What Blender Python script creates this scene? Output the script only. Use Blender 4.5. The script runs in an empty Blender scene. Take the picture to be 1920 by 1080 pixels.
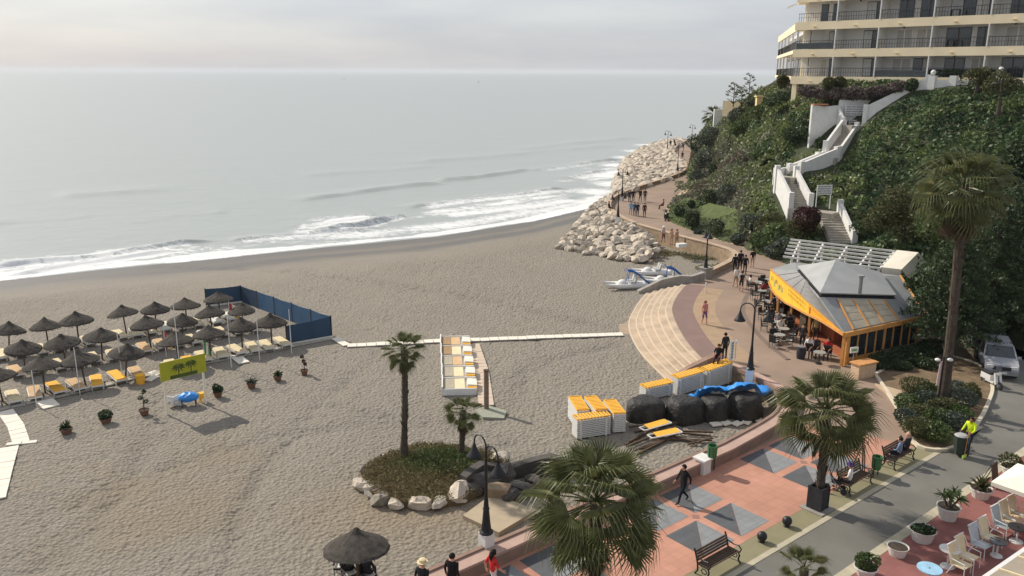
import bpy, math, random
import numpy as np
from mathutils import Vector, Matrix
R = math.radians
random.seed(7)
rng = np.random.default_rng(7)
SC = bpy.context.scene
COL = SC.collection

# ------------------------------------------------------------------ camera
FPX, CAMH = 1560.0, 17.0
PITCH = math.atan((540 - 134) / FPX)
ROLL = 0.0042
cam_d = bpy.data.cameras.new('camera')
cam_d.sensor_width = 36
cam_d.lens = 36 * FPX / 1920
cam_d.clip_start = 0.1
cam_d.clip_end = 60000
cam = bpy.data.objects.new('camera', cam_d)
COL.objects.link(cam)
cam.matrix_world = Matrix.Translation((0, 0, CAMH)) @ Matrix.Rotation(R(90) - PITCH, 4, 'X') @ Matrix.Rotation(ROLL, 4, 'Z')
SC.camera = cam

# ------------------------------------------------------------------ sky and sun
SUN_EL, SUN_AZ = R(38), R(-51.7)          # azimuth from +Y towards +X
SUNV = Vector((math.sin(SUN_AZ) * math.cos(SUN_EL), math.cos(SUN_AZ) * math.cos(SUN_EL), math.sin(SUN_EL)))
W = bpy.data.worlds.new('World')
SC.world = W
W.use_nodes = True
nt = W.node_tree
nt.nodes.clear()
def wn(t, **k):
    n = nt.nodes.new(t)
    for a, b in k.items():
        setattr(n, a, b)
    return n
wo = wn('ShaderNodeOutputWorld')
bg = wn('ShaderNodeBackground')
bg.inputs[1].default_value = 0.1
sky = wn('ShaderNodeTexSky', sky_type='NISHITA', sun_disc=False)
sky.sun_elevation = SUN_EL
sky.sun_rotation = SUN_AZ
sky.altitude = 10
sky.air_density = 1.0
sky.dust_density = 1.4
# thin veil of cloud over the blue, the same all round the horizon
tc = wn('ShaderNodeTexCoord')
mp = wn('ShaderNodeMapping')
mp.inputs['Scale'].default_value = (1.6, 1.6, 9.0)
mp.inputs['Location'].default_value = (3.1, 0.4, 0.2)
nz = wn('ShaderNodeTexNoise')
nz.inputs['Scale'].default_value = 1.5
nz.inputs['Detail'].default_value = 5
nz.inputs['Roughness'].default_value = 0.55
cr = wn('ShaderNodeValToRGB')
cr.color_ramp.elements[0].position = 0.32
cr.color_ramp.elements[0].color = (5.1, 5.4, 6.35, 1)
cr.color_ramp.elements[1].position = 0.7
cr.color_ramp.elements[1].color = (7.7, 7.75, 7.9, 1)
mixc = wn('ShaderNodeMix', data_type='RGBA')
mixc.inputs[0].default_value = 0.72
nt.links.new(tc.outputs['Generated'], mp.inputs['Vector'])
nt.links.new(mp.outputs['Vector'], nz.inputs['Vector'])
nt.links.new(nz.outputs['Fac'], cr.inputs['Fac'])
nt.links.new(sky.outputs['Color'], mixc.inputs[6])
nt.links.new(cr.outputs['Color'], mixc.inputs[7])
nt.links.new(mixc.outputs[2], bg.inputs['Color'])
nt.links.new(bg.outputs[0], wo.inputs['Surface'])

sun_d = bpy.data.lights.new('sun', 'SUN')
sun_d.energy = 4.3
sun_d.angle = R(0.9)
sun_d.color = (1.0, 0.92, 0.8)
sun = bpy.data.objects.new('sun', sun_d)
COL.objects.link(sun)
sun.rotation_euler = (-SUNV).to_track_quat('-Z', 'Y').to_euler()

SC.view_settings.view_transform = 'Standard'
SC.view_settings.look = 'None'
SC.view_settings.exposure = 0.08
SC.view_settings.gamma = 1.0
SC.render.engine = 'CYCLES'
SC.cycles.max_bounces = 5
SC.cycles.diffuse_bounces = 3
SC.cycles.glossy_bounces = 2
SC.cycles.transmission_bounces = 3
SC.cycles.transparent_max_bounces = 6
SC.cycles.volume_bounces = 1
SC.cycles.caustics_reflective = False
SC.cycles.caustics_refractive = False

# ------------------------------------------------------------------ where a sight line meets a height or a depth
def ray(u, v):
    du, dv = u - 960, v - 540
    a = (du + ROLL * dv) / FPX
    b = -(dv - ROLL * du) / FPX
    return (a, math.cos(PITCH) + b * math.sin(PITCH), -math.sin(PITCH) + b * math.cos(PITCH))
def G(u, v, z=0.0):
    r = ray(u, v)
    t = (z - CAMH) / r[2]
    return Vector((r[0] * t, r[1] * t, z))
def at(u, v, y):
    r = ray(u, v)
    t = y / r[1]
    return Vector((r[0] * t, y, CAMH + r[2] * t))

# ------------------------------------------------------------------ mesh helpers
class MB:
    def __init__(s):
        s.v, s.f, s.m = [], [], []
    def add(s, vs, fs, m=0):
        o = len(s.v)
        s.v += [tuple(p) for p in vs]
        s.f += [tuple(i + o for i in f) for f in fs]
        s.m += [m] * len(fs)
        return s
    def box(s, c, d, rz=0, m=0, rx=0, ry=0, bev=0):
        x, y, z = d[0] / 2, d[1] / 2, d[2] / 2
        M = Matrix.Rotation(rz, 3, 'Z') @ Matrix.Rotation(ry, 3, 'Y') @ Matrix.Rotation(rx, 3, 'X')
        c = Vector(c)
        vs = [c + M @ Vector(p) for p in ((-x, -y, -z), (x, -y, -z), (x, y, -z), (-x, y, -z), (-x, -y, z), (x, -y, z), (x, y, z), (-x, y, z))]
        return s.add(vs, [(3, 2, 1, 0), (4, 5, 6, 7), (0, 1, 5, 4), (1, 2, 6, 5), (2, 3, 7, 6), (3, 0, 4, 7)], m)
    def bar(s, a, b, w, h=None, m=0):
        a, b = Vector(a), Vector(b)
        h = h or w
        d = (b - a)
        L = d.length
        d.normalize()
        up = Vector((0, 0, 1)) if abs(d.z) < 0.95 else Vector((1, 0, 0))
        sd = d.cross(up).normalized()
        u2 = sd.cross(d)
        vs = []
        for p in (a, b):
            for i, j in ((-1, -1), (1, -1), (1, 1), (-1, 1)):
                vs.append(p + sd * (i * w / 2) + u2 * (j * h / 2))
        return s.add(vs, [(0, 1, 2, 3), (7, 6, 5, 4), (0, 4, 5, 1), (1, 5, 6, 2), (2, 6, 7, 3), (3, 7, 4, 0)], m)
    def tube(s, pts, rad, n=8, m=0, cap=True):
        pts = [Vector(p) for p in pts]
        if not isinstance(rad, (list, tuple)):
            rad = [rad] * len(pts)
        vs, fs = [], []
        prev = None
        for i, p in enumerate(pts):
            d = (pts[min(i + 1, len(pts) - 1)] - pts[max(i - 1, 0)]).normalized()
            if prev is None:
                up = Vector((0, 0, 1)) if abs(d.z) < 0.9 else Vector((1, 0, 0))
                sd = d.cross(up).normalized()
            else:
                sd = (prev - d * prev.dot(d)).normalized()
            prev = sd
            u2 = d.cross(sd)
            for k in range(n):
                t = 2 * math.pi * k / n
                vs.append(p + (sd * math.cos(t) + u2 * math.sin(t)) * rad[i])
        for i in range(len(pts) - 1):
            for k in range(n):
                a, b = i * n + k, i * n + (k + 1) % n
                fs.append((a, b, b + n, a + n))
        if cap:
            fs.append(tuple(range(n - 1, -1, -1)))
            fs.append(tuple(range((len(pts) - 1) * n, len(pts) * n)))
        return s.add(vs, fs, m)
    def lathe(s, prof, n=16, c=(0, 0, 0), m=0, cap=True, sx=1, sy=1):
        vs, fs = [], []
        for r, z in prof:
            for k in range(n):
                t = 2 * math.pi * k / n
                vs.append((c[0] + r * math.cos(t) * sx, c[1] + r * math.sin(t) * sy, c[2] + z))
        for i in range(len(prof) - 1):
            for k in range(n):
                a, b = i * n + k, i * n + (k + 1) % n
                fs.append((a, b, b + n, a + n))
        if cap:
            if prof[0][0] > 1e-4:
                fs.append(tuple(range(n - 1, -1, -1)))
            if prof[-1][0] > 1e-4:
                fs.append(tuple(range((len(prof) - 1) * n, len(prof) * n)))
        return s.add(vs, fs, m)
    def prism(s, poly, z0, z1, m=0):
        """poly: xy list; z0/z1 numbers or per-vertex lists"""
        n = len(poly)
        ar = sum(poly[i][0] * poly[(i + 1) % n][1] - poly[(i + 1) % n][0] * poly[i][1] for i in range(n))
        poly = list(poly)
        zz0 = list(z0) if isinstance(z0, (list, tuple)) else [z0] * n
        zz1 = list(z1) if isinstance(z1, (list, tuple)) else [z1] * n
        if ar < 0:
            poly.reverse(); zz0.reverse(); zz1.reverse()
        vs = [(p[0], p[1], z) for p, z in zip(poly, zz0)] + [(p[0], p[1], z) for p, z in zip(poly, zz1)]
        fs = [tuple(range(n - 1, -1, -1)), tuple(range(n, 2 * n))]
        for i in range(n):
            j = (i + 1) % n
            fs.append((i, j, j + n, i + n))
        return s.add(vs, fs, m)
    def slab(s, quad, th, m=0):
        """a 3-D quad or polygon given thickness along its normal (downwards)"""
        q = [Vector(p) for p in quad]
        n = Vector((0, 0, 0))
        for i in range(len(q)):
            a, b = q[i], q[(i + 1) % len(q)]
            n += a.cross(b)
        n.normalize()
        if n.z < 0:
            q.reverse(); n = -n
        k = len(q)
        vs = q + [p - n * th for p in q]
        fs = [tuple(range(k)), tuple(range(2 * k - 1, k - 1, -1))]
        for i in range(k):
            j = (i + 1) % k
            fs.append((i, i + k, j + k, j))
        return s.add(vs, fs, m)
    def ball(s, c, r, n=10, k=6, m=0, sq=(1, 1, 1)):
        prof = [(r * math.sin(math.pi * i / k), -r * math.cos(math.pi * i / k)) for i in range(k + 1)]
        prof[0] = (1e-4, -r); prof[-1] = (1e-4, r)
        o = len(s.v)
        s.lathe(prof, n, (0, 0, 0), m, cap=False)
        for i in range(o, len(s.v)):
            p = s.v[i]
            s.v[i] = (c[0] + p[0] * sq[0], c[1] + p[1] * sq[1], c[2] + p[2] * sq[2])
        return s
    def mesh(s, name):
        me = bpy.data.meshes.new(name)
        me.from_pydata(s.v, [], s.f)
        if any(s.m):
            me.polygons.foreach_set('material_index', s.m)
        me.update()
        return me
    def build(s, name, mats, parent=None, smooth=False, loc=None, rz=0):
        me = s.mesh(name)
        return mkobj(name, me, mats, parent, smooth, loc, rz)

def mkobj(name, me, mats, parent=None, smooth=False, loc=None, rz=0):
    if not isinstance(mats, (list, tuple)):
        mats = [mats]
    if not me.materials:
        for q in mats:
            me.materials.append(q)
    if smooth:
        me.polygons.foreach_set('use_smooth', [True] * len(me.polygons))
    o = bpy.data.objects.new(name, me)
    COL.objects.link(o)
    if parent is not None:
        o.parent = parent
    if loc is not None:
        o.location = loc
    o.rotation_euler[2] = rz
    return o
def npmesh(name, V, F, k=4):
    """fast mesh from arrays; F is (n, k)"""
    me = bpy.data.meshes.new(name)
    V = np.asarray(V, np.float32); F = np.asarray(F, np.int32)
    me.vertices.add(len(V)); me.vertices.foreach_set('co', V.ravel())
    me.loops.add(F.size); me.loops.foreach_set('vertex_index', F.ravel())
    me.polygons.add(len(F))
    me.polygons.foreach_set('loop_start', np.arange(0, F.size, k, dtype=np.int32))
    me.update(calc_edges=True)
    return me
def attr(me, name, vals):
    a = me.attributes.new(name, 'FLOAT', 'POINT')
    a.data.foreach_set('value', np.asarray(vals, np.float32))
def tag(o, label, cat, group=None):
    o['label'] = label
    o['category'] = cat
    if group:
        o['group'] = group
    return o
def kind(o, k='structure', label=None):
    o['kind'] = k
    if label:
        o['label'] = label
    return o
def thing(name, label, cat, loc=(0, 0, 0), rz=0, group=None):
    o = bpy.data.objects.new(name, None)
    o.empty_display_size = 0.3
    COL.objects.link(o)
    o.location = loc
    o.rotation_euler[2] = rz
    return tag(o, label, cat, group)
def kids(o):
    return [c for c in bpy.data.objects if c.parent == o]
def copy_tree(o, loc=None, rz=None, label=None, scale=None, parent=None):
    c = o.copy()
    COL.objects.link(c)
    c.parent = parent
    for ch in KID.get(o.name) or KID.setdefault(o.name, kids(o)):
        copy_tree(ch, parent=c)
    if loc is not None:
        c.location = loc
    if rz is not None:
        c.rotation_euler[2] = rz
    if label:
        c['label'] = label
    if scale:
        c.scale = (scale,) * 3
    return c
KID = {}
ORD = ['first', 'second', 'third', 'fourth', 'fifth', 'sixth', 'seventh', 'eighth', 'ninth', 'tenth', 'eleventh', 'twelfth', 'thirteenth', 'fourteenth', 'fifteenth', 'sixteenth']

# vectorised value noise
_T = rng.random((64, 64))
def vnoise(x, y, s=1.0, off=0):
    x = np.asarray(x) * s + off * 7.3; y = np.asarray(y) * s + off * 3.1
    xi = np.floor(x).astype(int); yi = np.floor(y).astype(int)
    fx = x - xi; fy = y - yi
    fx = fx * fx * (3 - 2 * fx); fy = fy * fy * (3 - 2 * fy)
    a = _T[xi % 64, yi % 64]; b = _T[(xi + 1) % 64, yi % 64]
    c = _T[xi % 64, (yi + 1) % 64]; d = _T[(xi + 1) % 64, (yi + 1) % 64]
    return (a * (1 - fx) + b * fx) * (1 - fy) + (c * (1 - fx) + d * fx) * fy
def fbm(x, y, s, n=4, off=0):
    r = 0; a = .5
    for i in range(n):
        r = r + a * vnoise(x, y, s * 2 ** i, off + i)
        a *= .5
    return r
def smooth_line(pts, n=6):
    P = [Vector(p) for p in pts]
    out = []
    for i in range(len(P) - 1):
        p0, p1, p2, p3 = P[max(i - 1, 0)], P[i], P[i + 1], P[min(i + 2, len(P) - 1)]
        for k in range(n):
            t = k / n
            out.append(.5 * ((2 * p1) + (p2 - p0) * t + (2 * p0 - 5 * p1 + 4 * p2 - p3) * t * t + (3 * p1 - p0 - 3 * p2 + p3) * t ** 3))
    out.append(P[-1])
    return out
def offset_line(pts, d):
    out = []
    for i, p in enumerate(pts):
        a, b = pts[max(i - 1, 0)], pts[min(i + 1, len(pts) - 1)]
        t = Vector((b[0] - a[0], b[1] - a[1], 0)).normalized()
        out.append(Vector((p[0] - t.y * d, p[1] + t.x * d, p[2] if len(p) > 2 else 0)))
    return out
def inpoly(px, py, poly):
    px = np.asarray(px); py = np.asarray(py)
    r = np.zeros(px.shape, bool)
    n = len(poly)
    for i in range(n):
        x1, y1 = poly[i][0], poly[i][1]; x2, y2 = poly[(i + 1) % n][0], poly[(i + 1) % n][1]
        c = ((y1 > py) != (y2 > py)) & (px < (x2 - x1) * (py - y1) / ((y2 - y1) if y2 != y1 else 1e-9) + x1)
        r ^= c
    return r

# ------------------------------------------------------------------ materials
def srgb(r, g, b):
    f = lambda c: (c / 255 / 12.92) if c < 10.3 else ((c / 255 + .055) / 1.055) ** 2.4
    return (f(r), f(g), f(b))
MATS = {}
def mat(name, col, rough=.8, var=.18, scale=3.0, bump=0.0, bscale=None, metal=0.0, spec=.35, trans=0.0, warm=0.0, detail=4):
    if name in MATS:
        return MATS[name]
    m = bpy.data.materials.new(name)
    m.use_nodes = True
    t = m.node_tree
    b = t.nodes['Principled BSDF']
    b.inputs['Roughness'].default_value = rough
    b.inputs['Metallic'].default_value = metal
    b.inputs['Specular IOR Level'].default_value = spec
    co = t.nodes.new('ShaderNodeTexCoord')
    n = t.nodes.new('ShaderNodeTexNoise')
    n.inputs['Scale'].default_value = scale
    n.inputs['Detail'].default_value = detail
    n.inputs['Roughness'].default_value = .6
    t.links.new(co.outputs['Object'], n.inputs['Vector'])
    r = t.nodes.new('ShaderNodeValToRGB')
    lo = [max(0, c * (1 - var)) for c in col]
    hi = [min(1, c * (1 + var)) for c in col]
    hi = [hi[0] * (1 + warm), hi[1], hi[2] * (1 - warm)]
    r.color_ramp.elements[0].position = .3; r.color_ramp.elements[0].color = (*lo, 1)
    r.color_ramp.elements[1].position = .7; r.color_ramp.elements[1].color = (*hi, 1)
    t.links.new(n.outputs['Fac'], r.inputs['Fac'])
    t.links.new(r.outputs['Color'], b.inputs['Base Color'])
    if bump:
        n2 = t.nodes.new('ShaderNodeTexNoise')
        n2.inputs['Scale'].default_value = bscale or scale * 4
        n2.inputs['Detail'].default_value = 4
        t.links.new(co.outputs['Object'], n2.inputs['Vector'])
        bp = t.nodes.new('ShaderNodeBump')
        bp.inputs['Strength'].default_value = 1
        bp.inputs['Distance'].default_value = bump
        t.links.new(n2.outputs['Fac'], bp.inputs['Height'])
        t.links.new(bp.outputs['Normal'], b.inputs['Normal'])
    if trans:
        tl = t.nodes.new('ShaderNodeBsdfTranslucent')
        t.links.new(r.outputs['Color'], tl.inputs['Color'])
        mx = t.nodes.new('ShaderNodeMixShader')
        mx.inputs[0].default_value = trans
        o = t.nodes['Material Output']
        t.links.new(b.outputs[0], mx.inputs[1]); t.links.new(tl.outputs[0], mx.inputs[2])
        t.links.new(mx.outputs[0], o.inputs['Surface'])
    MATS[name] = m
    return m
def leafmat(name, cols, rough=.55, trans=.25, attrname=None, scale=0.6):
    """foliage: colour varies clump by clump; optional painted attribute picks between kinds of plant"""
    m = bpy.data.materials.new(name)
    m.use_nodes = True
    t = m.node_tree
    b = t.nodes['Principled BSDF']
    b.inputs['Roughness'].default_value = rough
    b.inputs['Specular IOR Level'].default_value = .3
    r = t.nodes.new('ShaderNodeValToRGB')
    r.color_ramp.elements[0].color = (*cols[0], 1)
    r.color_ramp.elements[1].color = (*cols[-1], 1)
    for i, c in enumerate(cols[1:-1]):
        e = r.color_ramp.elements.new((i + 1) / (len(cols) - 1)); e.color = (*c, 1)
    if attrname:
        a = t.nodes.new('ShaderNodeAttribute'); a.attribute_name = attrname
        t.links.new(a.outputs['Fac'], r.inputs['Fac'])
    else:
        co = t.nodes.new('ShaderNodeTexCoord')
        n = t.nodes.new('ShaderNodeTexNoise'); n.inputs['Scale'].default_value = scale; n.inputs['Detail'].default_value = 6
        n.inputs['Roughness'].default_value = .75
        t.links.new(co.outputs['Object'], n.inputs['Vector'])
        mr = t.nodes.new('ShaderNodeMapRange'); mr.inputs[1].default_value = .3; mr.inputs[2].default_value = .7
        t.links.new(n.outputs['Fac'], mr.inputs[0])
        t.links.new(mr.outputs[0], r.inputs['Fac'])
    t.links.new(r.outputs['Color'], b.inputs['Base Color'])
    tl = t.nodes.new('ShaderNodeBsdfTranslucent')
    t.links.new(r.outputs['Color'], tl.inputs['Color'])
    mx = t.nodes.new('ShaderNodeMixShader'); mx.inputs[0].default_value = trans
    t.links.new(b.outputs[0], mx.inputs[1]); t.links.new(tl.outputs[0], mx.inputs[2])
    t.links.new(mx.outputs[0], t.nodes['Material Output'].inputs['Surface'])
    return m
white = mat('white_paint', (.72, .71, .68), .6, .08, 2, .004)
whitep = mat('white_plastic', (.7, .69, .66), .45, .06, 4)
black = mat('black_iron', (.018, .018, .02), .45, .3, 6)
darkf = mat('dark_fabric', (.03, .03, .034), .85, .35, 5)
wood = mat('orange_wood', srgb(196, 142, 88), .6, .2, 4, .004, 20)
dwood = mat('dark_wood', (.085, .055, .035), .75, .35, 5, .006, 20)
steel = mat('grey_metal', (.3, .31, .32), .4, .15, 6, metal=.6)
glass = mat('dark_glass', (.03, .04, .045), .08, .4, 1.2, spec=.8)
concrete = mat('grey_concrete', (.3, .28, .25), .85, .2, 2, .01, 18)
stonew = mat('brown_stonework', (.25, .19, .13), .9, .35, 3, .03, 5)
straw = mat('dark_straw', (.062, .054, .045), .95, .4, 6, .02, 40)
soil = mat('dark_soil', (.06, .045, .032), .95, .35, 6, .01)
# ================================================================== sand and sea
SEA = -2.3
shore_px = [(-700, 590), (-300, 548), (0, 521), (150, 507), (300, 491), (560, 466), (820, 441), (1000, 412), (1100, 389), (1180, 364), (1230, 345)]
shore = [G(u, v, SEA) for u, v in shore_px]
_sx = np.array([p.x for p in shore]); _sy = np.array([p.y for p in shore])
_sx = np.concatenate([[-400], _sx, [60, 400]]); _sy = np.concatenate([[_sy[0] - (_sx[1] + 400) * .55], _sy, [_sy[-1] + 50, _sy[-1] + 300]])
def yshore(x):
    return np.interp(x, _sx, _sy)
def inland(x, y):
    return (yshore(x) - y) * .85
def zsand(x, y):
    return np.interp(inland(x, y), [-60, -6, 0, 5, 13, 40, 90], [-9, -3.0, -2.3, -1.85, -1.25, -1.0, -.9])
def S(u, v, up=0.0):
    z = -1.0
    for _ in range(8):
        p = G(u, v, z + up); z = float(zsand(p.x, p.y))
    return Vector((p.x, p.y, z))

ys = [16.0]
while ys[-1] < 150:
    ys.append(ys[-1] + max(.11, .0042 * ys[-1]))
ys = np.array(ys)
xs = np.concatenate([np.arange(-130, -45, .6), np.arange(-45, -20, .24), np.arange(-20, 16, .16), np.arange(16, 42, .6)])
X, Y = np.meshgrid(xs, ys)
Z = zsand(X, Y)
inl = inland(X, Y)
tread = np.clip((inl - 11 + 7 * (fbm(X, Y, .09, 3, 5) - .5)) / 6, 0, 1)     # walked-on dry sand
foot = vnoise(X, Y, 3.1, 1) * .5 + vnoise(X + Y * .3, Y, 5.4, 2) * .5
pit = np.clip((.42 - foot) / .25, 0, 1)
Z = Z + tread * (-.075 * pit * (.35 + .9 * vnoise(X, Y, .21, 6)) + .06 * (fbm(X, Y, .8, 3, 3) - .5)) + .18 * (fbm(X, Y, .12, 3, 9) - .5) * np.clip(inl / 8, 0, 1)
# trodden trails
trail = np.zeros(X.shape)
for px, tw in (([(1160, 645), (1000, 690), (930, 780), (640, 800), (420, 840), (100, 960)], .7), ([(720, 660), (600, 760), (480, 900), (420, 1080)], .5), ([(1170, 620), (900, 560), (640, 520), (300, 500)], .9), ([(960, 830), (820, 800), (560, 740), (440, 690)], .5), ([(300, 740), (260, 860), (160, 1000), (40, 1080)], .6)):
    L_ = smooth_line([S(u, v) for u, v in px], 4)
    for a_, c_ in zip(L_[:-1], L_[1:]):
        dx_, dy_ = c_.x - a_.x, c_.y - a_.y
        t_ = np.clip(((X - a_.x) * dx_ + (Y - a_.y) * dy_) / (dx_ * dx_ + dy_ * dy_), 0, 1)
        trail = np.maximum(trail, np.exp(-((X - a_.x - t_ * dx_) ** 2 + (Y - a_.y - t_ * dy_) ** 2) / (tw * tw)) * (.4 + .9 * vnoise(X, Y, 1.1, 77)))
Z = Z - trail * (.05 + .06 * (vnoise(X, Y, 3.4, 78) < .5))
nx, ny = len(xs), len(ys)
idx = np.arange(nx * ny).reshape(ny, nx)
F = np.stack([idx[:-1, :-1], idx[:-1, 1:], idx[1:, 1:], idx[1:, :-1]], -1).reshape(-1, 4)
# leave the sheet out far beyond the waterline
me = npmesh('sand', np.stack([X, Y, Z], -1).reshape(-1, 3), F)
wl = fbm(X * .35 + Y * .1, Y, .18, 4, 11)
streak = np.exp(-((inl - 9.5 - 5 * (wl - .5) - 0.05 * X) / 2.2) ** 2) * np.clip((vnoise(X, Y, .06, 4) - .25) * 2.2, 0, 1)
wet = np.clip(1 - (inl - 3.4 - 5 * (wl - .45)) / 3.0, 0, 1) * 1.0 + .85 * streak + .35 * np.clip(1 - (inl - 8) / 9, 0, 1)
attr(me, 'wet', np.clip(wet + .16 * trail + .3 * np.clip(fbm(X, Y, .1, 4, 88) - .5, 0, 1), 0, 1).ravel())
attr(me, 'tread', tread.ravel())
brown = np.clip((fbm(X, Y, .16, 4, 21) - .52) * 5, 0, 1) * np.clip((46 - Y) / 12, 0, 1)
pk = S(760, 960)
brown = np.clip(brown + 1.1 * np.exp(-(((X - pk.x) / 5) ** 2 + ((Y - pk.y) / 2.6) ** 2)), 0, 1)
attr(me, 'brown', brown.ravel())

sm = bpy.data.materials.new('beach_sand'); sm.use_nodes = True
t = sm.node_tree; b = t.nodes['Principled BSDF']
def nn(t, ty, **k):
    n = t.nodes.new(ty)
    for a, v in k.items():
        if a in n.inputs:
            n.inputs[a].default_value = v
        else:
            setattr(n, a, v)
    return n
def mixrgb(t, fac, a, b_):
    m = t.nodes.new('ShaderNodeMix'); m.data_type = 'RGBA'
    for i, s in ((0, fac), (6, a), (7, b_)):
        if isinstance(s, (tuple, float, int)):
            m.inputs[i].default_value = (*s, 1) if isinstance(s, tuple) else s
        else:
            t.links.new(s, m.inputs[i])
    return m.outputs[2]
co = t.nodes.new('ShaderNodeTexCoord').outputs['Object']
n1 = nn(t, 'ShaderNodeTexNoise', Scale=.35, Detail=6.0, Roughness=.6); t.links.new(co, n1.inputs['Vector'])
n2 = nn(t, 'ShaderNodeTexNoise', Scale=9.0, Detail=5.0, Roughness=.7); t.links.new(co, n2.inputs['Vector'])
cA = mixrgb(t, n1.outputs['Fac'], (.262, .234, .193), (.34, .306, .254))
rm = nn(t, 'ShaderNodeMapRange'); rm.inputs[1].default_value = .36; rm.inputs[2].default_value = .6; t.links.new(n2.outputs['Fac'], rm.inputs[0])
cB = mixrgb(t, rm.outputs[0], (.212, .187, .15), cA)
ab = nn(t, 'ShaderNodeAttribute', attribute_name='brown'); aw = nn(t, 'ShaderNodeAttribute', attribute_name='wet'); at_ = nn(t, 'ShaderNodeAttribute', attribute_name='tread')
mb_ = t.nodes.new('ShaderNodeMath'); mb_.operation = 'MULTIPLY'; mb_.inputs[1].default_value = .5; t.links.new(ab.outputs['Fac'], mb_.inputs[0])
cC = mixrgb(t, mb_.outputs[0], cB, (.255, .19, .115))
cD = mixrgb(t, aw.outputs['Fac'], cC, (.125, .115, .1))
t.links.new(cD, b.inputs['Base Color'])
rr = nn(t, 'ShaderNodeMapRange'); rr.inputs[3].default_value = .95; rr.inputs[4].default_value = .5; t.links.new(aw.outputs['Fac'], rr.inputs[0]); t.links.new(rr.outputs[0], b.inputs['Roughness'])
b.inputs['Specular IOR Level'].default_value = .25
n3 = nn(t, 'ShaderNodeTexNoise', Scale=4.6, Detail=6.0, Roughness=.7); t.links.new(co, n3.inputs['Vector'])
v3 = nn(t, 'ShaderNodeTexVoronoi', Scale=5.2); t.links.new(co, v3.inputs['Vector'])
ad = t.nodes.new('ShaderNodeMath'); ad.operation = 'ADD'; t.links.new(n3.outputs['Fac'], ad.inputs[0]); t.links.new(v3.outputs['Distance'], ad.inputs[1])
bm_ = t.nodes.new('ShaderNodeMath'); bm_.operation = 'MULTIPLY'; t.links.new(ad.outputs[0], bm_.inputs[0]); t.links.new(at_.outputs['Fac'], bm_.inputs[1])
bp = nn(t, 'ShaderNodeBump', Distance=.11, Strength=.9); t.links.new(bm_.outputs[0], bp.inputs['Height']); t.links.new(bp.outputs['Normal'], b.inputs['Normal'])
kind(mkobj('sand', me, sm, smooth=True), label='grey-brown trampled beach sand, wet and dark along the water')

# ---- sea: one sheet from under the beach to the horizon
ds = [-3.0]
while ds[-1] < 12000:
    ds.append(ds[-1] + max(.28, .045 * (ds[-1] - 25)))
ds = np.array(ds)
xs = np.arange(-130, 62, .42)
XX, DD = np.meshgrid(xs, ds)
fan = 1 + np.maximum(0, DD - 45) / 75
cx = -20
SX = cx + (XX - cx) * fan
SY = yshore(XX) + DD
# gentle scallops of the swash
SZ = np.full(SX.shape, SEA)
foam = np.zeros(SX.shape)
def seg(px, z=SEA):
    return [G(u, v, z) for u, v in px]
def dist_line(line):
    """nearest distance to a polyline, signed seaward, and how far along it (0..1)"""
    best = np.full(SX.shape, 1e9); sgn = np.zeros(SX.shape); al = np.zeros(SX.shape)
    L = len(line) - 1
    for i in range(L):
        a, c = line[i], line[i + 1]
        dx, dy = c.x - a.x, c.y - a.y
        q = dx * dx + dy * dy
        tt = np.clip(((SX - a.x) * dx + (SY - a.y) * dy) / q, 0, 1)
        ex, ey = SX - (a.x + tt * dx), SY - (a.y + tt * dy)
        d = np.hypot(ex, ey)
        w = d < best
        best = np.where(w, d, best)
        sgn = np.where(w, np.sign(dx * ey - dy * ex), sgn)
        al = np.where(w, (i + tt) / L, al)
    return best * sgn, al
def ridge(px, h, w, fm=0.0, back=2.0, fw=None):
    """a wave: steep towards the beach, gentle behind, foam on and in front of the crest"""
    global SZ, foam
    d, al = dist_line(smooth_line(seg(px), 4))
    env = np.clip(al * 8, 0, 1) * np.clip((1 - al) * 8, 0, 1)
    wob = np.clip(1.7 * vnoise(SX, SY * .3, .11, 33), .1, 1.2) * (.7 + .6 * vnoise(SX, SY, .35, 31))
    pr = np.where(d < 0, np.exp(-(d / (w * .55)) ** 2), np.exp(-(d / (w * back)) ** 2)) * env * wob
    SZ = SZ + h * pr
    if fm:
        fw = fw or w * 1.3
        foam = np.maximum(foam, fm * env * np.exp(-((d + fw * .5) / fw) ** 2))
near = (DD < 110)
# swash along the sand
edge = .9 + 7.5 * np.clip(fbm(SX, SY * .4, .13, 4, 41) - .22, 0, 1) + np.clip((XX + 12) / 30, 0, 1) * 1.4
foam = np.maximum(foam, np.clip(1.3 - np.abs(DD - .4) / edge, 0, .86) * near)
# churned water behind it
band = np.exp(-((DD - 5.5) / 5.5) ** 2) * (.33 + .4 * vnoise(SX, SY, .13, 51))
foam = np.maximum(foam, band * near)
ridge([(-60, 512), (60, 494), (150, 487), (230, 473), (300, 463), (400, 452)], .5, .9, .6, 1.6, 1.6)
ridge([(20, 520), (120, 500), (220, 486), (330, 470)], .35, .8, .95, 1.6, 1.4)
ridge([(430, 452), (560, 440), (700, 432)], .3, .8, .6, 2, 2.2)
ridge([(540, 432), (600, 437), (660, 428), (720, 415), (760, 404)], .5, .9, .6, 1.7, 1.5)
ridge([(545, 424), (620, 416), (700, 408)], .2, 1.4, .6, 2, 2.2)
ridge([(560, 412), (640, 406), (705, 402)], .2, 1.5, .5, 2, 2.6)
ridge([(760, 392), (860, 376), (960, 366), (1060, 352)], .35, 1.3, .62, 2, 3.2)
ridge([(800, 402), (900, 392), (1000, 382), (1080, 370)], .3, 1.3, .7, 2, 4.0)
ridge([(880, 412), (980, 396), (1080, 378)], .25, 1.2, .65, 2, 3.0)
ridge([(820, 340), (880, 335), (940, 327), (990, 319)], .6, 1.4, .3, 1.6, .8)
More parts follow.
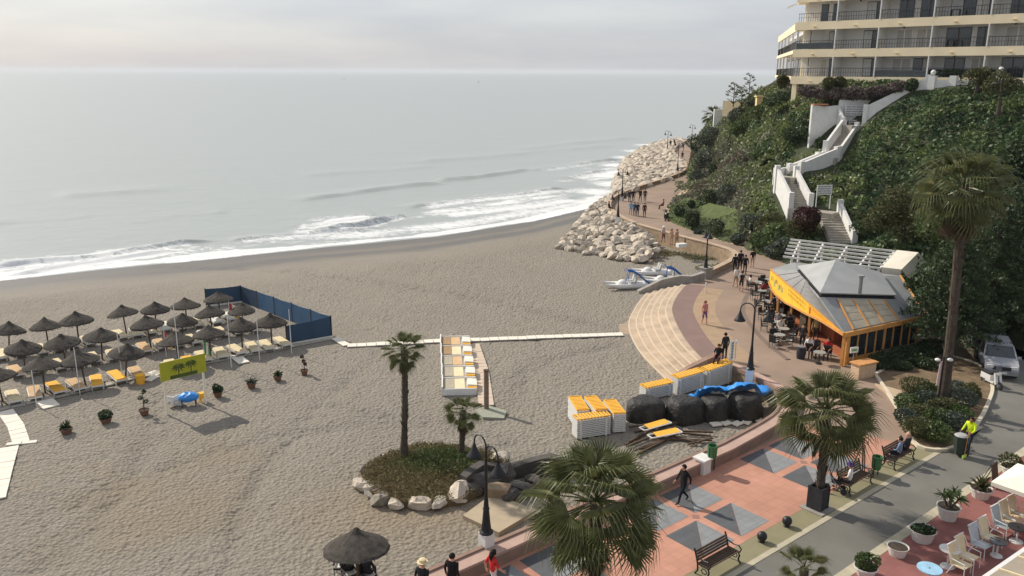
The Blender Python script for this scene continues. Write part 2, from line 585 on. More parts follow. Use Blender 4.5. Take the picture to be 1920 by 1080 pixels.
ridge([(990, 322), (1060, 312), (1110, 305), (1160, 300)], .4, 1.4, .5, 2, 3.0)
ridge([(1060, 335), (1110, 325), (1160, 318)], .3, 1.4, .62, 2, 3.5)
ridge([(560, 378), (650, 365), (760, 350), (840, 345)], .42, 1.6, .0)
ridge([(-60, 425), (60, 415), (180, 405)], .42, 2.0, .0)
ridge([(230, 420), (330, 405), (430, 398)], .3, 2.0, .0)
ridge([(700, 310), (900, 296), (1050, 282), (1180, 272)], .3, 3.0, .0)
ridge([(560, 330), (700, 322), (820, 312)], .25, 2.5, .0)
ridge([(960, 282), (1080, 270), (1200, 258)], .35, 3.0, .05)
ridge([(100, 370), (260, 360), (380, 352)], .25, 3.0, .0)
# water thrown about at the foot of the boulders
for (u, v, r) in ((1150, 345, 6), (1135, 330, 6), (1160, 310, 6), (1175, 295, 5), (1190, 283, 5), (1215, 272, 6), (1120, 360, 6)):
    p = G(u, v, SEA)
    foam = np.maximum(foam, .75 * np.exp(-(((SX - p.x) / r) ** 2 + ((SY - p.y) / r) ** 2)))
# patches of broken white water
def proj(x, y, z):
    dx, dy, dz = x, y, z - CAMH
    cz_ = dy * math.cos(PITCH) - dz * math.sin(PITCH); cy_ = dy * math.sin(PITCH) + dz * math.cos(PITCH)
    u0, v0 = FPX * dx / cz_, -FPX * cy_ / cz_
    return 960 + u0 - ROLL * v0, 540 + v0 + ROLL * u0
PU, PV = proj(SX, SY, np.full(SX.shape, SEA))
rag = .55 + .9 * fbm(SX, SY, .45, 3, 57)
for (u, v, ru, rv, st) in [(150, 486, 130, 12, .8), (40, 500, 110, 12, .85), (110, 478, 90, 6, .5), (200, 470, 60, 5, .5), (20, 486, 50, 6, .55), (520, 440, 80, 6, .42), (700, 425, 50, 6, .5), (250, 480, 80, 7, .55), (340, 476, 130, 8, .45), (480, 456, 120, 9, .55), (620, 456, 130, 10, .5), (650, 415, 85, 8, .8), (600, 424, 60, 6, .7), (720, 441, 130, 8, .5), (850, 396, 95, 10, .72), (940, 381, 100, 10, .72), (830, 421, 120, 8, .55), (1000, 396, 95, 9, .6), (1020, 371, 80, 9, .6), (900, 366, 60, 5, .42), (1080, 356, 50, 8, .6), (1120, 336, 40, 8, .6), (1100, 316, 60, 6, .45), (1150, 322, 30, 10, .8), (1060, 340, 50, 6, .45), (760, 405, 60, 6, .45), (420, 466, 60, 6, .5)]:
    foam = np.maximum(foam, st * rag * np.exp(-((PU - u) / ru) ** 2 - ((PV - v + .12 * (PU - u)) / rv) ** 2) * near)
SZ = SZ + near * (.06 * (fbm(SX, SY, .5, 3, 61) - .5) + .05 * foam)
SZ = np.where(DD < .5, np.maximum(zsand(SX, SY) + .035 - .2 * np.clip((-DD - 1.2 - edge * .25), 0, 1), SEA - .4), SZ)
SZ = np.where((DD >= .5) & (DD < 2.0), np.maximum(SZ, zsand(SX, SY) + .04), SZ)
nx, ny = len(xs), len(ds)
idx = np.arange(nx * ny).reshape(ny, nx)
F = np.stack([idx[:-1, :-1], idx[:-1, 1:], idx[1:, 1:], idx[1:, :-1]], -1).reshape(-1, 4)
me = npmesh('sea', np.stack([SX, SY, SZ], -1).reshape(-1, 3), F)
attr(me, 'foam', np.clip(foam, 0, 1).ravel())
wm = bpy.data.materials.new('sea_water'); wm.use_nodes = True
t = wm.node_tree; b = t.nodes['Principled BSDF']; out = t.nodes['Material Output']
co = t.nodes.new('ShaderNodeTexCoord').outputs['Object']
b.inputs['Base Color'].default_value = (.35, .375, .355, 1)
b.inputs['Roughness'].default_value = .3
b.inputs['IOR'].default_value = 1.33
mpn = nn(t, 'ShaderNodeMapping'); mpn.inputs['Rotation'].default_value = (0, 0, R(33)); mpn.inputs['Scale'].default_value = (.35, 1.1, 1); t.links.new(co, mpn.inputs['Vector'])
w1 = nn(t, 'ShaderNodeTexNoise', Scale=.55, Detail=5.0, Roughness=.55); t.links.new(mpn.outputs[0], w1.inputs['Vector'])
w2 = nn(t, 'ShaderNodeTexNoise', Scale=.09, Detail=3.0); t.links.new(mpn.outputs[0], w2.inputs['Vector'])
b1 = nn(t, 'ShaderNodeBump', Distance=.2, Strength=.7); t.links.new(w1.outputs['Fac'], b1.inputs['Height'])
b2 = nn(t, 'ShaderNodeBump', Distance=.5, Strength=.5); t.links.new(w2.outputs['Fac'], b2.inputs['Height']); t.links.new(b1.outputs['Normal'], b2.inputs['Normal'])
t.links.new(b2.outputs['Normal'], b.inputs['Normal'])
fb = nn(t, 'ShaderNodeBsdfPrincipled', Roughness=.8); fb.inputs['Base Color'].default_value = (.78, .79, .78, 1); fb.inputs['Specular IOR Level'].default_value = .2
fa = nn(t, 'ShaderNodeAttribute', attribute_name='foam')
mp2 = nn(t, 'ShaderNodeMapping'); mp2.inputs['Rotation'].default_value = (0, 0, R(33)); mp2.inputs['Scale'].default_value = (.6, 1.0, 1); t.links.new(co, mp2.inputs['Vector'])
f1 = nn(t, 'ShaderNodeTexNoise', Scale=1.0, Detail=10.0, Roughness=.8, Distortion=1.6); t.links.new(mp2.outputs[0], f1.inputs['Vector'])
sub = t.nodes.new('ShaderNodeMath'); sub.operation = 'MULTIPLY_ADD'; sub.inputs[1].default_value = 1.62; t.links.new(fa.outputs['Fac'], sub.inputs[0])
ng = t.nodes.new('ShaderNodeMath'); ng.operation = 'MULTIPLY_ADD'; ng.inputs[1].default_value = 3.0; ng.inputs[2].default_value = -2.2; t.links.new(f1.outputs['Fac'], ng.inputs[0]); t.links.new(ng.outputs[0], sub.inputs[2])
mr = nn(t, 'ShaderNodeMapRange'); mr.inputs[1].default_value = .0; mr.inputs[2].default_value = .34; t.links.new(sub.outputs[0], mr.inputs[0])
fbp = nn(t, 'ShaderNodeBump', Distance=.25, Strength=.7); t.links.new(f1.outputs['Fac'], fbp.inputs['Height']); t.links.new(fbp.outputs['Normal'], fb.inputs['Normal'])
ms = t.nodes.new('ShaderNodeMixShader'); t.links.new(mr.outputs[0], ms.inputs[0]); t.links.new(b.outputs[0], ms.inputs[1]); t.links.new(fb.outputs[0], ms.inputs[2])
t.links.new(ms.outputs[0], out.inputs['Surface'])
kind(mkobj('sea', me, wm, smooth=True), label='calm grey-green sea with white surf breaking along the beach')
# ================================================================== promenade, plaza, road, terrace
AO = G(1247, 919); AO = Vector((AO.x, AO.y, 0))
Av = (G(1341, 876) - G(1247, 919)).normalized()
Bv = Vector((Av.y, -Av.x, 0))
def AB(s, t, z=0.0):
    p = AO + Av * s + Bv * t
    return Vector((p.x, p.y, z))
def toAB(p):
    d = Vector((p[0] - AO.x, p[1] - AO.y, 0))
    return d.dot(Av), d.dot(Bv)
AANG = math.atan2(Av.y, Av.x)

step_in = smooth_line([G(u, v) for u, v in ((1340, 690), (1324, 677), (1286, 635.6), (1262, 588), (1265, 564), (1280, 542), (1290, 533))], 5)
step_out = smooth_line([G(u, v, -1.0) for u, v in ((1262, 726), (1247, 712.6), (1197, 659), (1178, 612), (1191, 579), (1206, 558), (1216, 548))], 5)
pit_line = smooth_line([AB(4.6, -.3), G(1455, 802), G(1471, 772), G(1466, 745), G(1440, 722), G(1400, 700), G(1368, 687), G(1346, 682)], 4)
sea_line = smooth_line([G(u, v) for u, v in ((1324, 522), (1352, 509), (1374, 497), (1383, 487), (1374, 477), (1340, 466), (1290, 453), (1240, 439), (1200, 427), (1165, 411), (1147, 396), (1146, 384), (1160, 371), (1200, 355), (1250, 339), (1280, 327), (1288, 318), (1285, 307), (1270, 296), (1264, 287), (1270, 277), (1290, 266), (1312, 259), (1340, 254))], 4)
land_in = smooth_line([G(u, v) for u, v in ((1322, 258), (1306, 285), (1297, 310), (1294, 335), (1286, 352), (1264, 371), (1250, 388), (1254, 408), (1290, 430), (1340, 448), (1400, 466), (1480, 496), (1560, 516))], 4)
edge = [AB(-16, -.3)] + pit_line + step_in[1:-1] + sea_line
promenade_poly = edge + land_in + [G(1760, 560), G(1750, 640), G(1690, 680), G(1640, 700), G(1668, 742), G(1692, 778), G(1712, 826), AB(17.5, 4.5), AB(-16, 4.5)]
ground_poly = edge + [Vector((80, 300, 0)), Vector((160, 300, 0)), Vector((160, 5, 0)), AB(-16, 40)]
grd = MB().prism([(p.x, p.y) for p in ground_poly], -3.2, -.06).build('ground', mat('bare_earth', (.16, .125, .085), .95, .3, 1.2, .02, 8))
kind(grd, label='bare earth behind the sea wall')
asph = mat('brown_paving', srgb(146, 126, 110), .85, .17, .3, .004, 30, detail=8)
pm = MB().prism([(p.x, p.y) for p in promenade_poly], -.055, 0).build('promenade', asph)
kind(pm, label='brown paved seafront promenade winding round the headland')

def strip(name, line, w0, w1, z, m, parent=None, th=.05):
    """flat ribbon between two offsets of a line"""
    a, b_ = offset_line(line, w0), offset_line(line, w1)
    mb = MB()
    for i in range(len(line) - 1):
        mb.slab([(a[i].x, a[i].y, z), (a[i + 1].x, a[i + 1].y, z), (b_[i + 1].x, b_[i + 1].y, z), (b_[i].x, b_[i].y, z)], th)
    return mb.build(name, m, parent)
def wall_along(mb, line, d0, d1, z0, z1, m=0):
    """upright wall between offsets d0..d1 of a line; z1 a number or a list of tops"""
    a, b_ = offset_line(line, d0), offset_line(line, d1)
    n = len(line)
    tops = z1 if isinstance(z1, (list, tuple)) else [z1] * n
    vs = []
    for i in range(n):
        vs += [(a[i].x, a[i].y, z0), (b_[i].x, b_[i].y, z0), (b_[i].x, b_[i].y, tops[i]), (a[i].x, a[i].y, tops[i])]
    fs = [(0, 1, 2, 3), ((n - 1) * 4 + 3, (n - 1) * 4 + 2, (n - 1) * 4 + 1, (n - 1) * 4)]
    for i in range(n - 1):
        o = i * 4
        for k in range(4):
            q = (k + 1) % 4
            fs.append((o + k, o + 4 + k, o + 4 + q, o + q))
    return mb.add(vs, fs, m)

# coloured rings of paving inside the curved steps
strip('paving_ring', step_in, 0.02, -1.5, .006, mat('mauve_paving', srgb(130, 108, 100), .85, .1, 1, .004, 30), pm, .02)
strip('paving_ring', step_in[2:-2], -1.5, -3.1, .0061, mat('ochre_paving', srgb(162, 138, 112), .85, .12, 1, .004, 30), pm, .02)
strip('paving_ring', step_in[1:-1], -4.9, -5.25, .0062, mat('dark_paving', srgb(122, 106, 94), .85, .1, 1, .004, 30), pm, .02)
strip('paving_edge', land_in[12:], 0.0, .75, .007, mat('pale_paving', srgb(186, 164, 138), .85, .1, 1, .004, 20), pm, .03)
strip('paving_ring', offset_line(land_in[26:], 2.0), 0.0, .25, .0063, MATS['dark_paving'], pm, .02)

# plaza
kP = toAB(G(1507, 867))
plz = MB().prism([AB(-16, 0).xy, AB(10.8, 0).xy, AB(12.5, 4.5).xy, AB(-16, 4.5).xy], -.02, .008)
pinkt = mat('pink_tiles', srgb(188, 138, 117), .8, .17, .45, .002, 20)
def add_joints(m, sx, sy, rz, mortar=.8, width=.012):
    """fine tile joints as relief and tint on a surface material"""
    t = m.node_tree; b = t.nodes['Principled BSDF']
    co = t.nodes.new('ShaderNodeTexCoord'); mp = t.nodes.new('ShaderNodeMapping'); mp.inputs['Rotation'].default_value = (0, 0, -rz)
    t.links.new(co.outputs['Object'], mp.inputs['Vector'])
    bt = t.nodes.new('ShaderNodeTexBrick'); bt.inputs['Scale'].default_value = 1; bt.inputs['Brick Width'].default_value = sx; bt.inputs['Row Height'].default_value = sy
    bt.inputs['Mortar Size'].default_value = width; bt.offset = .0
    bt.inputs['Color1'].default_value = (1, 1, 1, 1); bt.inputs['Color2'].default_value = (.9, .9, .9, 1); bt.inputs['Mortar'].default_value = (mortar, mortar, mortar, 1)
    t.links.new(mp.outputs[0], bt.inputs['Vector'])
    old = b.inputs['Base Color'].links[0].from_socket
    mx = t.nodes.new('ShaderNodeMix'); mx.data_type = 'RGBA'; mx.blend_type = 'MULTIPLY'; mx.inputs[0].default_value = 1
    t.links.new(old, mx.inputs[6]); t.links.new(bt.outputs['Color'], mx.inputs[7]); t.links.new(mx.outputs[2], b.inputs['Base Color'])
add_joints(pinkt, .42, .42, AANG)
plaza = plz.build('plaza', pinkt)
kind(plaza, label='pink tiled plaza with grey squares beside the sea wall')
tdark = mat('slate_tiles', srgb(92, 94, 97), .8, .12, 1.5, .002, 20)
tlite = mat('grey_tiles', srgb(136, 139, 140), .8, .1, 1.5, .002, 20)
add_joints(tdark, .6, .3, AANG); add_joints(tlite, .6, .3, AANG, .72)
def tri(pts, m, z=.014):
    MB().prism([AB(*p).xy for p in pts], .0, z).build('paving_panel', m, plaza)
for k in (-2, -1, 0, 1):
    sc, tcn = -.72 + k * (kP[0] + .72), 2.2
    for ds_, dt_ in ((-1, -1), (1, -1), (-1, 1), (1, 1)):
        s0, t0 = sc + ds_ * 1.1 - .9, tcn + dt_ * 1.1 - .9
        s1, t1 = s0 + 1.8, t0 + 1.8
        tri([(s0, t0), (s1 - .01, t0), (s0, t1 - .01)], tdark)
        tri([(s1, t1), (s0 + .01, t1), (s1, t0 + .01)], tlite, .0145)
    q = .2
    MB().prism([AB(sc - q, tcn).xy, AB(sc, tcn - q).xy, AB(sc + q, tcn).xy, AB(sc, tcn + q).xy], 0, .0135).build('paving_panel', mat('brown_tiles', srgb(146, 112, 100), .8, .1), plaza)

# low wall with its seat ledge between plaza and beach
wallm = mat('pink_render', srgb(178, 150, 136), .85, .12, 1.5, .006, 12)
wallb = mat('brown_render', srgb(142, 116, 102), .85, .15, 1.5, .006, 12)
w = MB()
wl_line = [AB(-16, 0)] + [AB(s, 0) for s in (-8, 0, 3)]
wl_line = wl_line + [p + Vector((0, 0, 0)) for p in pit_line]
n_ = len(wl_line)
near_n = 4
tops = [.55] * near_n + list(np.interp(np.linspace(0, 1, n_ - near_n), [0, .35, .6, 1], [.55, .5, .2, .12]))
seawall = thing('sea_wall', 'low pink rendered wall between the plaza and the beach, curving round the sand pit', 'wall')
line2 = offset_line([AB(-16, -.3), AB(-8, -.3), AB(0, -.3), AB(3, -.3)] + pit_line, 0)
wall_along(MB(), line2, -.3, .3, -2.6, [z - .06 for z in tops]).build('wall_body', stonew, seawall)
wall_along(MB(), line2, -.34, .18, 0, [z for z in tops]).build('coping', wallm, seawall) if False else None
a_ = MB(); wall_along(a_, line2, -.34, .2, -.0, tops); 
for i in range(0, len(a_.v), 4):
    for k in (0, 1):
        x, y, z = a_.v[i + k]; a_.v[i + k] = (x, y, a_.v[i + 2][2] - .1)
a_.build('coping', wallm, seawall)
c_ = MB(); wall_along(c_, line2, .2, .36, 0, [z + .07 for z in tops])
for i in range(0, len(c_.v), 4):
    for k in (0, 1):
        x, y, z = c_.v[i + k]; c_.v[i + k] = (x, y, c_.v[i + 2][2] - .22)
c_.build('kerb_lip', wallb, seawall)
pl = MB(); wall_along(pl, line2[:near_n + 4], -.33, -.29, 0, [z - .1 for z in tops[:near_n + 4]]); pl.build('shaded_plaster_face', wallb, seawall)  # browner than the coping: the shade on this face is put into its colour

# curved steps
steps = thing('beach_steps', 'broad curved pale steps fanning from the promenade down to the sand', 'steps')
treadm = mat('tan_tread', srgb(184, 165, 142), .85, .2, .8, .006, 25)
nosem = mat('pale_nosing', srgb(208, 190, 166), .85, .06, 3)
NS = 6
def lerp_line(t):
    return [step_in[i].lerp(step_out[i], t) for i in range(len(step_in))]
for i in range(NS):
    a, c = lerp_line(i / NS), lerp_line((i + 1) / NS)
    z = -.165 * (i + .35)
    mb, nb = MB(), MB()
    for k in range(len(a) - 1):
        mb.slab([(a[k].x, a[k].y, z), (a[k + 1].x, a[k + 1].y, z), (c[k + 1].x, c[k + 1].y, z), (c[k].x, c[k].y, z)], .35)
        q0, q1 = a[k].lerp(c[k], .86), a[k + 1].lerp(c[k + 1], .86)
        r0, r1 = a[k].lerp(c[k], 1.02), a[k + 1].lerp(c[k + 1], 1.02)
        nb.slab([(q0.x, q0.y, z + .006), (q1.x, q1.y, z + .006), (r1.x, r1.y, z + .006), (r0.x, r0.y, z + .006)], .05)
    st = mb.build('step', treadm, steps)
    nb.build('nosing', nosem, st)
a, c = lerp_line(1.0), lerp_line(1.22)
mb = MB()
for k in range(len(a) - 1):
    mb.slab([(a[k].x, a[k].y, -1.0), (a[k + 1].x, a[k + 1].y, -1.0), (c[k + 1].x, c[k + 1].y, -1.03), (c[k].x, c[k].y, -1.03)], .4)
mb.build('bottom_step', mat('grey_tread', srgb(160, 142, 122), .9, .15, 2, .006, 20), steps)
# flank walls of the steps
fl = [G(1345, 681), G(1322, 687), G(1290, 700, -.4), G(1262, 716, -.9)]
fl = [Vector((p.x, p.y, 0)) for p in fl]
fw = MB(); wall_along(fw, fl, -.2, .2, -2, [.62, .5, .02, -.55])
tag(fw.build('flank_wall', wallb), 'brown sloping flank wall at the near end of the curved steps', 'wall')
fl = [Vector((p.x, p.y, 0)) for p in (G(1318, 526), G(1296, 529), G(1275, 527), G(1240, 534, -.4), G(1196, 550, -1))]
fw = MB(); wall_along(fw, smooth_line(fl, 1), -.22, .22, -2, [.75, .55, .5, .1, -.75])
tag(fw.build('flank_wall', concrete), 'grey-brown sloping flank wall at the far end of the curved steps', 'wall')

# parapet of the promenade round the headland
par = thing('promenade_parapet', 'long low stone parapet along the seaward edge of the winding promenade', 'wall')
n = len(sea_line)
wall_along(MB(), sea_line, -.0, .4, -2.2, .42).build('wall_body', mat('tan_stonework', srgb(164, 142, 118), .9, .25, 1.5, .03, 4), par)
cp = MB(); wall_along(cp, sea_line, -.05, .46, .42, .52); cp.build('coping', mat('stone_coping', srgb(178, 156, 134), .85, .15, 1.2, .006, 12), par)

# pavement strip, kerbs, road
MB().prism([AB(-16, 4.5).xy, AB(12.4, 4.5).xy, G(1716, 834).xy, AB(17.3, 5.4).xy, AB(-16, 5.4).xy], -.05, .004).build('pavement', mat('green_grey_paving', srgb(134, 128, 100), .85, .12, .8, .004, 30))
kind(bpy.data.objects['pavement'], label='narrow greenish grey pavement between plaza and lane')
kerbm = mat('pale_kerb', srgb(176, 168, 146), .85, .12, 2, .004, 20)
kk = kind(MB().prism([AB(-16, 5.4).xy, AB(17.3, 5.4).xy, AB(17.3, 5.62).xy, AB(-16, 5.62).xy], -.05, .012).build('kerb', kerbm), label='flush pale kerb along the lane')
roadm = mat('grey_asphalt', srgb(112, 110, 103), .88, .2, .3, .004, 40, detail=9)
road_poly = [AB(-16, 5.62), AB(17.2, 5.62), G(1800, 843), G(1838, 790), G(1856, 752), G(1862, 726), G(1850, 698), G(1832, 676), G(1828, 640), G(1850, 612), G(1870, 626), G(1890, 641), G(1935, 672), G(2300, 820), AB(36, 7.85), AB(-16, 7.85)]
kind(MB().prism([p.xy for p in road_poly], -.055, -.004).build('road', roadm), label='grey asphalt lane past the terrace')
kind(MB().prism([AB(-16, 7.85).xy, AB(36, 7.85).xy, AB(36, 8.22).xy, AB(-16, 8.22).xy], -.05, .11).build('kerb', kerbm), label='raised pale kerb below the red terrace')
terr = mat('red_terrace', srgb(140, 92, 86), .8, .2, .5, .003, 20)
add_joints(terr, .4, .4, AANG, .86)
kind(MB().prism([AB(-16, 8.22).xy, AB(36, 8.22).xy, AB(36, 17).xy, AB(-16, 17).xy], -.05, .1).build('terrace', terr), label='red tiled cafe terrace in the corner')
# verge beyond the road
kb = [G(1850, 608), G(1872, 624), G(1892, 639), G(1938, 670), G(2200, 780)]
kerb = MB(); wall_along(kerb, kb, .0, .35, -.05, .13); kind(kerb.build('kerb', kerbm), label='pale kerb on the far side of the road bend')
kind(MB().prism([p.xy for p in (G(1856, 606), G(1892, 637), G(1938, 668), G(2200, 778), G(2300, 640), G(1900, 600))], -.05, .05).build('verge', mat('dry_grass', (.15, .14, .06), .95, .35, 2, .03, 14)), label='grassy verge above the road')

# garden bed
gp = smooth_line([G(u, v) for u, v in ((1645, 705), (1668, 738), (1692, 776), (1712, 823), (1735, 842), (1788, 838), (1832, 788), (1850, 752), (1856, 728), (1846, 702), (1826, 684), (1760, 668), (1690, 682), (1645, 705))], 3)
kind(MB().prism([p.xy for p in gp[:-1]], -.05, .1).build('garden_bed', mat('bed_soil', (.17, .12, .07), .95, .35, 1.5, .03, 10)), label='planted bed between promenade and road')
kb_ = MB(); wall_along(kb_, gp, -.02, -.2, -.05, .14); kind(kb_.build('kerb', mat('white_kerb', srgb(206, 196, 174), .8, .1, 2)), label='whitish kerb round the planted bed')
# pale paved patch by the cafe corner
kind(MB().prism([p.xy for p in (G(1640, 722), G(1690, 735), G(1692, 762), G(1668, 744))], 0, .115).build('paved_patch', MATS['pale_paving']), label='pale paved patch at the edge of the bed')

# ---- boardwalks laid on the sand
slabm = {'white': mat('white_slab', srgb(224, 217, 202), .8, .06, 3, .003, 20), 'grey': mat('grey_slab', srgb(168, 163, 152), .85, .1, 3, .003, 20), 'pink': mat('pink_slab', srgb(198, 180, 160), .85, .1, 3, .003, 20)}
slab_mesh = {}
def boardwalk(label, runs):
    base = MB()
    lines = []
    for px, wd, col, ln in runs:
        L = [S(u, v) for u, v in px]
        for i in range(len(L) - 1):
            a, c = L[i], L[i + 1]
            d = (c - a); nrm = Vector((-d.y, d.x, 0)).normalized() * (wd * .42)
            base.slab([(q.x, q.y, q.z + .012) for q in (a - nrm, c - nrm, c + nrm, a + nrm)], .06)
        lines.append((L, wd, col, ln))
    par_ = kind(base.build('boardwalk', mat('sandy_bedding', (.25, .22, .17), .95)), label=label)
    for L, wd, col, ln in lines:
        for i in range(len(L) - 1):
            a, c = L[i], L[i + 1]
            d = c - a; k = max(1, round(d.length / ln)); rz = math.atan2(d.y, d.x)
            key = (round(d.length / k, 2), wd, col)
            if key not in slab_mesh:
                slab_mesh[key] = MB().box((0, 0, 0), (d.length / k - .035, wd, .05)).mesh('slab')
            for j in range(k):
                p = a.lerp(c, (j + .5) / k)
                o = mkobj('slab', slab_mesh[key], slabm[col], par_)
                o.location = (p.x, p.y, p.z + .05 + random.uniform(-.012, .012)); o.rotation_euler = (random.uniform(-.01, .01), -math.atan2(d.z, d.xy.length), rz + random.uniform(-.02, .02))
boardwalk('grey slab walk in front of the parasols, from the left edge to the blue windbreak', [([(-40, 777), (130, 739), (262, 707), (400, 678), (540, 651), (622, 635)], .5, 'grey', .75), ([(83, 751), (97, 765)], .85, 'white', .45), ([(276, 716), (292, 706)], .55, 'white', .5), ([(283, 698), (300, 703)], .5, 'white', .5), ([(440, 667), (458, 682)], .7, 'white', .5)])
boardwalk('cream slab walk crossing the middle of the beach towards the curved steps', [([(628, 635), (651, 649)], .55, 'white', .6), ([(651, 649), (830, 640), (900, 638), (1040, 632), (1168, 628)], .68, 'white', .62), ([(887, 646), (903, 695), (912, 762)], .85, 'pink', .55)])
boardwalk('curved white slab walk at the left edge of the beach', [([(10, 772), (30, 800), (40, 831)], .75, 'white', .6), ([(12, 835), (70, 829)], .3, 'white', .6), ([(14, 840), (2, 880), (-14, 940)], 1.0, 'white', .6)])
# ================================================================== boulders of the sea defence
def rock_mesh(seed, flat=.75):
    r = np.random.default_rng(seed)
    mb = MB().ball((0, 0, 0), 1, 9, 6)
    V = np.array(mb.v)
    for _ in range(13):
        nrm = r.normal(size=3); nrm /= np.linalg.norm(nrm)
        h = r.uniform(.48, .88)
        d = V @ nrm
        V = V - np.outer(np.maximum(0, d - h), nrm)
    V = V * np.array([1.35, 1.0, flat * 1.1]) + r.normal(size=V.shape) * .035
    mb.v = [tuple(p) for p in V]
    return mb.mesh('boulder')
rockm = mat('pale_limestone', srgb(192, 180, 163), .9, .22, 1.6, .05, 5, detail=8)
rockd = mat('grey_limestone', srgb(140, 132, 120), .9, .25, 1.6, .05, 5, detail=8)
rocks = [rock_mesh(100 + i) for i in range(10)]
for i, m_ in enumerate(rocks):
    m_.materials.append(rockm if i % 4 else rockd)
SL = np.array([(p.x, p.y) for p in sea_line])
def dsea(x, y):
    return float(np.min(np.hypot(SL[:, 0] - x, SL[:, 1] - y)))
def scatter_poly(poly, sp, seed):
    r = np.random.default_rng(seed)
    xs_ = [p.x for p in poly]; ys_ = [p.y for p in poly]
    pts = []
    tries = 0
    while tries < 20000:
        tries += 1
        x, y = r.uniform(min(xs_), max(xs_)), r.uniform(min(ys_), max(ys_))
        if not inpoly(np.array([x]), np.array([y]), poly)[0]:
            continue
        s = sp(x, y)
        if any((q[0] - x) ** 2 + (q[1] - y) ** 2 < s * s for q in pts):
            continue
        pts.append((x, y))
    return pts
nearp = [S(1044, 464), S(1078, 440), S(1106, 408), S(1134, 384), S(1150, 372)] + [G(1144, 384, 0), G(1144, 398, 0), G(1163, 414, 0), G(1198, 431, 0)] + [S(1222, 462), S(1232, 484), S(1206, 496), S(1160, 488), S(1105, 478)]
cnt = 0
def put_rock(x, y, z, s, label, group, i):
    o = mkobj('boulder', rocks[i % 10], rockm)
    o.location = (x, y, z)
    o.scale = (s, s * random.uniform(.8, 1.15), s * random.uniform(.75, 1.05))
    o.rotation_euler = (random.uniform(-.35, .35), random.uniform(-.35, .35), random.uniform(0, 6.28))
    return tag(o, label, 'boulder', group)
for i, (x, y) in enumerate(scatter_poly(nearp, lambda x, y: .72 + .35 * ((x * 13.7 + y * 7.1) % 1), 3)):
    d = dsea(x, y)
    z0 = float(zsand(x, y))
    z = z0 + .12 + 1.15 * max(0, 1 - d / 9.0) ** .8
    put_rock(x, y, z, random.uniform(.5, .82), 'pale boulder in the heap spilling onto the sand below the promenade bend', 'boulders heaped on the sand', i)
    cnt += 1
farp = [G(1152, 368, SEA), G(1158, 352, SEA), G(1160, 335, SEA), G(1163, 318, SEA), G(1178, 300, SEA), G(1205, 284, SEA), G(1235, 273, SEA), G(1268, 266, SEA)] + [G(u, v) for u, v in ((1286, 266), (1266, 277), (1260, 287), (1267, 296), (1281, 307), (1285, 318), (1277, 326), (1250, 338), (1200, 354), (1163, 369))]
fp = scatter_poly(farp, lambda x, y: 1.1 + .5 * ((x * 13.7 + y * 7.1) % 1), 4)
fp.sort(key=lambda p: p[1])
rest = MB()
for i, (x, y) in enumerate(fp):
    d = dsea(x, y)
    z = SEA + .2 + 2.3 * max(0, 1 - d / 13.0)
    if cnt < 300:
        put_rock(x, y, z, random.uniform(.75, 1.2), 'pale boulder on the slope between the sea and the far bend of the promenade', 'boulders of the far sea defence', i)
        cnt += 1
    else:
        me_ = rocks[i % 10]; s = random.uniform(.8, 1.25); a = random.uniform(0, 6.28)
        M = Matrix.Translation((x, y, z)) @ Matrix.Rotation(a, 4, 'Z') @ Matrix.Rotation(random.uniform(-.3, .3), 4, 'X') @ Matrix.Scale(s, 4)
        rest.add([M @ v.co for v in me_.vertices], [tuple(p.vertices) for p in me_.polygons])
if rest.v:
    kind(rest.build('boulder_slope', rockm), 'stuff', 'mass of pale boulders at the tip of the headland')
print('rocks', cnt, len(fp))
# core under the boulders
core = MB()
for a, b_ in zip(sea_line[:-1], sea_line[1:]):
    pass

# ================================================================== hill
ctrl = []
def hz(u, v, z): p = G(u, v, z); ctrl.append((p.x, p.y, z))
def hy(u, v, y): p = at(u, v, y); ctrl.append((p.x, p.y, p.z))
for p in land_in[::4]:
    ctrl.append((p.x, p.y, .25))
for a in ((1305, 372, .9), (1340, 385, 1.2), (1372, 402, 1.1), (1385, 432, .8)): hz(*a)
for a in ((1327, 246, 150), (1350, 232, 142), (1392, 205, 130), (1432, 188, 119), (1458, 165, 113), (1485, 172, 107),
          (1520, 170, 104.5), (1560, 183, 100), (1640, 180, 97), (1700, 168, 94.5), (1760, 166, 92.5), (1840, 168, 89), (1920, 168, 86),
          (1330, 300, 138), (1385, 300, 122), (1420, 250, 118), (1450, 330, 98), (1400, 380, 96), (1480, 425, 83), (1480, 250, 107), (1500, 205, 104),
          (1440, 440, 80), (1530, 430, 79), (1590, 458, 76), (1560, 392, 81), (1483, 380, 83), (1470, 335, 88), (1487, 322, 88.5), (1560, 297, 91), (1590, 245, 95.5), (1605, 246, 97), (1540, 254, 98),
          (1680, 185, 95), (1640, 400, 79), (1700, 300, 85), (1700, 225, 90.5), (1800, 250, 84), (1800, 400, 70), (1800, 500, 62), (1900, 400, 66), (1900, 540, 57), (1900, 250, 80), (1650, 480, 71), (1720, 500, 66),
          (2020, 400, 64), (2080, 300, 70), (2080, 200, 78), (1980, 560, 54), (1600, 340, 87), (1640, 290, 89), (1760, 170, 91)):
    hy(*a)
for a in ((75, 95, 16), (75, 120, 15.5), (60, 140, 13), (55, 125, 15.3), (50, 112, 15.3), (62, 105, 15.5), (60, 175, 9), (75, 210, 7), (85, 75, 15), (52, 160, 9), (90, 140, 14), (58, 215, 3), (48, 145, 12)): ctrl.append(a)
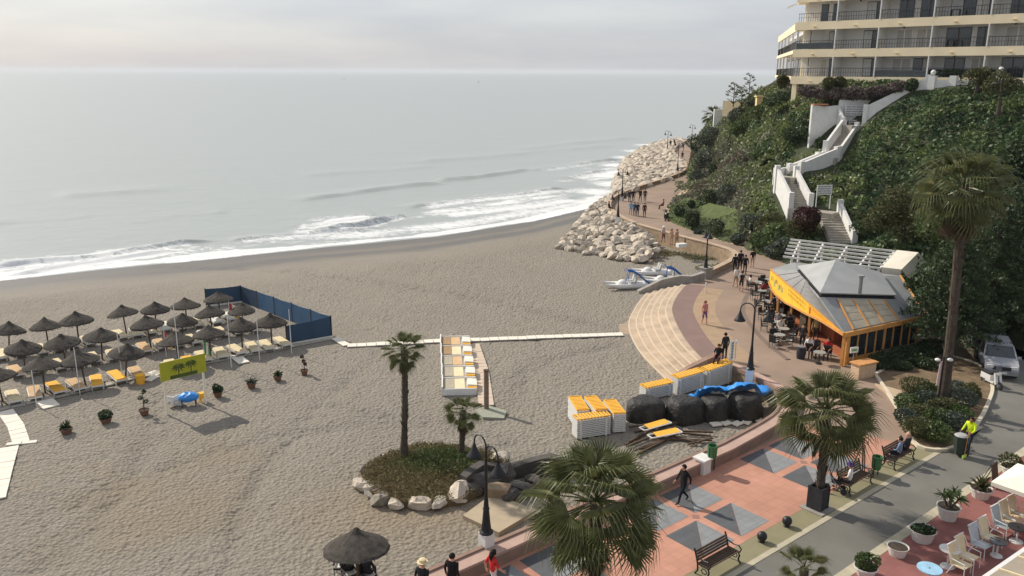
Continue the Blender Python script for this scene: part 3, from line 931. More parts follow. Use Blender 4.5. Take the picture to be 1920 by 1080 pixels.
# level shelf the apartment block stands on
ctrl = np.array(ctrl)
def tps(r): return np.where(r > 0, r * r * np.log(np.maximum(r, 1e-9)), 0)
n = len(ctrl)
Dm = np.hypot(ctrl[:, 0][:, None] - ctrl[:, 0][None], ctrl[:, 1][:, None] - ctrl[:, 1][None])
A = np.zeros((n + 3, n + 3)); A[:n, :n] = tps(Dm) + np.eye(n) * 2.0; A[:n, n] = 1; A[:n, n + 1:] = ctrl[:, :2]; A[n, :n] = 1; A[n + 1:, :n] = ctrl[:, :2].T
wv = np.linalg.solve(A, np.concatenate([ctrl[:, 2], np.zeros(3)]))
def hill_z(x, y):
    x = np.asarray(x, float); y = np.asarray(y, float)
    sh = x.shape; x = x.ravel(); y = y.ravel()
    out = np.empty(len(x))
    for i in range(0, len(x), 20000):
        xa, ya = x[i:i + 20000], y[i:i + 20000]
        out[i:i + 20000] = tps(np.hypot(xa[:, None] - ctrl[:, 0][None], ya[:, None] - ctrl[:, 1][None])) @ wv[:n] + wv[n] + wv[n + 1] * xa + wv[n + 2] * ya
    return out.reshape(sh)
flat_polys = [[(p.x, p.y) for p in promenade_poly], [(p.x, p.y) for p in road_poly], [(p.x, p.y) for p in gp[:-1]]]
xs = np.arange(20, 96, .6); ys = np.arange(50, 232, .7)
HX, HY = np.meshgrid(xs, ys)
HZ = hill_z(HX, HY)
HZ = np.clip(HZ, -.5, 16.2) + .55 * (fbm(HX, HY, .35, 3, 71) - .5) * np.clip(HZ / 3, 0, 1)
for fpoly in flat_polys:
    HZ = np.where(inpoly(HX, HY, fpoly), -.4, HZ)
seaward = np.zeros(HX.shape, bool)
gpoly = [(p.x, p.y) for p in ground_poly]
HZ = np.where(inpoly(HX, HY, gpoly), HZ, -3.4)
nx, ny = len(xs), len(ys)
idx = np.arange(nx * ny).reshape(ny, nx)
F = np.stack([idx[:-1, :-1], idx[:-1, 1:], idx[1:, 1:], idx[1:, :-1]], -1).reshape(-1, 4)
zf = HZ.ravel()[F].max(axis=1)
F = F[zf > -.3]
me = npmesh('hill', np.stack([HX, HY, HZ], -1).reshape(-1, 3), F)
hillm = mat('hill_earth', (.045, .055, .026), .95, .45, .5, .15, 2, detail=8)
kind(mkobj('hill', me, hillm, smooth=True), label='steep green headland slope below the apartment block')
from bisect import bisect
def hz_at(x, y):
    i = int(np.clip((x - 20) / .6, 0, nx - 2)); j = int(np.clip((y - 50) / .7, 0, ny - 2))
    fx, fy = (x - xs[i]) / .6, (y - ys[j]) / .7
    return float((HZ[j, i] * (1 - fx) + HZ[j, i + 1] * fx) * (1 - fy) + (HZ[j + 1, i] * (1 - fx) + HZ[j + 1, i + 1] * fx) * fy)
def hit_hill(u, v):
    """where the sight line first meets the hill"""
    r = ray(u, v)
    for y in np.arange(50, 215, .4):
        t = y / r[1]
        x, z = r[0] * t, CAMH + r[2] * t
        if 20 < x < 95 and z < hz_at(x, y):
            return Vector((x, y, hz_at(x, y)))
    return G(u, v)

# ---- leaf clouds
def leaf_quads(C, size, aspect=.55, up=0.0):
    n = len(C)
    a = rng.normal(size=(n, 3)); a /= np.linalg.norm(a, axis=1)[:, None]
    b = rng.normal(size=(n, 3)); b[:, 2] += up
    b -= a * (a * b).sum(1)[:, None]; b /= np.linalg.norm(b, axis=1)[:, None]
    s = (size * rng.uniform(.6, 1.3, n))[:, None]
    V = np.stack([C - a * s, C - b * s * aspect, C + a * s, C + b * s * aspect], 1).reshape(-1, 3)
    return V, np.arange(n * 4).reshape(-1, 4)
def leaf_mesh(name, C, size, aspect=.55, up=0.0, val=None):
    V, F = leaf_quads(C, size, aspect, up)
    me = npmesh(name, V, F)
    if val is not None:
        attr(me, 'kind', np.repeat(val, 4))
    return me
hill_leaf = leafmat('hill_leaves', [(.034, .066, .03), (.085, .135, .05), (.21, .25, .09), (.2, .2, .14), (.17, .12, .085)], .5, .2, 'kind')
# scatter over visible hill faces
P = np.stack([HX, HY, HZ], -1).reshape(-1, 3)
c0, c1, c2, c3 = (P[F[:, i]] for i in range(4))
cen = (c0 + c1 + c2 + c3) / 4
area = np.linalg.norm(np.cross(c2 - c0, c3 - c1), axis=1) / 2
dist = np.hypot(cen[:, 0], cen[:, 1])
wgt = area / np.maximum(dist, 60) ** 1.3
wgt[(cen[:, 2] < .2) | (cen[:, 1] > 190)] = 0
lawn_poly = [(p.x, p.y) for p in (G(1256, 392, .3), G(1252, 408, .3), G(1290, 430, .3), G(1350, 449, .3), G(1385, 440, .5), G(1382, 415, 1), G(1345, 392, 1), G(1285, 372, .6))]
wgt[inpoly(cen[:, 0], cen[:, 1], lawn_poly)] = 0
NL = 210000
pick = rng.choice(len(F), NL, p=wgt / wgt.sum())
a = rng.random((NL, 1)); b2 = rng.random((NL, 1))
C = c0[pick] * (1 - a) * (1 - b2) + c1[pick] * a * (1 - b2) + c2[pick] * a * b2 + c3[pick] * (1 - a) * b2
clump = fbm(C[:, 0], C[:, 1] + C[:, 2], .55, 3, 81)
# the cover grows as separate mounds of different size and tint
from mathutils import kdtree
NSEED = 1500
sp_ = rng.choice(len(F), NSEED, p=wgt / wgt.sum())
SD = cen[sp_]; SR = rng.uniform(.7, 2.0, NSEED) * (.75 + SD[:, 1] / 220); SH = SR * rng.uniform(.35, .8, NSEED); STn = rng.normal(size=NSEED) * .13
kd = kdtree.KDTree(NSEED)
for i_ in range(NSEED): kd.insert((SD[i_, 0], SD[i_, 1], SD[i_, 2]), i_)
kd.balance()
near_i = np.empty(NL, int); near_d = np.empty(NL)
for i_ in range(NL):
    co_, k_, d_ = kd.find((C[i_, 0], C[i_, 1], C[i_, 2])); near_i[i_] = k_; near_d[i_] = d_
flights_px = [(1578, 458, 76, 1553, 400, 80.5), (1553, 400, 80.5, 1500, 388, 82.5), (1500, 388, 82.5, 1474, 336, 87.5), (1474, 336, 87.5, 1490, 325, 88.6), (1490, 325, 88.6, 1557, 297, 91), (1560, 292, 91.2, 1592, 247, 95.5), (1592, 247, 95.5, 1622, 222, 96.6), (1622, 222, 96.6, 1738, 168, 94), (1738, 168, 94, 1790, 165, 92), (1519, 230, 97.5, 1600, 225, 97.5), (1546, 390, 80.5, 1546, 380, 81.2)]
dst = np.full(NL, 1e9)
for a_ in flights_px:
    p_, q_ = at(*a_[:3]), at(*a_[3:])
    dx_, dy_ = q_.x - p_.x, q_.y - p_.y
    t_ = np.clip(((C[:, 0] - p_.x) * dx_ + (C[:, 1] - p_.y) * dy_) / (dx_ * dx_ + dy_ * dy_ + 1e-9), 0, 1)
    dst = np.minimum(dst, np.hypot(C[:, 0] - p_.x - t_ * dx_, C[:, 1] - p_.y - t_ * dy_))
calm = np.clip((dst - 1.6) / 3.0, 0, 1) * np.clip((15.2 - C[:, 2]) / 2.5, .12, 1)
dome = calm * np.sqrt(np.clip(1 - (near_d / SR[near_i]) ** 2, 0, 1)) * SH[near_i]
C[:, 2] += dome * (.75 + .3 * rng.random(NL)) + rng.random(NL) ** 2 * (.08 + .25 * calm)
tint = STn[near_i]
# which plants grow where: dark ivy right of the stairs, grassy green on the open slope, grey scrub and bare brown low on the left
sx_ = C[:, 0] / C[:, 1]
right = np.clip((sx_ - .395) / .03, 0, 1)
val = .42 + .35 * (clump - .45) * 2
val = val * (1 - right) + right * (.14 + .3 * np.clip(clump - .4, 0, 1) * 2)
low = np.clip((.318 - sx_) / .05, 0, 1) * np.clip((11 - C[:, 2]) / 5, 0, 1)
val = val * (1 - low) + low * (.78 + .4 * (fbm(C[:, 0], C[:, 1], .4, 2, 91) - .5))
flw = np.clip((C[:, 2] - 14.2) / 1, 0, 1) * (1 - right)
val = val + flw * .2
val = np.clip(val + tint * (1 - .35 * right) + rng.normal(size=NL) * .05, 0, 1)
keep_ = dst > 1.45
C, val = C[keep_], val[keep_]
kind(mkobj('ground_cover', leaf_mesh('ground_cover', C, .215, .6, .3, val), hill_leaf), 'stuff', 'dense ivy, grass and scrub covering the headland slope')
lawn = MB().slab([(x, y, hz_at(x, y) + .16) for x, y in lawn_poly], .5)
lw = mat('lawn_grass', (.075, .1, .03), .95, .3, 1.2, .03, 10)
kind(lawn.build('lawn', lw), label='small green lawn between the promenade and the slope')
C = []
while len(C) < 9000:
    x, y = random.uniform(16, 34), random.uniform(78, 112)
    C.append((x, y))
C = np.array(C); C = C[inpoly(C[:, 0], C[:, 1], lawn_poly)]
lz = np.array([hz_at(x, y) for x, y in C]) + .2
kind(mkobj('lawn_blades', leaf_mesh('lawn_blades', np.c_[C, lz], .12, .4, 1.5), lw), 'stuff', 'grass blades of the small lawn')

# ---- shrubs and trees
def shell_points(n, r, lump=.25, seed=0, inner=.55):
    q = np.random.default_rng(seed)
    d = q.normal(size=(n, 3)); d /= np.linalg.norm(d, axis=1)[:, None]
    K = q.normal(size=(14, 3)); K /= np.linalg.norm(K, axis=1)[:, None]
    amp = q.uniform(-1, 1, 14)
    l = 1 + lump * (np.maximum(0, d @ K.T) ** 4 * amp).sum(1)
    rad = inner + (1 - inner) * q.random(n) ** .5
    return d * (l * rad)[:, None] * np.array(r)
green_d = leafmat('dark_green_leaves', [(.016, .03, .015), (.04, .068, .026), (.075, .11, .04)], .5, .2, scale=1.6)
green_m = leafmat('mid_green_leaves', [(.03, .055, .018), (.075, .115, .035), (.12, .16, .055)], .55, .25, scale=1.6)
green_g = leafmat('grey_green_leaves', [(.035, .05, .035), (.075, .095, .07), (.12, .14, .11)], .6, .2, scale=1.6)
red_l = leafmat('dark_red_leaves', [(.02, .01, .01), (.06, .02, .02), (.1, .035, .03)], .6, .25, scale=1.6)
olive_l = leafmat('olive_leaves', [(.04, .05, .018), (.085, .09, .035), (.13, .125, .05)], .6, .3, scale=1.2)
flower_l = leafmat('flowering_leaves', [(.03, .045, .02), (.08, .085, .05), (.2, .14, .15), (.36, .34, .3)], .6, .2, scale=2.2)
bark = mat('brown_bark', (.085, .068, .05), .95, .35, 5, .02, 14)
def shrub(label, p, r, m, n=700, leaf=.13, name='shrub', stem=True, lump=.3, seed=None, group=None, cat='shrub', zc=.95):
    seed = seed if seed is not None else int(p[0] * 97 + p[1] * 31) % 9999
    root = thing(name, label, cat, p, 0, group)
    C = shell_points(n, r, lump, seed) + np.array([0, 0, r[2] * zc])
    C[:, 2] = np.maximum(C[:, 2], .04) if zc > .9 else C[:, 2]
    mkobj('foliage', leaf_mesh('foliage', C, leaf), m, root)
    MB().tube([(0, 0, -.2), (0.02, 0, r[2] * .6), (.04, .02, r[2] * 1.1)], [.06, .05, .03], 6).build('stem', bark, root)
    return root
def tree(label, base, h, blobs, m, n=5000, leaf=.2, tr=.22, name='tree', seed=1, lean=(0, 0), cat='tree', aspect=.5):
    """blobs: (dx,dy,dz,r) clumps of the crown; each gets a limb"""
    q = random.Random(seed)
    root = thing(name, label, cat, base)
    mb = MB()
    top = Vector((lean[0], lean[1], h))
    mid = Vector((lean[0] * .4 + q.uniform(-.2, .2), lean[1] * .4, h * .5))
    mb.tube([(0, 0, -.3), mid * .5, mid, top * .8 + mid * .1, top], [tr * 1.25, tr, tr * .8, tr * .55, tr * .25], 9)
    tot = sum(b_[3] ** 2 for b_ in blobs)
    Cs = []
    for i, (dx, dy, dz, r) in enumerate(blobs):
        e = Vector((dx, dy, dz))
        st = mid.lerp(top, min(1, max(0, (dz - h * .5) / h)))
        mb.tube([st, st.lerp(e, .5) + Vector((0, 0, -.15 * r)), e], [tr * .4, tr * .25, tr * .08], 6)
        Cs.append(shell_points(int(n * r * r / tot) + 20, (r, r, r * .8), .45, seed * 17 + i, .35) + np.array(e))
    mb.build('trunk', bark, root)
    mkobj('crown', leaf_mesh('crown', np.concatenate(Cs), leaf, aspect), m, root)
    return root

# topiary and bushes round the lawn
def on(u, v): return hit_hill(u, v)
topi = [(1273, 413, .75, 'round clipped bush on the lawn nearest the promenade kerb'), (1296, 390, .5, 'small round standard bush at the back of the lawn'), (1343, 440, .85, 'rounded clipped bush at the right end of the lawn')]
for u, v, r, lab in topi:
    shrub(lab, on(u, v), (r, r, r), green_d, 900, .1, 'topiary_bush', lump=.08, cat='bush')
root = thing('topiary_bush', 'square clipped dark hedge block on the lawn', 'bush', on(1297, 430))
q = np.random.default_rng(5); C = q.uniform(-1, 1, (2600, 3)); ax = q.integers(0, 3, 2600); C[np.arange(2600), ax] = np.sign(C[np.arange(2600), ax]) * q.uniform(.85, 1, 2600)
mkobj('foliage', leaf_mesh('foliage', C * np.array([.65, .65, .75]) + np.array([0, 0, .95]), .1), green_d, root)
MB().tube([(0, 0, -.2), (0, 0, .8)], .06, 6).build('stem', bark, root)
for i, (u, v, rx, rz, m, lab) in enumerate([
    (1310, 441, .9, .5, green_g, 'low grey-green bush in front of the square hedge'),
    (1385, 452, 1.6, .9, green_g, 'wide grey-green bush at the kerb right of the lawn'), (1425, 462, 1.8, 1.2, green_m, 'broad green bush at the foot of the slope'),
    (1460, 470, 1.8, 1.4, green_g, 'grey-green bush beside the pergola end'), (1410, 428, 2.0, 1.5, green_g, 'large grey-green bush low on the slope'),
    (1445, 425, 2.0, 1.6, olive_l, 'olive coloured bush on the lower slope'), (1330, 385, 1.8, 2.2, green_d, 'tall dark bush at the back of the lawn'),
    (1365, 375, 2.0, 2.2, green_g, 'grey bush hanging over the lawn'), (1310, 340, 2.2, 2.0, green_g, 'dense grey bush at the inner bend of the promenade'),
    (1320, 310, 2.6, 2.4, green_g, 'wide scrub bush above the inner bend'), (1340, 330, 2.4, 2.2, green_d, 'dark scrub bush on the cliff foot'), (1312, 275, 2.6, 2.2, green_d, 'dark scrub bush where the promenade disappears'),
    (1335, 262, 2.6, 2.0, green_g, 'grey scrub below the white villa wall'), (1390, 250, 2.2, 1.8, green_m, 'green bush high on the left slope'), (1430, 215, 2.2, 1.6, green_m, 'green bush below the beige gate pillar'),
    (1385, 226, 2.4, 1.7, green_g, 'dark bush behind the white villa wall'), (1508, 250, 2.0, 1.4, green_d, 'dark bush against the white retaining wall'), (1500, 262, 2.4, 1.7, green_d, 'dark bush left of the stairway bend'),
    (1545, 272, 1.4, 1.0, green_d, 'small dark bush below the retaining wall'), (1465, 195, 1.8, 1.4, green_d, 'dark bush under the corner of the apartment block'), (1470, 162, 1.3, 1.2, olive_l, 'olive bush at the apartment block pillar'),
    (1500, 440, 2.2, 1.7, olive_l, 'olive bush above the pergola'), (1430, 300, 2.2, 1.3, green_m, 'bright green bush on the middle slope'), (1625, 440, 2.2, 1.7, green_d, 'dark bush right of the lowest flight of stairs'),
    (1660, 420, 2.4, 2.0, green_d, 'large dark bush on the slope right of the stairs'), (1850, 150, 1.8, 1.6, olive_l, 'olive shrub on the terrace wall before the apartments')]):
    shrub(lab, on(u, v), (rx * .72, rx * .72, rz * .72), m, 1700, .12 if v > 350 else .15, 'bush', lump=.5, cat='bush', zc=.3)
shrub('dark red bush between two flights of the white stairway', on(1513, 440), (1.3, 1.25, 1.55), red_l, 2200, .13, 'red_bush', lump=.35, cat='bush')
for u, v, lab in ((1553, 158, 'left one of two round clipped trees before the apartment balcony'), (1573, 157, 'right one of two round clipped trees before the apartment balcony'), (1707, 163, 'round clipped tree beside the upper end of the stairway')):
    b_ = at(u, v + 14, 99 if u < 1700 else 93.5)
    rt = thing('standard_tree', lab, 'tree', (b_.x, b_.y, b_.z - .6))
    MB().tube([(0, 0, 0), (0, 0, 1.3)], .06, 6).build('trunk', bark, rt)
    mkobj('crown', leaf_mesh('crown', shell_points(900, (.75, .75, .7), .1, u) + np.array([0, 0, 1.6]), .12), olive_l if u < 1700 else green_d, rt)
# flower bed under the balcony
for i, (u, v) in enumerate(((1520, 178), (1545, 184), (1572, 183), (1600, 183), (1628, 182), (1655, 178), (1680, 172))):
    shrub(ORD[i] + ' flowering shrub from the left in the bed below the apartment balcony', at(u, v + 4, 100.5 - i * .9), (1.35, 1.0, .7), flower_l, 1400, .16, 'flowering_shrub', lump=.3, group='flowering shrubs below the balcony')

# agave flower stalks on the skyline
for i, (u, v0, y) in enumerate(((1403, 140, 128), (1375, 158, 130), (1390, 168, 127))):
    b_ = at(u, 195, y); t_ = at(u + 2, v0, y)
    rt = thing('agave_plant', ('tallest', 'left', 'shortest')[i] + ' branching agave flower stalk on the skyline of the headland', 'plant', b_)
    h = t_.z - b_.z
    MB().tube([(0, 0, -.5), (0, 0, h)], [.09, .04], 6).build('stalk', bark, rt)
    pts = []
    br = MB()
    for k in range(13):
        zz = h * (.3 + .7 * k / 13); L = 1.15 * (1 - .6 * k / 13); a = k * 2.4
        e = (math.cos(a) * L, math.sin(a) * L, zz + .35)
        br.tube([(0, 0, zz), e], [.035, .025], 4)
        pts.append(shell_points(28, (.27, .27, .18), .2, k) + np.array(e))
    kind(br.build('branches', bark, rt), 'stuff')
    kind(mkobj('seed_heads', leaf_mesh('seed_heads', np.concatenate(pts), .1), olive_l, rt), 'stuff')
    lv = MB()
    for k in range(14):
        a = k * 2 * math.pi / 14; c_, s_ = math.cos(a), math.sin(a)
        lv.add([(-s_ * .09, c_ * .09, 0), (s_ * .09, -c_ * .09, 0), (c_ * .9 + s_ * .06, s_ * .9 - c_ * .06, .7), (c_ * 1.2, s_ * 1.2, .85)], [(0, 1, 2, 3)])
    lv.build('rosette', green_g, rt)
# walls of the villa on the headland
vw = thing('villa_wall', 'white wall with balustrade on the edge of the headland', 'wall', at(1346, 225, 143))
MB().box((0, 0, -.3), (1.5, .5, 4.2)).build('tower', white, vw)
MB().box((3.3, .3, .1), (5.0, .3, .25)).box((3.3, .3, 1.2), (5.0, .3, .2)).build('rails', white, vw)
for k in range(10):
    MB().box((1.1 + k * .5, .3, .65), (.16, .16, .95)).build('baluster', white, vw)
tag(MB().prism([(at(1355, 200, 134)).xy, at(1402, 196, 130).xy, (at(1402, 196, 130).xy + Vector((.3, .5))), (at(1355, 200, 134).xy + Vector((.3, .5)))], at(1378, 190, 131).z - 2.4, at(1378, 190, 131).z).build('garden_wall', mat('sandy_render', srgb(178, 164, 134), .9, .15)), 'sandy yellow garden wall on the headland skyline', 'wall')
pb = at(1423, 190, 120)
gpil = thing('gate_pillar', 'slim beige pillar with a flat cap on the headland', 'pillar', (pb.x, pb.y, pb.z - 2.2))
MB().box((0, 0, 1.4), (.8, .8, 2.8)).build('shaft', mat('beige_render', srgb(222, 196, 150), .85, .08), gpil)
MB().box((0, 0, 2.88), (1.1, 1.1, .16)).build('cap', MATS['beige_render'], gpil)
# ================================================================== apartment block
P0 = at(1487, 143, 107); P1 = at(1935, 146.5, 88)
Z0 = P0.z
FE = Vector((P1.x - P0.x, P1.y - P0.y, 0)).normalized()
FN = Vector((FE.y, -FE.x, 0))
if FN.y > 0: FN = -FN
def FB(s, n, z): 
    p = P0 + FE * s + FN * n
    return Vector((p.x, p.y, z))
def s_of(u, v):
    r = ray(u, v)
    # intersect with the facade plane through P0
    k = (P0.x * FN.x + P0.y * FN.y) / (r[0] * FN.x + r[1] * FN.y)
    return (Vector((r[0] * k, r[1] * k, 0)) - Vector((P0.x, P0.y, 0))).dot(FE)
FLH = 3.2
fang = math.atan2(FE.y, FE.x)
bandm = mat('cream_band', srgb(236, 220, 186), .85, .07, .4, .004, 10)
wallg = mat('balcony_wall', srgb(206, 205, 201), .85, .06, .5)
divm = mat('white_divider', (.78, .76, .72), .8, .05)
railm = mat('dark_railing', (.035, .04, .045), .5, .2)
framem = mat('brown_frame', (.05, .04, .035), .5, .2)
blindm = mat('grey_shutter', srgb(176, 174, 168), .7, .1, 2)
curt = mat('pale_curtain', srgb(190, 192, 190), .8, .15, 3)
apt = thing('apartment_block', 'large cream and white apartment block with long balconies on top of the headland', 'building', FB(0, 0, Z0))
apt.location = (0, 0, 0)
def fbox(mb, s0, s1, n0, n1, z0, z1, m=0):
    c = FB((s0 + s1) / 2, (n0 + n1) / 2, (z0 + z1) / 2)
    return mb.box(c, (abs(s1 - s0), abs(n1 - n0), abs(z1 - z0)), fang, m)
divs = [-.05] + [s_of(u, 70) for u in (1566, 1646, 1746, 1852, 1964)]
divs.append(divs[-1] + 6.2)
LEN = divs[-1]
win_spec = {  # (floor, bay): list of (from, to, kind)
    (0, 0): [(.42, .66, 'blind'), (.72, .95, 'half')], (0, 1): [(.55, .97, 'curtain')], (0, 2): [(.2, .55, 'blind'), (.6, .95, 'half')], (0, 3): [(.18, .55, 'dark'), (.66, .95, 'blind')], (0, 4): [(.2, .6, 'dark'), (.72, .97, 'dark')], (0, 5): [(.3, .6, 'dark')],
    (1, 0): [(.3, .5, 'dark'), (.66, .93, 'curtain')], (1, 1): [(.5, .92, 'curtain')], (1, 2): [(.22, .52, 'blind'), (.6, .96, 'blind')], (1, 3): [(.15, .6, 'dark'), (.7, .98, 'dark')], (1, 4): [(.2, .62, 'blind'), (.74, .97, 'dark')], (1, 5): [(.2, .7, 'dark')],
    (2, 0): [(.4, .58, 'dark'), (.7, .96, 'dark')], (2, 1): [(.52, .97, 'curtain')], (2, 2): [(.22, .5, 'dark'), (.62, .97, 'dark')], (2, 3): [(.17, .62, 'curtain'), (.72, .98, 'curtain')], (2, 4): [(.22, .48, 'dark'), (.5, .9, 'curtain')], (2, 5): [(.2, .7, 'dark')],
}
for k in range(5):
    z = Z0 + FLH * k
    mb = fbox(MB(), -.3, LEN, -.18, .02, z - .92, z)
    fbox(mb, -.3, LEN, -2.2, -.181, z - .3, z - .02)
    mb.build('balcony_band', bandm, apt)
    sp = MB()
    for i in range(len(divs) - 1):
        fbox(sp, divs[i] + 2.2, divs[i] + 2.5, .02, .3, z - .6, z - .55)
    sp.build('water_spouts', MATS['beige_render'], apt)
    if k == 4: break
    for i in range(len(divs) - 1):
        s0, s1 = divs[i], divs[i + 1]
        W_ = s1 - s0
        fbox(MB(), s0 + .06, s1 - .06, -2.2, -2.0, z - .02, z + FLH - .3).build('wall', wallg, apt)
        fbox(MB(), s1 - .06, s1 + .06, -2.0, .06, z - .0, z + FLH - .93).build('divider', divm, apt)
        rl = fbox(MB(), s0 + .08, s1 - .08, -.12, -.07, z + .95, z + 1.01)
        fbox(rl, s0 + .08, s1 - .08, -.115, -.085, z + .5, z + .53)
        for q_ in range(int(W_ / .3)):
            fbox(rl, s0 + .15 + q_ * .3, s0 + .18 + q_ * .3, -.115, -.085, z, z + .95)
        rl.build('railing', railm, apt)
        if (i + k) % 3 != 0:
            fbox(MB(), s0 + .1, s1 - .1, -.1, -.095, z + .04, z + .75).build('railing_screen', glass, apt) if (i * 5 + k * 3) % 7 == 3 else None
        for (f0, f1, kd) in win_spec.get((k if k < 3 else 1, i), [(.3, .7, 'dark')]):
            a0, a1 = s0 + f0 * W_, s0 + f1 * W_
            hgt = 2.1
            wn_ = fbox(MB(), a0, a1, -2.0, -1.95, z + .02, z + hgt)
            wn_ = wn_.build('window', framem if kd != 'blind' else divm, apt)
            npn = 2 if a1 - a0 > 1.3 else 1
            for j in range(npn):
                b0 = a0 + (a1 - a0) * j / npn + .06; b1 = a0 + (a1 - a0) * (j + 1) / npn - .06
                mm = {'dark': glass, 'curtain': curt if j == 0 else glass, 'blind': blindm, 'half': blindm if j else glass}[kd]
                fbox(MB(), b0, b1, -1.95, -1.935, z + .1, z + hgt - .08).build('pane', mm, wn_)
        if (i * 3 + k) % 4 in (0, 2):
            for j in range(1 + (i + k) % 2):
                ac = fbox(MB(), s0 + W_ * (.5 + .18 * j), s0 + W_ * (.5 + .18 * j) + .75, -2.0, -1.7, z + 2.3, z + 2.8)
                ac = ac.build('air_conditioner', blindm, apt)
                c_ = FB(s0 + W_ * (.5 + .18 * j) + .3, -1.69, z + 2.55)
                fan_ = MB().tube([c_, c_ + FN * .02], .2, 12).build('fan_grille', railm, ac)
        else:
            lp_ = FB(s0 + W_ * .35, -1.92, z + 2.3)
            MB().ball(lp_, .12, 8, 6).build('wall_lamp', railm, apt)
        if (k, i) in ((1, 3), (0, 2), (2, 3), (1, 5)):
            t0 = s0 + W_ * .25
            tb = fbox(MB(), t0, t0 + .9, -1.3, -.6, z + .7, z + .74)
            for q_ in (0, .85):
                fbox(tb, t0 + q_, t0 + q_ + .04, -1.2, -.7, z, z + .7)
            tb.build('balcony_table', framem, apt)
# end wall and body of the block behind
bd = MB()
q0, q1, q2, q3 = FB(-.25, -2.3, 0), FB(LEN, -2.3, 0), FB(LEN, -16, 0), FB(-.25, -16, 0)
bd.prism([q0.xy, q1.xy, q2.xy, q3.xy], Z0 - 1.0, Z0 + FLH * 4 + .4)
bd.build('body', wallg, apt)
ew = MB()
fbox(ew, -.3, -.06, -16, -2.21, Z0 - .9, Z0 + FLH * 4)
ew.build('end_wall', bandm, apt)
# base below the first balcony
fbox(MB(), 1.2, LEN, -1.8, -.6, Z0 - 3.5, Z0 - .93).build('base_wall', bandm, apt)
fbox(MB(), -.1, .5, -.7, -.1, Z0 - 3.8, Z0 - .93).build('pillar', bandm, apt)
# lower glazed wing running back from the corner
PW = at(1454, 143.5, 150)
WE = Vector((PW.x - P0.x, PW.y - P0.y, 0)); WL = WE.length; WE.normalize(); WNn = Vector((-WE.y, WE.x, 0)); 
if WNn.x > 0: WNn = -WNn
wang = math.atan2(WE.y, WE.x)
def wbox(mb, s0, s1, n0, n1, z0, z1):
    p = P0 + WE * ((s0 + s1) / 2) + WNn * ((n0 + n1) / 2)
    return mb.box((p.x, p.y, (z0 + z1) / 2), (abs(s1 - s0), abs(n1 - n0), z1 - z0), wang)
for k in range(3):
    z = Z0 + FLH * k
    wbox(MB(), .0, WL, -.2, .05, z - (.45 if k < 2 else .95), z).build('balcony_band', bandm, apt)
    if k < 2:
        wbox(MB(), .3, WL, -2.0, -1.8, z, z + FLH - .46).build('wall', wallg, apt)
        r_ = wbox(MB(), .2, WL - .1, -.1, -.05, z + .95, z + 1.02)
        for q_ in range(int(WL / .8)):
            wbox(r_, .2 + q_ * .8, .24 + q_ * .8, -.09, -.05, z, z + .95)
        r_.build('railing', railm, apt)
        wbox(MB(), 0, WL, -2.2, -.2, z - .3, z - .05).build('floor_slab', bandm, apt)
        for q_ in range(6):
            s_ = .3 + q_ * (WL - .6) / 5.0
            wbox(MB(), s_, s_ + .25, -.3, -.06, z, z + FLH - .46).build('column', divm, apt)
            if q_ < 5:
                w_ = wbox(MB(), s_ + .6, s_ + WL / 5 - .6, -1.8, -1.75, z + .05, z + 2.3).build('window', framem, apt)
                wbox(MB(), s_ + .8, s_ + WL / 5 - .8, -1.75, -1.73, z + .15, z + 2.2).build('pane', glass, w_)
wb = MB(); wbox(wb, .3, WL - .3, -8, -2.01, Z0 - 1, Z0 + FLH * 2 - .3).build('wing_body', wallg, apt)
wbox(MB(), .0, WL, -.2, .05, Z0 + FLH * 2, Z0 + FLH * 2 + .0001 + .0)  # no extra mass above the terrace
# upper storeys' corner balcony end
for k in (2, 3):
    z = Z0 + FLH * k
    wbox(MB(), .0, 3.2, -1.2, .0, z - .92 + (0 if k > 2 else .0), z + (.02 if k > 2 else .03)).build('balcony_end', bandm, apt)
aw = MB()
pa = P0 + WE * 3 + Vector((0, 0, FLH * 2 + 2.5))
aw.slab([pa, pa + WE * 3, pa + WE * 3 + WNn * 1.2 - Vector((0, 0, .5)), pa + WNn * 1.2 - Vector((0, 0, .5))], .05)
aw.build('awning', whitep, apt)

# terrace wall before the apartments, right of the stairway top
tw = thing('terrace_wall', 'white wall with square posts along the terrace before the apartments', 'wall')
tl = [at(1747, 163, 93), at(1800, 165, 91.5), at(1860, 166, 89.5), at(1950, 168, 86)]
wall_along(MB(), tl, -.15, .15, 11, tl[0].z + .75).build('wall_body', white, tw)
for p in (tl[0], tl[0].lerp(tl[1], .75), tl[2]):
    MB().box((p.x, p.y, tl[0].z), (.7, .7, 2.4), fang).build('post', white, tw)
hd = thing('clipped_hedge', 'dark clipped hedge on the terrace before the apartments', 'hedge', tl[1] + Vector((1.0, 2.0, .2)))
C = rng.uniform(-1, 1, (3000, 3)); ax = rng.integers(0, 3, 3000); C[np.arange(3000), ax] = np.sign(C[np.arange(3000), ax])
Cm = C * np.array([3.2, .5, .75]); ca, sa = math.cos(fang), math.sin(fang)
mkobj('foliage', leaf_mesh('foliage', np.c_[Cm[:, 0] * ca - Cm[:, 1] * sa, Cm[:, 0] * sa + Cm[:, 1] * ca, Cm[:, 2] + .9], .14), green_d, hd)
def globe_lamp(label, base, h, r=.28):
    g_ = thing('globe_lamp', label, 'lamp', base)
    MB().tube([(0, 0, 0), (0, 0, h)], .05, 8).build('pole', black, g_)
    MB().ball((0, 0, h + r * .8), r, 12, 8).build('globe', whitep, g_, True)
globe_lamp('white globe lamp on the stairway post at the top', tl[0] + Vector((0, 0, 1.15)), .15)
globe_lamp('white globe lamp on a pole before the apartments, right of the hedge', at(1873, 160, 88) , 1.4, .25)

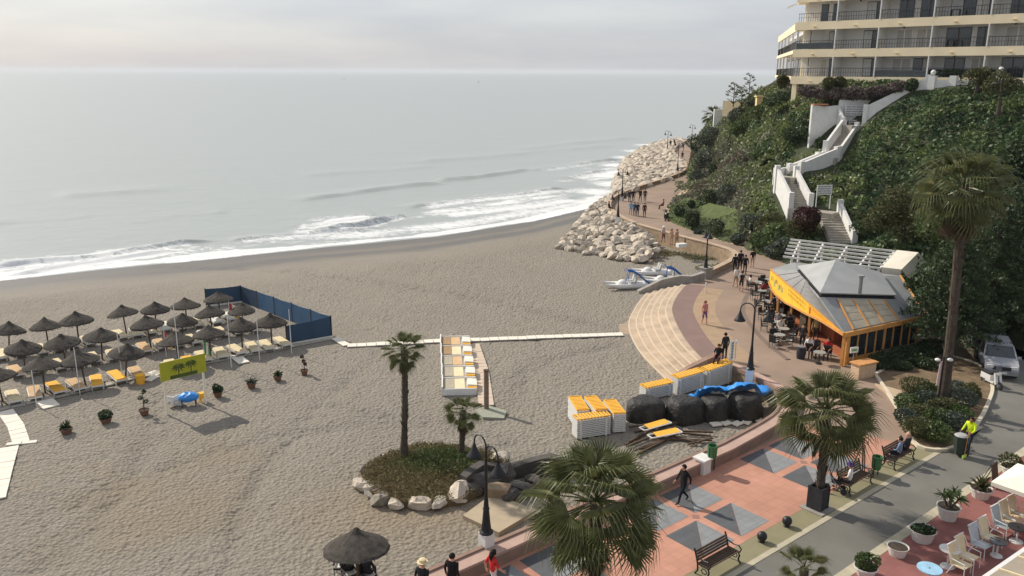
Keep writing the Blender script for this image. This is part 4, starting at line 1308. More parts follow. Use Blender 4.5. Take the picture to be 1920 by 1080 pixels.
# ================================================================== white stairway up the slope
stw = thing('hillside_stairway', 'white walled stairway zigzagging up the green slope to the apartments', 'stairs')
stepm = mat('grey_stair_tread', srgb(165, 158, 146), .9, .2, 2)
def flight(p0, p1, wd, wl=1.0, wr=1.0):
    """steps climbing from p0 to p1 between two white parapets"""
    p0, p1 = Vector(p0), Vector(p1)
    d = Vector((p1.x - p0.x, p1.y - p0.y, 0)); L = d.length; d.normalize()
    sd = Vector((-d.y, d.x, 0)); rz = math.atan2(d.y, d.x)
    n_s = max(2, round((p1.z - p0.z) / .18))
    mb = MB()
    for i in range(n_s):
        c = p0 + d * (L * (i + .5) / n_s)
        zt = p0.z + (p1.z - p0.z) * (i + 1) / n_s
        mb.box((c.x, c.y, zt - .6), (L / n_s + .02, wd, 1.2), rz)
    f_ = mb.build('flight', stepm, stw)
    for sg, hh in ((1, wl), (-1, wr)):
        if not hh: continue
        o = sd * (sg * (wd / 2 + .13))
        mb = MB()
        a0, a1 = p0 + o, p1 + o
        t = sd * .13
        vs = []
        for p, zt in ((a0, p0.z + hh), (a1, p1.z + hh)):
            for s_ in (-1, 1):
                vs += [(p.x + t.x * s_, p.y + t.y * s_, p.z - 2.2), (p.x + t.x * s_, p.y + t.y * s_, zt)]
        mb.add(vs, [(0, 2, 3, 1), (4, 5, 7, 6), (0, 1, 5, 4), (2, 6, 7, 3), (1, 3, 7, 5), (0, 4, 6, 2)])
        mb.build('parapet', white, stw)
        for p in (a0, a1):
            MB().box((p.x, p.y, p.z + hh / 2 - .7), (.5, .5, hh + 1.8), rz).build('post', white, stw)
def landing(pts, z, hh=0, name='landing'):
    MB().prism([p.xy for p in pts], z - 2.5, z).build(name, stepm, stw)
f1a, f1b = at(1578, 458, 76), at(1553, 400, 80.5)
flight(f1a, f1b, 1.9, .0, 1.15)
f2a, f2b = at(1500, 388, 82.5), at(1474, 336, 87.5)
flight(f2a, f2b, 1.7, 1.25, 1.2)
f3a, f3b = at(1490, 325, 88.6), at(1557, 297, 91)
flight(f3a, f3b, 1.3, .8, 1.15)
f4a, f4b = at(1560, 292, 91.2), at(1592, 247, 95.5)
flight(f4a, f4b, 1.3, 1.4, .9)
f5a, f5b = at(1622, 222, 96.6), at(1738, 168, 94)
flight(f5a, f5b, 1.3, .8, 1.4)
def wseg(pts, z0, z1, th=.25, name='retaining_wall'):
    mb = MB(); wall_along(mb, [Vector((p.x, p.y, 0)) for p in pts], -th / 2, th / 2, z0, z1); mb.build(name, white, stw)
# landings and the walls that tie the flights together
for a, b_, zz in ((f1b, f2a, None), (f2b, f3a, None), (f3b, f4a, None), (f4b, f5a, None)):
    z_ = (a.z + b_.z) / 2; d = (b_ - a); dn = Vector((d.x, d.y, 0)).normalized(); sd = Vector((-dn.y, dn.x, 0)) * 1.0
    landing([a - dn * .8 - sd, b_ + dn * .8 - sd, b_ + dn * .8 + sd, a - dn * .8 + sd], z_ + .01)
bw0, bw1 = at(1570, 225, 98.2), at(1628, 222, 97.6)
wseg([bw0, bw1], 9, at(1600, 187, 98).z, .3, 'back_wall')
wl0 = at(1519, 230, 97.5)
wseg([wl0, at(1545, 235, 98), bw0], 8, [at(1519, 197, 97.5).z, at(1545, 200, 98).z, at(1570, 197, 98.2).z], .3)
wseg([bw0, at(1576, 240, 96.6), at(1584, 246, 95.7)], 8, [at(1570, 197, 98.2).z, at(1576, 215, 96.6).z, at(1584, 226, 95.7).z], .3)
MB().box((wl0.x + 1.0, wl0.y + .2, at(1519, 197, 97.5).z + .05), (1.8, .7, .14), .1).build('tiled_cap', mat('terracotta', srgb(176, 118, 92), .85, .2), stw)
mb = MB(); p = f2b; wall_along(mb, [Vector((q.x, q.y, 0)) for q in (at(1462, 338, 88.6), at(1470, 322, 89.6), at(1488, 312, 90))], -.13, .13, p.z - 2.5, p.z + 1.0); mb.build('parapet', white, stw)
for (u, v, y, h) in ((1447, 320, 89.2, 1.0), (1473, 312, 90.4, 1.0), (1525, 290, 91.4, .9)):
    p = at(u + 8, v + 14, y); MB().box((p.x, p.y, p.z), (.5, .5, 2.2), .4).build('post', white, stw)
def board(name, label, cat, c, w_, h_, rz, rows, posts=None, frame=white, text=MATS.get('x') or mat('grey_print', srgb(150, 150, 148), .8, .1)):
    """flat notice with lines of print"""
    b_ = thing(name, label, cat, c, rz)
    MB().box((0, 0, 0), (w_, .06, h_)).build('panel', frame, b_)
    pr = MB()
    q = random.Random(int(c[0] * 10))
    for i in range(rows):
        z = h_ / 2 - h_ * (i + .7) / (rows + .4); x = -w_ * .44
        while x < w_ * .4:
            L = q.uniform(.08, .3) * w_; L = min(L, w_ * .44 - x)
            pr.box((x + L / 2, -.034, z), (L, .006, h_ / (rows + .4) * .5))
            x += L + .03 * w_
    pr.build('lettering', text, b_)
    if posts:
        for sx in (-1, 1):
            MB().tube([(sx * w_ * .46, .05, -h_ / 2 - posts), (sx * w_ * .46, .05, h_ / 2)], .05, 8).build('post', frame, b_)
    return b_
darkp = mat('dark_print', srgb(84, 86, 88), .8, .15)
c = at(1604, 207, 97.45); board('notice_board', 'large white notice with grey lettering on the stairway wall', 'sign', c, 2.3, 1.15, math.atan2(bw1.y - bw0.y, bw1.x - bw0.x), 4)
c = at(1605, 231, 97.35); board('notice_board', 'smaller white notice with dark lettering below the large one on the stairway wall', 'sign', c, 1.6, .75, math.atan2(bw1.y - bw0.y, bw1.x - bw0.x), 3, text=darkp)
c = at(1546, 356, 81); board('hillside_sign', 'white sign with rows of grey lettering on two posts above the stairs', 'sign', c, 1.55, .95, .12, 4, 1.4)
# palm frond arch over the wall
# ================================================================== trees on the right
for (lab, u, v, y, h, blobs, m, n, leaf) in [
    ('broad olive-green tree right of the lowest stairs', 1690, 490, 69, 5.2, [(0, 0, 4.0, 2.2), (-2.0, .2, 3.3, 1.7), (2.1, 0, 3.5, 1.9), (.3, -.6, 2.6, 2.0), (-.6, .3, 5.0, 1.5), (1.3, .2, 4.7, 1.4)], olive_l, 6500, .14),
    ('dark rounded tree behind the tall palm', 1790, 545, 61, 7.0, [(0, 0, 5.4, 2.2), (-2, 0, 4, 1.8), (2.1, .2, 4.6, 2.0), (0, -1, 3, 2.0), (1.2, 0, 6.6, 1.4)], green_m, 6000, .15),
    ('dark spreading tree above the road bend', 1900, 560, 57, 7.0, [(0, 0, 5.4, 2.4), (-2.2, .2, 4.3, 2.0), (2, 0, 5, 2.3), (-.5, -1.4, 3.0, 2.0), (2, -1, 3, 2)], green_d, 6000, .19),
    ('dense dark tree high on the slope right of the palm crown', 1905, 380, 67, 5.5, [(0, 0, 4, 2.6), (-2.4, 0, 3.2, 2.1), (2, .3, 3.6, 2.3)], green_d, 5000, .2),
    ('thin half bare tree before the terrace wall', 1868, 230, 83, 4.6, [(0, 0, 4.2, 1.3), (-1.2, 0, 3.6, 1.0), (1.2, .2, 3.7, 1.1)], olive_l, 800, .15),
    ('small olive tree at the terrace wall corner', 1828, 190, 88.5, 2.4, [(0, 0, 2.0, 1.2), (.7, 0, 1.6, .9)], olive_l, 1400, .15),
    ('dark tree beside the road in the shade', 1760, 600, 56, 4.2, [(0, 0, 3.1, 1.8), (-1.5, 0, 2.4, 1.4), (1.5, .1, 2.6, 1.6)], green_d, 3800, .15)]:
    b_ = at(u, v, y); zz = hz_at(b_.x, b_.y) if y > 50 else 0
    tree(lab, (b_.x, b_.y, max(0, zz) - .1), h, blobs, m, n, leaf, .2, 'tree', int(u))
def norfolk_pine(label, base, h, rad, seed=3):
    q = random.Random(seed)
    root = thing('norfolk_pine', label, 'tree', base)
    MB().tube([(0, 0, -.3), (0.05, 0, h * .5), (0, 0, h)], [.3, .19, .04], 10).build('trunk', bark, root)
    br = MB(); Cs = []
    nl = 13
    for k in range(nl):
        z = h * (.2 + .76 * k / (nl - 1)); L = rad * (1 - .82 * (k / (nl - 1)) ** 1.2)
        nb = 7
        for j in range(nb):
            a = j * 2 * math.pi / nb + k * .5 + q.uniform(-.15, .15); l_ = L * q.uniform(.85, 1.1)
            pts = [Vector((math.cos(a) * l_ * f, math.sin(a) * l_ * f, z + .12 * l_ * (f - f * f * 1.1) * 2)) for f in (0, .35, .7, 1)]
            br.tube(pts, [.06, .045, .03, .015], 5)
            for f in np.linspace(.18, 1, max(3, int(l_ * 5))):
                p = pts[0].lerp(pts[-1], f); p.z = z + .12 * l_ * (f - f * f * 1.1) * 2
                w_ = .42 * (1 - .5 * f) * (.6 + .4 * l_ / rad)
                Cs.append(np.array([p]) + rng.normal(size=(18, 3)) * np.array([w_, w_, .09]))
    kind(br.build('branches', bark, root), 'stuff')
    mkobj('crown', leaf_mesh('crown', np.concatenate(Cs), .125, .35), green_d, root)
norfolk_pine('dark layered pine reaching over the cafe roof corner', G(1772, 668), 8.0, 3.0, 3)
norfolk_pine('dark layered pine right of the tall palm by the parked cars', G(1842, 640), 9.5, 3.2, 8)
# ================================================================== cafe
cafe = thing('beach_cafe', 'beach cafe with grey hipped roof, roof lantern and yellow sign fascia', 'building')
E0 = at(1585, 625, 46.7); E1 = at(1735, 592, 50.5); E2 = at(1688, 517, 59.0); E3 = at(1490, 491, 62.5); E4 = at(1446, 505, 59.3)
LZ = 3.15
Lf, Lr, Lb, Lq = G(1537, 556, LZ), G(1680, 560, LZ), G(1495, 506, LZ), G(1648, 517, LZ)
Lf = at(1537, 557, 49.3); Lr = at(1680, 561, 50.6); Lb = at(1494, 506, 56.5); Lq = at(1650, 517, 57.0)
slate = mat('grey_roof_sheet', srgb(142, 143, 142), .75, .1, .8, .004, 8)
slate2 = mat('light_roof_sheet', srgb(160, 161, 160), .75, .1, .8, .004, 8)
orange = mat('orange_timber', srgb(204, 148, 84), .6, .15, 4, .004, 20)
yel = mat('yellow_sign', srgb(236, 192, 62), .55, .1, 1.5)
rf = MB()
for q in ((E4, E0, Lf, Lb), (E0, E1, Lr, Lf), (E1, E2, Lq, Lr), (E2, E3, Lb, Lq)):
    for i in range(8):
        for j in range(4):
            def bl(s, t): return q[0].lerp(q[1], s).lerp(q[3].lerp(q[2], s), t)
            rf.slab((bl(i / 8, j / 4), bl((i + 1) / 8, j / 4), bl((i + 1) / 8, (j + 1) / 4), bl(i / 8, (j + 1) / 4)), .1)
rf.slab((E3, E4, Lb), .1)
roof = rf.build('roof', slate, cafe)
# standing seams
for (A_, B_, C_, D_, k) in ((E4, E0, Lf, Lb, 9),):
    for i in range(1, k):
        t = i / k
        a, b_ = A_.lerp(B_, t) + Vector((0, 0, .02)), D_.lerp(C_, t) + Vector((0, 0, .02))
        MB().bar(a, b_, .05, .04).build('seam', slate, roof)
# lantern
apx = at(1567, 487, 53.6)
ln = [p + Vector((0, 0, .28)) for p in (Lf, Lr, Lq, Lb)]
cen_ = sum(ln, Vector()) / 4
lt = MB()
for i in range(4):
    lt.slab((ln[i], ln[(i + 1) % 4], apx), .08)
lan = lt.build('roof_lantern', slate2, cafe)
ring = MB()
for i in range(4):
    a, b_ = ln[i].lerp(cen_, .06), ln[(i + 1) % 4].lerp(cen_, .06)
    ring.slab((a - Vector((0, 0, .02)), b_ - Vector((0, 0, .02)), b_ - Vector((0, 0, .32)), a - Vector((0, 0, .32))), .04)
ring.build('lantern_gap_shade', darkf, lan)  # dark strips stand in for the shade in the gap under the lantern
cp_ = at(1612, 543, 49.9)
ch = MB().tube([cp_ - Vector((0, 0, .3)), cp_ + Vector((0, 0, .8))], .13, 12).build('chimney_pipe', slate, roof)
MB().tube([cp_ + Vector((0, 0, .8)), cp_ + Vector((0, 0, .92))], .2, 12).build('cowl', slate, ch)
# skylight panels on the right-hand slope
skym = mat('dusty_skylight', srgb(176, 166, 144), .5, .15, 2)
def rp(s, t):
    a, b_ = E0.lerp(E1, s), Lf.lerp(Lr, s)
    return a.lerp(b_, t)
def rq(i, j):   # panel grid corners
    s = (.1 + (.66 - .1) * i / 3) * (1 - j / 4) + (.2 + (.8 - .2) * i / 3) * (j / 4)
    return rp(s, .04 + .9 * j / 4)
nrm = (E1 - E0).cross(Lf - E0).normalized()
if nrm.z < 0: nrm = -nrm
for i in range(3):
    for j in range(4):
        q = [rq(i, j), rq(i + 1, j), rq(i + 1, j + 1), rq(i, j + 1)]
        c = sum(q, Vector()) / 4
        MB().slab([c.lerp(p, .95) + nrm * .05 for p in q], .04).build('skylight_pane', skym, roof)
for i in range(4):
    MB().bar(rq(i, 0) + nrm * .06, rq(i, 4) + nrm * .06, .09, .07).build('skylight_bar', orange, roof)
# fascia: deep at the far end, tapering to the near corner
fdir = (E0 - E4); 
fo = Vector((fdir.y, -fdir.x, 0)).normalized()
if fo.x > 0: fo = -fo
prof = [(0, .95), (.06, 1.3), (.12, 1.38), (.27, 1.32), (.42, 1.05), (.57, .8), (.75, .42), (1, .1)]
def fpt(t, d, o=.0):
    p = E4.lerp(E0, t) + fo * (.06 + o); p.z -= d
    return p
cuts = [0, .06, .12, .27, .42, .57, .75, 1.0]
pd = dict(prof)
def fascia(name, ts, m, parent):
    mb = MB()
    for a, b_ in zip(ts[:-1], ts[1:]):
        mb.add([fpt(a, 0), fpt(b_, 0), fpt(b_, pd[b_]), fpt(a, pd[a]), fpt(a, 0, -.05), fpt(b_, 0, -.05), fpt(b_, pd[b_], -.05), fpt(a, pd[a], -.05)], [(0, 1, 2, 3), (7, 6, 5, 4), (3, 2, 6, 7), (0, 4, 5, 1), (0, 3, 7, 4), (1, 5, 6, 2)])
    return mb.build(name, m, parent)
pan = [fascia('sign_panel', [0, .06, .12, .27], yel, cafe), fascia('sign_panel', [.27, .42, .57], yel, cafe), fascia('sign_panel', [.57, .75, 1.0], mat('orange_sign', srgb(236, 168, 48), .55, .1), cafe)]
for a, b_ in zip(cuts[:-1], cuts[1:]):
    MB().bar(fpt(a, pd[a], .03), fpt(b_, pd[b_], .03), .12, .12).build('fascia_trim', orange, cafe)
MB().bar(fpt(0, -.02, .02), fpt(1, -.02, .02), .1, .06).build('eave_trim', orange, cafe)
MB().bar(E0 + Vector((0, 0, -.1)), E1 + Vector((0, 0, -.1)), .14, .28).build('eave_beam', orange, cafe)
MB().bar(E1 + Vector((0, 0, -.1)), E2 + Vector((0, 0, -.1)), .14, .28).build('eave_beam', orange, cafe)
# printed marks on the panels: pale picture blots and rows of worn lettering
inkg = mat('worn_grey_print', srgb(170, 160, 110), .7, .3, 8); inko = mat('worn_ochre_print', srgb(206, 146, 30), .7, .2, 8); inkr = mat('brown_print', srgb(150, 80, 40), .7, .2, 8)
q = random.Random(4)
def mark(t, d, w_, h_, m, par_):
    a, b_ = fpt(t, d, .006), fpt(t + w_ / fdir.length, d, .006)
    MB().add([a, b_, b_ - Vector((0, 0, h_)), a - Vector((0, 0, h_))], [(0, 1, 2, 3)]).build('print', m, par_)
for i in range(9):
    mark(.03 + .022 * i, .3 + q.uniform(0, .25), q.uniform(.12, .26), q.uniform(.2, .5), inkg if i % 3 else inkr, pan[0])
for r_ in range(2):
    for i in range(12):
        mark(.295 + .021 * i, .2 + .3 * r_ + .02 * q.random(), q.uniform(.1, .2), .18, inko, pan[1])
mark(.59, .2, .2, .45, inkr, pan[2])
for i in range(8):
    mark(.63 + .022 * i, .15, q.uniform(.12, .2), .13, inko, pan[2])
# posts along the open front
for t in (0.01, .12, .32, .57, .97):
    p = E4.lerp(E0, t) - fo * .15
    dd = np.interp(t, cuts, [pd[c] for c in cuts])
    MB().box((p.x, p.y, (p.z - dd) / 2), (.16, .16, p.z - dd + .3), fang).build('post', orange, cafe)
MB().box((E0.x + .35, E0.y + .45, .97), (.13, .13, 1.94), .3).build('post', orange, cafe)
# inner structure: floor, counter, back walls, dim interior
inner = [E4.lerp(E0, .04) - fo * .5, E0 - fo * .6 + Vector((.1, .8, 0)), E1 + Vector((-.5, .3, 0)), E2 + Vector((-.4, -.3, 0)), E3 + Vector((0, -.5, 0))]
MB().prism([p.xy for p in inner], .005, .06).build('floor', mat('terracotta_floor', srgb(168, 98, 66), .8, .15), cafe)
iw = MB(); wall_along(iw, [Vector((p.x, p.y, 0)) for p in (inner[3], inner[4])], -.1, .1, 0, 2.4)
wall_along(iw, [Vector((p.x, p.y, 0)) for p in (inner[4], E4.lerp(E0, .12) - fo * .5)], -.1, .1, 0, 1.7)
iw.build('back_wall', mat('brown_panel', (.11, .08, .055), .7, .3), cafe)
mid = (E4.lerp(E0, .5) - fo * 2.0)
MB().box((mid.x, mid.y, .55), (.8, 3.0, 1.1), .04).build('counter', mat('terracotta_counter', srgb(180, 106, 76), .8, .15), cafe)
MB().box((mid.x + 1.0, mid.y + .5, 1.0), (1.6, 2.4, 2.0), .04).build('kitchen_core', MATS['brown_panel'], cafe)
cl_ = E4.lerp(E0, .46) - fo * .5
MB().box((cl_.x, cl_.y, .95), (1.0, .5, 1.9), math.atan2(fdir.y, fdir.x)).build('cabinet', dwood, cafe)
# glazed right-hand wall
g0 = E0 + Vector((.55, .75, 0)); g1 = E1 + Vector((-.35, .05, 0))
gd = (g1 - g0); ga = math.atan2(gd.y, gd.x)
for i in range(9):
    p = g0.lerp(g1, i / 8)
    MB().box((p.x, p.y, .98), (.1 if i % 4 else .2, .12, 1.96), ga).build('mullion', orange, cafe)
    if i < 8:
        c = g0.lerp(g1, (i + .5) / 8)
        MB().box((c.x, c.y, 1.15), (gd.length / 8 - .12, .03, 1.55), ga).build('glass_pane', glass, cafe)
        MB().box((c.x, c.y, .19), (gd.length / 8 - .12, .08, .38), ga).build('sill_panel', orange if i < 4 else concrete, cafe)
h0 = E2 + Vector((-.3, -.4, 0))
for i in range(9):
    p = g1.lerp(h0, i / 8)
    MB().box((p.x, p.y, 1.0), (.1, .1, 2.0), ga + 1.3).build('mullion', orange, cafe)
    if i < 8:
        c = g1.lerp(h0, (i + .5) / 8); MB().box((c.x, c.y, 1.1), ((h0 - g1).length / 8 - .12, .03, 1.7), math.atan2(h0.y - g1.y, h0.x - g1.x)).build('glass_pane', glass, cafe)
# brick counter with wooden top and little sign at the near corner
bc = G(1617, 706)
cb = thing('brick_counter', 'small pale brick counter with a wooden top at the cafe corner', 'counter', bc, .45)
MB().box((0, 0, .42), (1.35, .6, .84)).build('body', mat('pale_bricks', srgb(206, 178, 146), .9, .15, 5, .01, 20), cb)
MB().box((0, 0, .88), (1.5, .75, .08)).build('top', wood, cb)
sgn = G(1597, 697)
sg = thing('menu_sign', 'small white and green sign on a post at the cafe corner', 'sign', sgn)
MB().tube([(0, 0, 0), (0, 0, 1.2)], .03, 6).build('post', steel, sg)
pp = MB().box((0, 0, 1.35), (.55, .05, .35), .3).build('panel', whitep, sg)
MB().box((0, -.03, 1.35), (.35, .02, .12), .3).build('print', mat('green_print', (.1, .35, .15), .7), sg)

# pergola behind the cafe
per = thing('white_pergola', 'white timber pergola frame with a canvas-covered end behind the cafe', 'pergola')
K0, K1 = at(1482, 449, 68), at(1722, 476, 63); K2, K3 = at(1468, 481, 62.5), at(1690, 508, 59.5)
pw = mat('white_timber', (.72, .71, .67), .7, .08)
for i in range(6):
    t = i / 5
    a, b_ = K0.lerp(K2, t), K1.lerp(K3, t)
    b_ = a.lerp(b_, .83)
    MB().bar(a, b_, .1, .14).build('purlin', pw, per)
for t in (.08, .27, .46, .65, .82):
    a, b_ = K0.lerp(K1, t) - Vector((0, 0, .12)), K2.lerp(K3, t) - Vector((0, 0, .12))
    MB().bar(a, b_, .12, .16).build('rafter', pw, per)
    for p in (a, b_):
        MB().bar(Vector((p.x, p.y, max(0, hz_at(p.x, p.y)) - .2)), p, .14).build('post', pw, per)
    MB().bar(a - Vector((0, 0, .9)), a.lerp(b_, .25), .08).build('brace', pw, per)
ca_, cb_, cc_, cd_ = K0.lerp(K1, .84) + Vector((0, 0, .12)), K1 + Vector((0, 0, .12)), K3 + Vector((0, 0, .12)), K2.lerp(K3, .84) + Vector((0, 0, .12))
canv = mat('cream_canvas', srgb(232, 224, 206), .85, .06)
MB().slab((ca_, cb_, cc_, cd_), .04).build('canvas_top', canv, per)
MB().slab((cd_, cc_, cc_ - Vector((0, 0, .8)), cd_ - Vector((0, 0, .8))), .04).build('canvas_flap', canv, per)
e_ = cb_.lerp(cc_, .5) + Vector((.9, .3, -.7))
MB().slab((cb_, cc_, cc_ + Vector((.9, .3, -.9)), cb_ + Vector((.9, .3, -.9))), .04).build('canvas_flap', canv, per)

# ================================================================== palms
palm_g = leafmat('palm_leaf', [(.06, .075, .03), (.13, .145, .055), (.25, .25, .115)], .36, .3, scale=2.0)
palm_d = leafmat('dead_palm_leaf', [(.06, .045, .03), (.12, .09, .055), (.17, .13, .08)], .8, .2, scale=2.0)
palm_k = mat('palm_trunk', (.075, .06, .045), .95, .35, 6, .02, 20)
def frond_mesh(seed, dead=False):
    q = random.Random(seed)
    p, Rr = .66, .62           # unit frond: petiole + fan = about 1.2
    V, Fc = [], []
    def pet(f): return Vector((p * f, 0, .03 * math.sin(f * 2.2) - .03 * f * f))
    for f in (0, .5, 1):
        c = pet(f); w_ = .022 - .01 * f
        V += [c + Vector((0, -w_, 0)), c + Vector((0, w_, 0)), c + Vector((0, 0, w_ * 1.2))]
    for o in (0, 3):
        for a, b_ in ((0, 1), (1, 2), (2, 0)):
            Fc.append((o + a, o + b_, o + 3 + b_, o + 3 + a))
    hub = pet(1)
    nb = 28
    span = R(112 if not dead else 70)
    ang = [-span + 2 * span * i / nb for i in range(nb + 1)]
    droop = .62 if not dead else .15
    for i in range(nb):
        am = (ang[i] + ang[i + 1]) / 2
        def P_(a, r, lift):
            x, y = math.cos(a) * r, math.sin(a) * r
            return hub + Vector((x, y, lift + .12 * abs(math.sin(a)) * r * 1.2 - droop * .35 * (r / Rr) ** 2 * Rr))
        ln_ = Rr * (.8 + .2 * math.cos(am)) * q.uniform(.86, 1.06)
        o = len(V)
        tip = P_(am, ln_, -.02); tip.z -= droop * .34 * q.uniform(.4, 1.7); tip.x += q.uniform(-.03, .03); tip.y += q.uniform(-.03, .03)
        md = P_(am, ln_ * .62, -.015)
        V += [hub, P_(ang[i], ln_ * .4, .012), P_(ang[i + 1], ln_ * .4, .012), P_(am - .022, ln_ * .76, 0), P_(am + .022, ln_ * .76, 0), tip, P_(am, ln_ * .4, -.03)]
        Fc += [(o, o + 1, o + 6), (o, o + 6, o + 2), (o + 1, o + 3, o + 6), (o + 6, o + 4, o + 2), (o + 3, o + 5, o + 4), (o + 3, o + 4, o + 6)]
    mb = MB(); mb.add(V, Fc)
    return mb.mesh('frond')
FR = [frond_mesh(i) for i in range(5)]
FD = [frond_mesh(50 + i, True) for i in range(2)]
for m_ in FR: m_.materials.append(palm_g)
for m_ in FD: m_.materials.append(palm_d)
def fan_palm(label, base, top, r, nf=34, tr=.17, dead=6, seed=0, spikes=60, low=-42, name='fan_palm'):
    q = random.Random(seed)
    base, top = Vector(base), Vector(top)
    root = thing(name, label, 'palm tree', base)
    T = top - base
    mb = MB()
    npt = 14
    pts, rad = [], []
    for i in range(npt):
        f = i / (npt - 1)
        pts.append(T * f + Vector((.06 * math.sin(f * 3), 0, 0)) * T.length * .15)
        rad.append(tr * (1.35 - .5 * min(1, f * 4)) * (1 + .06 * (i % 2)) if f < .9 else tr * 1.05)
    pts[0].z -= .2
    mb.tube(pts, rad, 10)
    tk = mb.build('trunk', palm_k, root)
    sp = MB()
    for i in range(spikes):
        f = q.uniform(.1, .98) ** .8; a = q.uniform(0, 6.28)
        c = T * f + Vector((.06 * math.sin(f * 3), 0, 0)) * T.length * .15
        d = Vector((math.cos(a), math.sin(a), 0)); w_ = tr * .28
        s_ = Vector((-d.y, d.x, 0)) * w_
        b0 = c + d * tr * .8
        sp.add([b0 - s_, b0 + s_, b0 + d * tr * .55 + Vector((0, 0, tr * 1.3)) , b0 + Vector((0, 0, -tr * .7))], [(0, 1, 2), (0, 3, 1), (0, 2, 3), (1, 3, 2)])
    kind(sp.build('leaf_bases', palm_k, tk), 'stuff')
    for i in range(nf):
        f = i / (nf - 1)
        el = R(82 + (low - 82) * f ** .85) + q.uniform(-.12, .12)
        az = i * 2.39996 + q.uniform(-.2, .2)
        o = mkobj('frond', FR[i % 5], palm_g, root)
        sc = r / 1.2 * (.72 + .3 * math.sin(min(1, f * 1.6) * math.pi / 2)) * q.uniform(.9, 1.08)
        o.matrix_local = Matrix.Translation(T + Vector((0, 0, .05 - .25 * f * r * .4))) @ Matrix.Rotation(az, 4, 'Z') @ Matrix.Rotation(-el, 4, 'Y') @ Matrix.Rotation(q.uniform(-.5, .5), 4, 'X') @ Matrix.Scale(sc, 4)
    for i in range(dead):
        az = q.uniform(0, 6.28)
        o = mkobj('dead_frond', FD[i % 2], palm_d, root)
        o.matrix_local = Matrix.Translation(T + Vector((0, 0, -.15 * r - q.random() * .35 * r))) @ Matrix.Rotation(az, 4, 'Z') @ Matrix.Rotation(R(q.uniform(62, 80)), 4, 'Y') @ Matrix.Scale(r / 1.2 * q.uniform(.55, .8), 4)
    return root
b_ = S(757, 868); fan_palm('tall slim fan palm on the planted rock island', (b_.x, b_.y, b_.z + .25), at(758, 656, b_.y), 1.12, 26, .16, 5, 1, 90)
b_ = S(864, 866); fan_palm('shorter fan palm on the planted rock island beside the tall one', (b_.x, b_.y, b_.z + .25), at(868, 772, b_.y), 1.05, 20, .16, 6, 2, 50)
b_ = AB(*(toAB(G(1102, 1190))[0], 4.75)); tp = at(1118, 940, b_.y); fan_palm('large bushy fan palm in the foreground before the plaza', b_, tp, 2.3, 40, .19, 6, 3, 80, -48)
b_ = G(1534, 950); tp = at(1549, 768, b_.y + .05); fan_palm('fan palm rising from a dark box on the pavement by the lane', b_, tp, 2.2, 38, .19, 5, 4, 110, -42)
b_ = G(1766, 764); tp = at(1806, 348, b_.y); fan_palm('very tall fan palm standing in the hedge bed beside the road', (b_.x, b_.y, .1), tp, 2.5, 40, .26, 16, 5, 60, -45)
b_ = G(1500, 1130); tp = at(1508, 1066, 22.2); fan_palm('low young fan palm at the bottom edge beside the lane', (tp.x, tp.y, 0), tp, .85, 14, .13, 1, 6, 20, 0)
p_ = at(1338, 215, 150); fan_palm('small palm beside the white wall at the tip of the headland', (p_.x, p_.y, p_.z - 2.5), p_ + Vector((0, 0, .0)), 2.3, 26, .25, 4, 7, 10)
# box round the palm foot
pb = G(1532, 953)
bx_ = thing('palm_guard', 'dark tapering guard box round the foot of the pavement palm', 'tree guard', pb, AANG)
for sx, sy, w_, d_ in ((0, -.34, .68, .05), (0, .34, .68, .05), (-.34, 0, .05, .64), (.34, 0, .05, .64)):
    MB().box((sx * .8, sy * .8, .5), (w_ * .8, d_, 1.0)).build('side_panel', darkf, bx_)
MB().box((0, 0, .02), (1.0, 1.0, .05)).build('base_frame', concrete, bx_)

# ================================================================== street lamps
def street_lamp(label, base, h, ped=None, rz=0.0, sc=1.0, single=False):
    """base: foot of the iron column; ped: height of a white plinth under it"""
    root = thing('street_lamp', label, 'street lamp', base, rz, 'black double armed lamps along the promenade')
    z = 0
    if ped:
        MB().box((0, 0, ped / 2), (.42, .42, ped)).build('plinth', white, root); z = ped
    MB().lathe([(.26, z), (.26, z + .05), (.19, z + .12), (.15, z + .45), (.11, z + .9), (.13, z + .95), (.1, z + 1.0), (.075, z + 1.35)], 10).build('column_base', black, root)
    MB().tube([(0, 0, z + 1.3), (0, 0, h - .5)], [.062, .05], 10).build('column', black, root)
    rr = .34 * sc
    for sg in ((1,) if single else (1, -1)):
        z0 = h - .5 - (.18 if sg > 0 else 0)
        pts = [Vector((sg * (rr - rr * math.cos(a)), 0, z0 + .15 + rr * 1.05 * math.sin(a))) for a in np.linspace(0, math.pi, 9)]
        pts = [Vector((0, 0, z0 - .1))] + pts + [Vector((sg * 2 * rr, 0, z0 + .02))]
        MB().tube(pts, .03 * sc, 7).build('arm', black, root)
        sh = MB().lathe([(.05, 0), (.07, -.08), (.09, -.13), (.13, -.22), (.2, -.34), (.27, -.44), (.28, -.48), (.25, -.47), (.1, -.25)], 14, (sg * 2 * rr, 0, z0 + .04), cap=False)
        if sc != 1:
            sh.v = [((x - sg * 2 * rr) * sc + sg * 2 * rr, y * sc, (z_ - z0) * sc + z0) for x, y, z_ in sh.v]
        s_ = sh.build('shade', black, root, True)
        MB().ball((sg * 2 * rr, 0, z0 - .26 * sc), .09 * sc, 8, 6).build('bulb', whitep, s_)
    return root
bang = math.atan2(Bv.y, Bv.x)
b_ = G(912, 1047); tz = at(907, 822, b_.y).z; street_lamp('nearest black lamp with two bell shades on a white plinth at the sea wall', b_, tz, 1.05, bang)
b_ = G(1404, 725, -.3); tz = at(1412, 566, b_.y).z; street_lamp('black lamp on a white plinth between the covered piles and the promenade', b_, tz + .3, at(1406, 692, b_.y).z + .3, 2.7, 1.15)
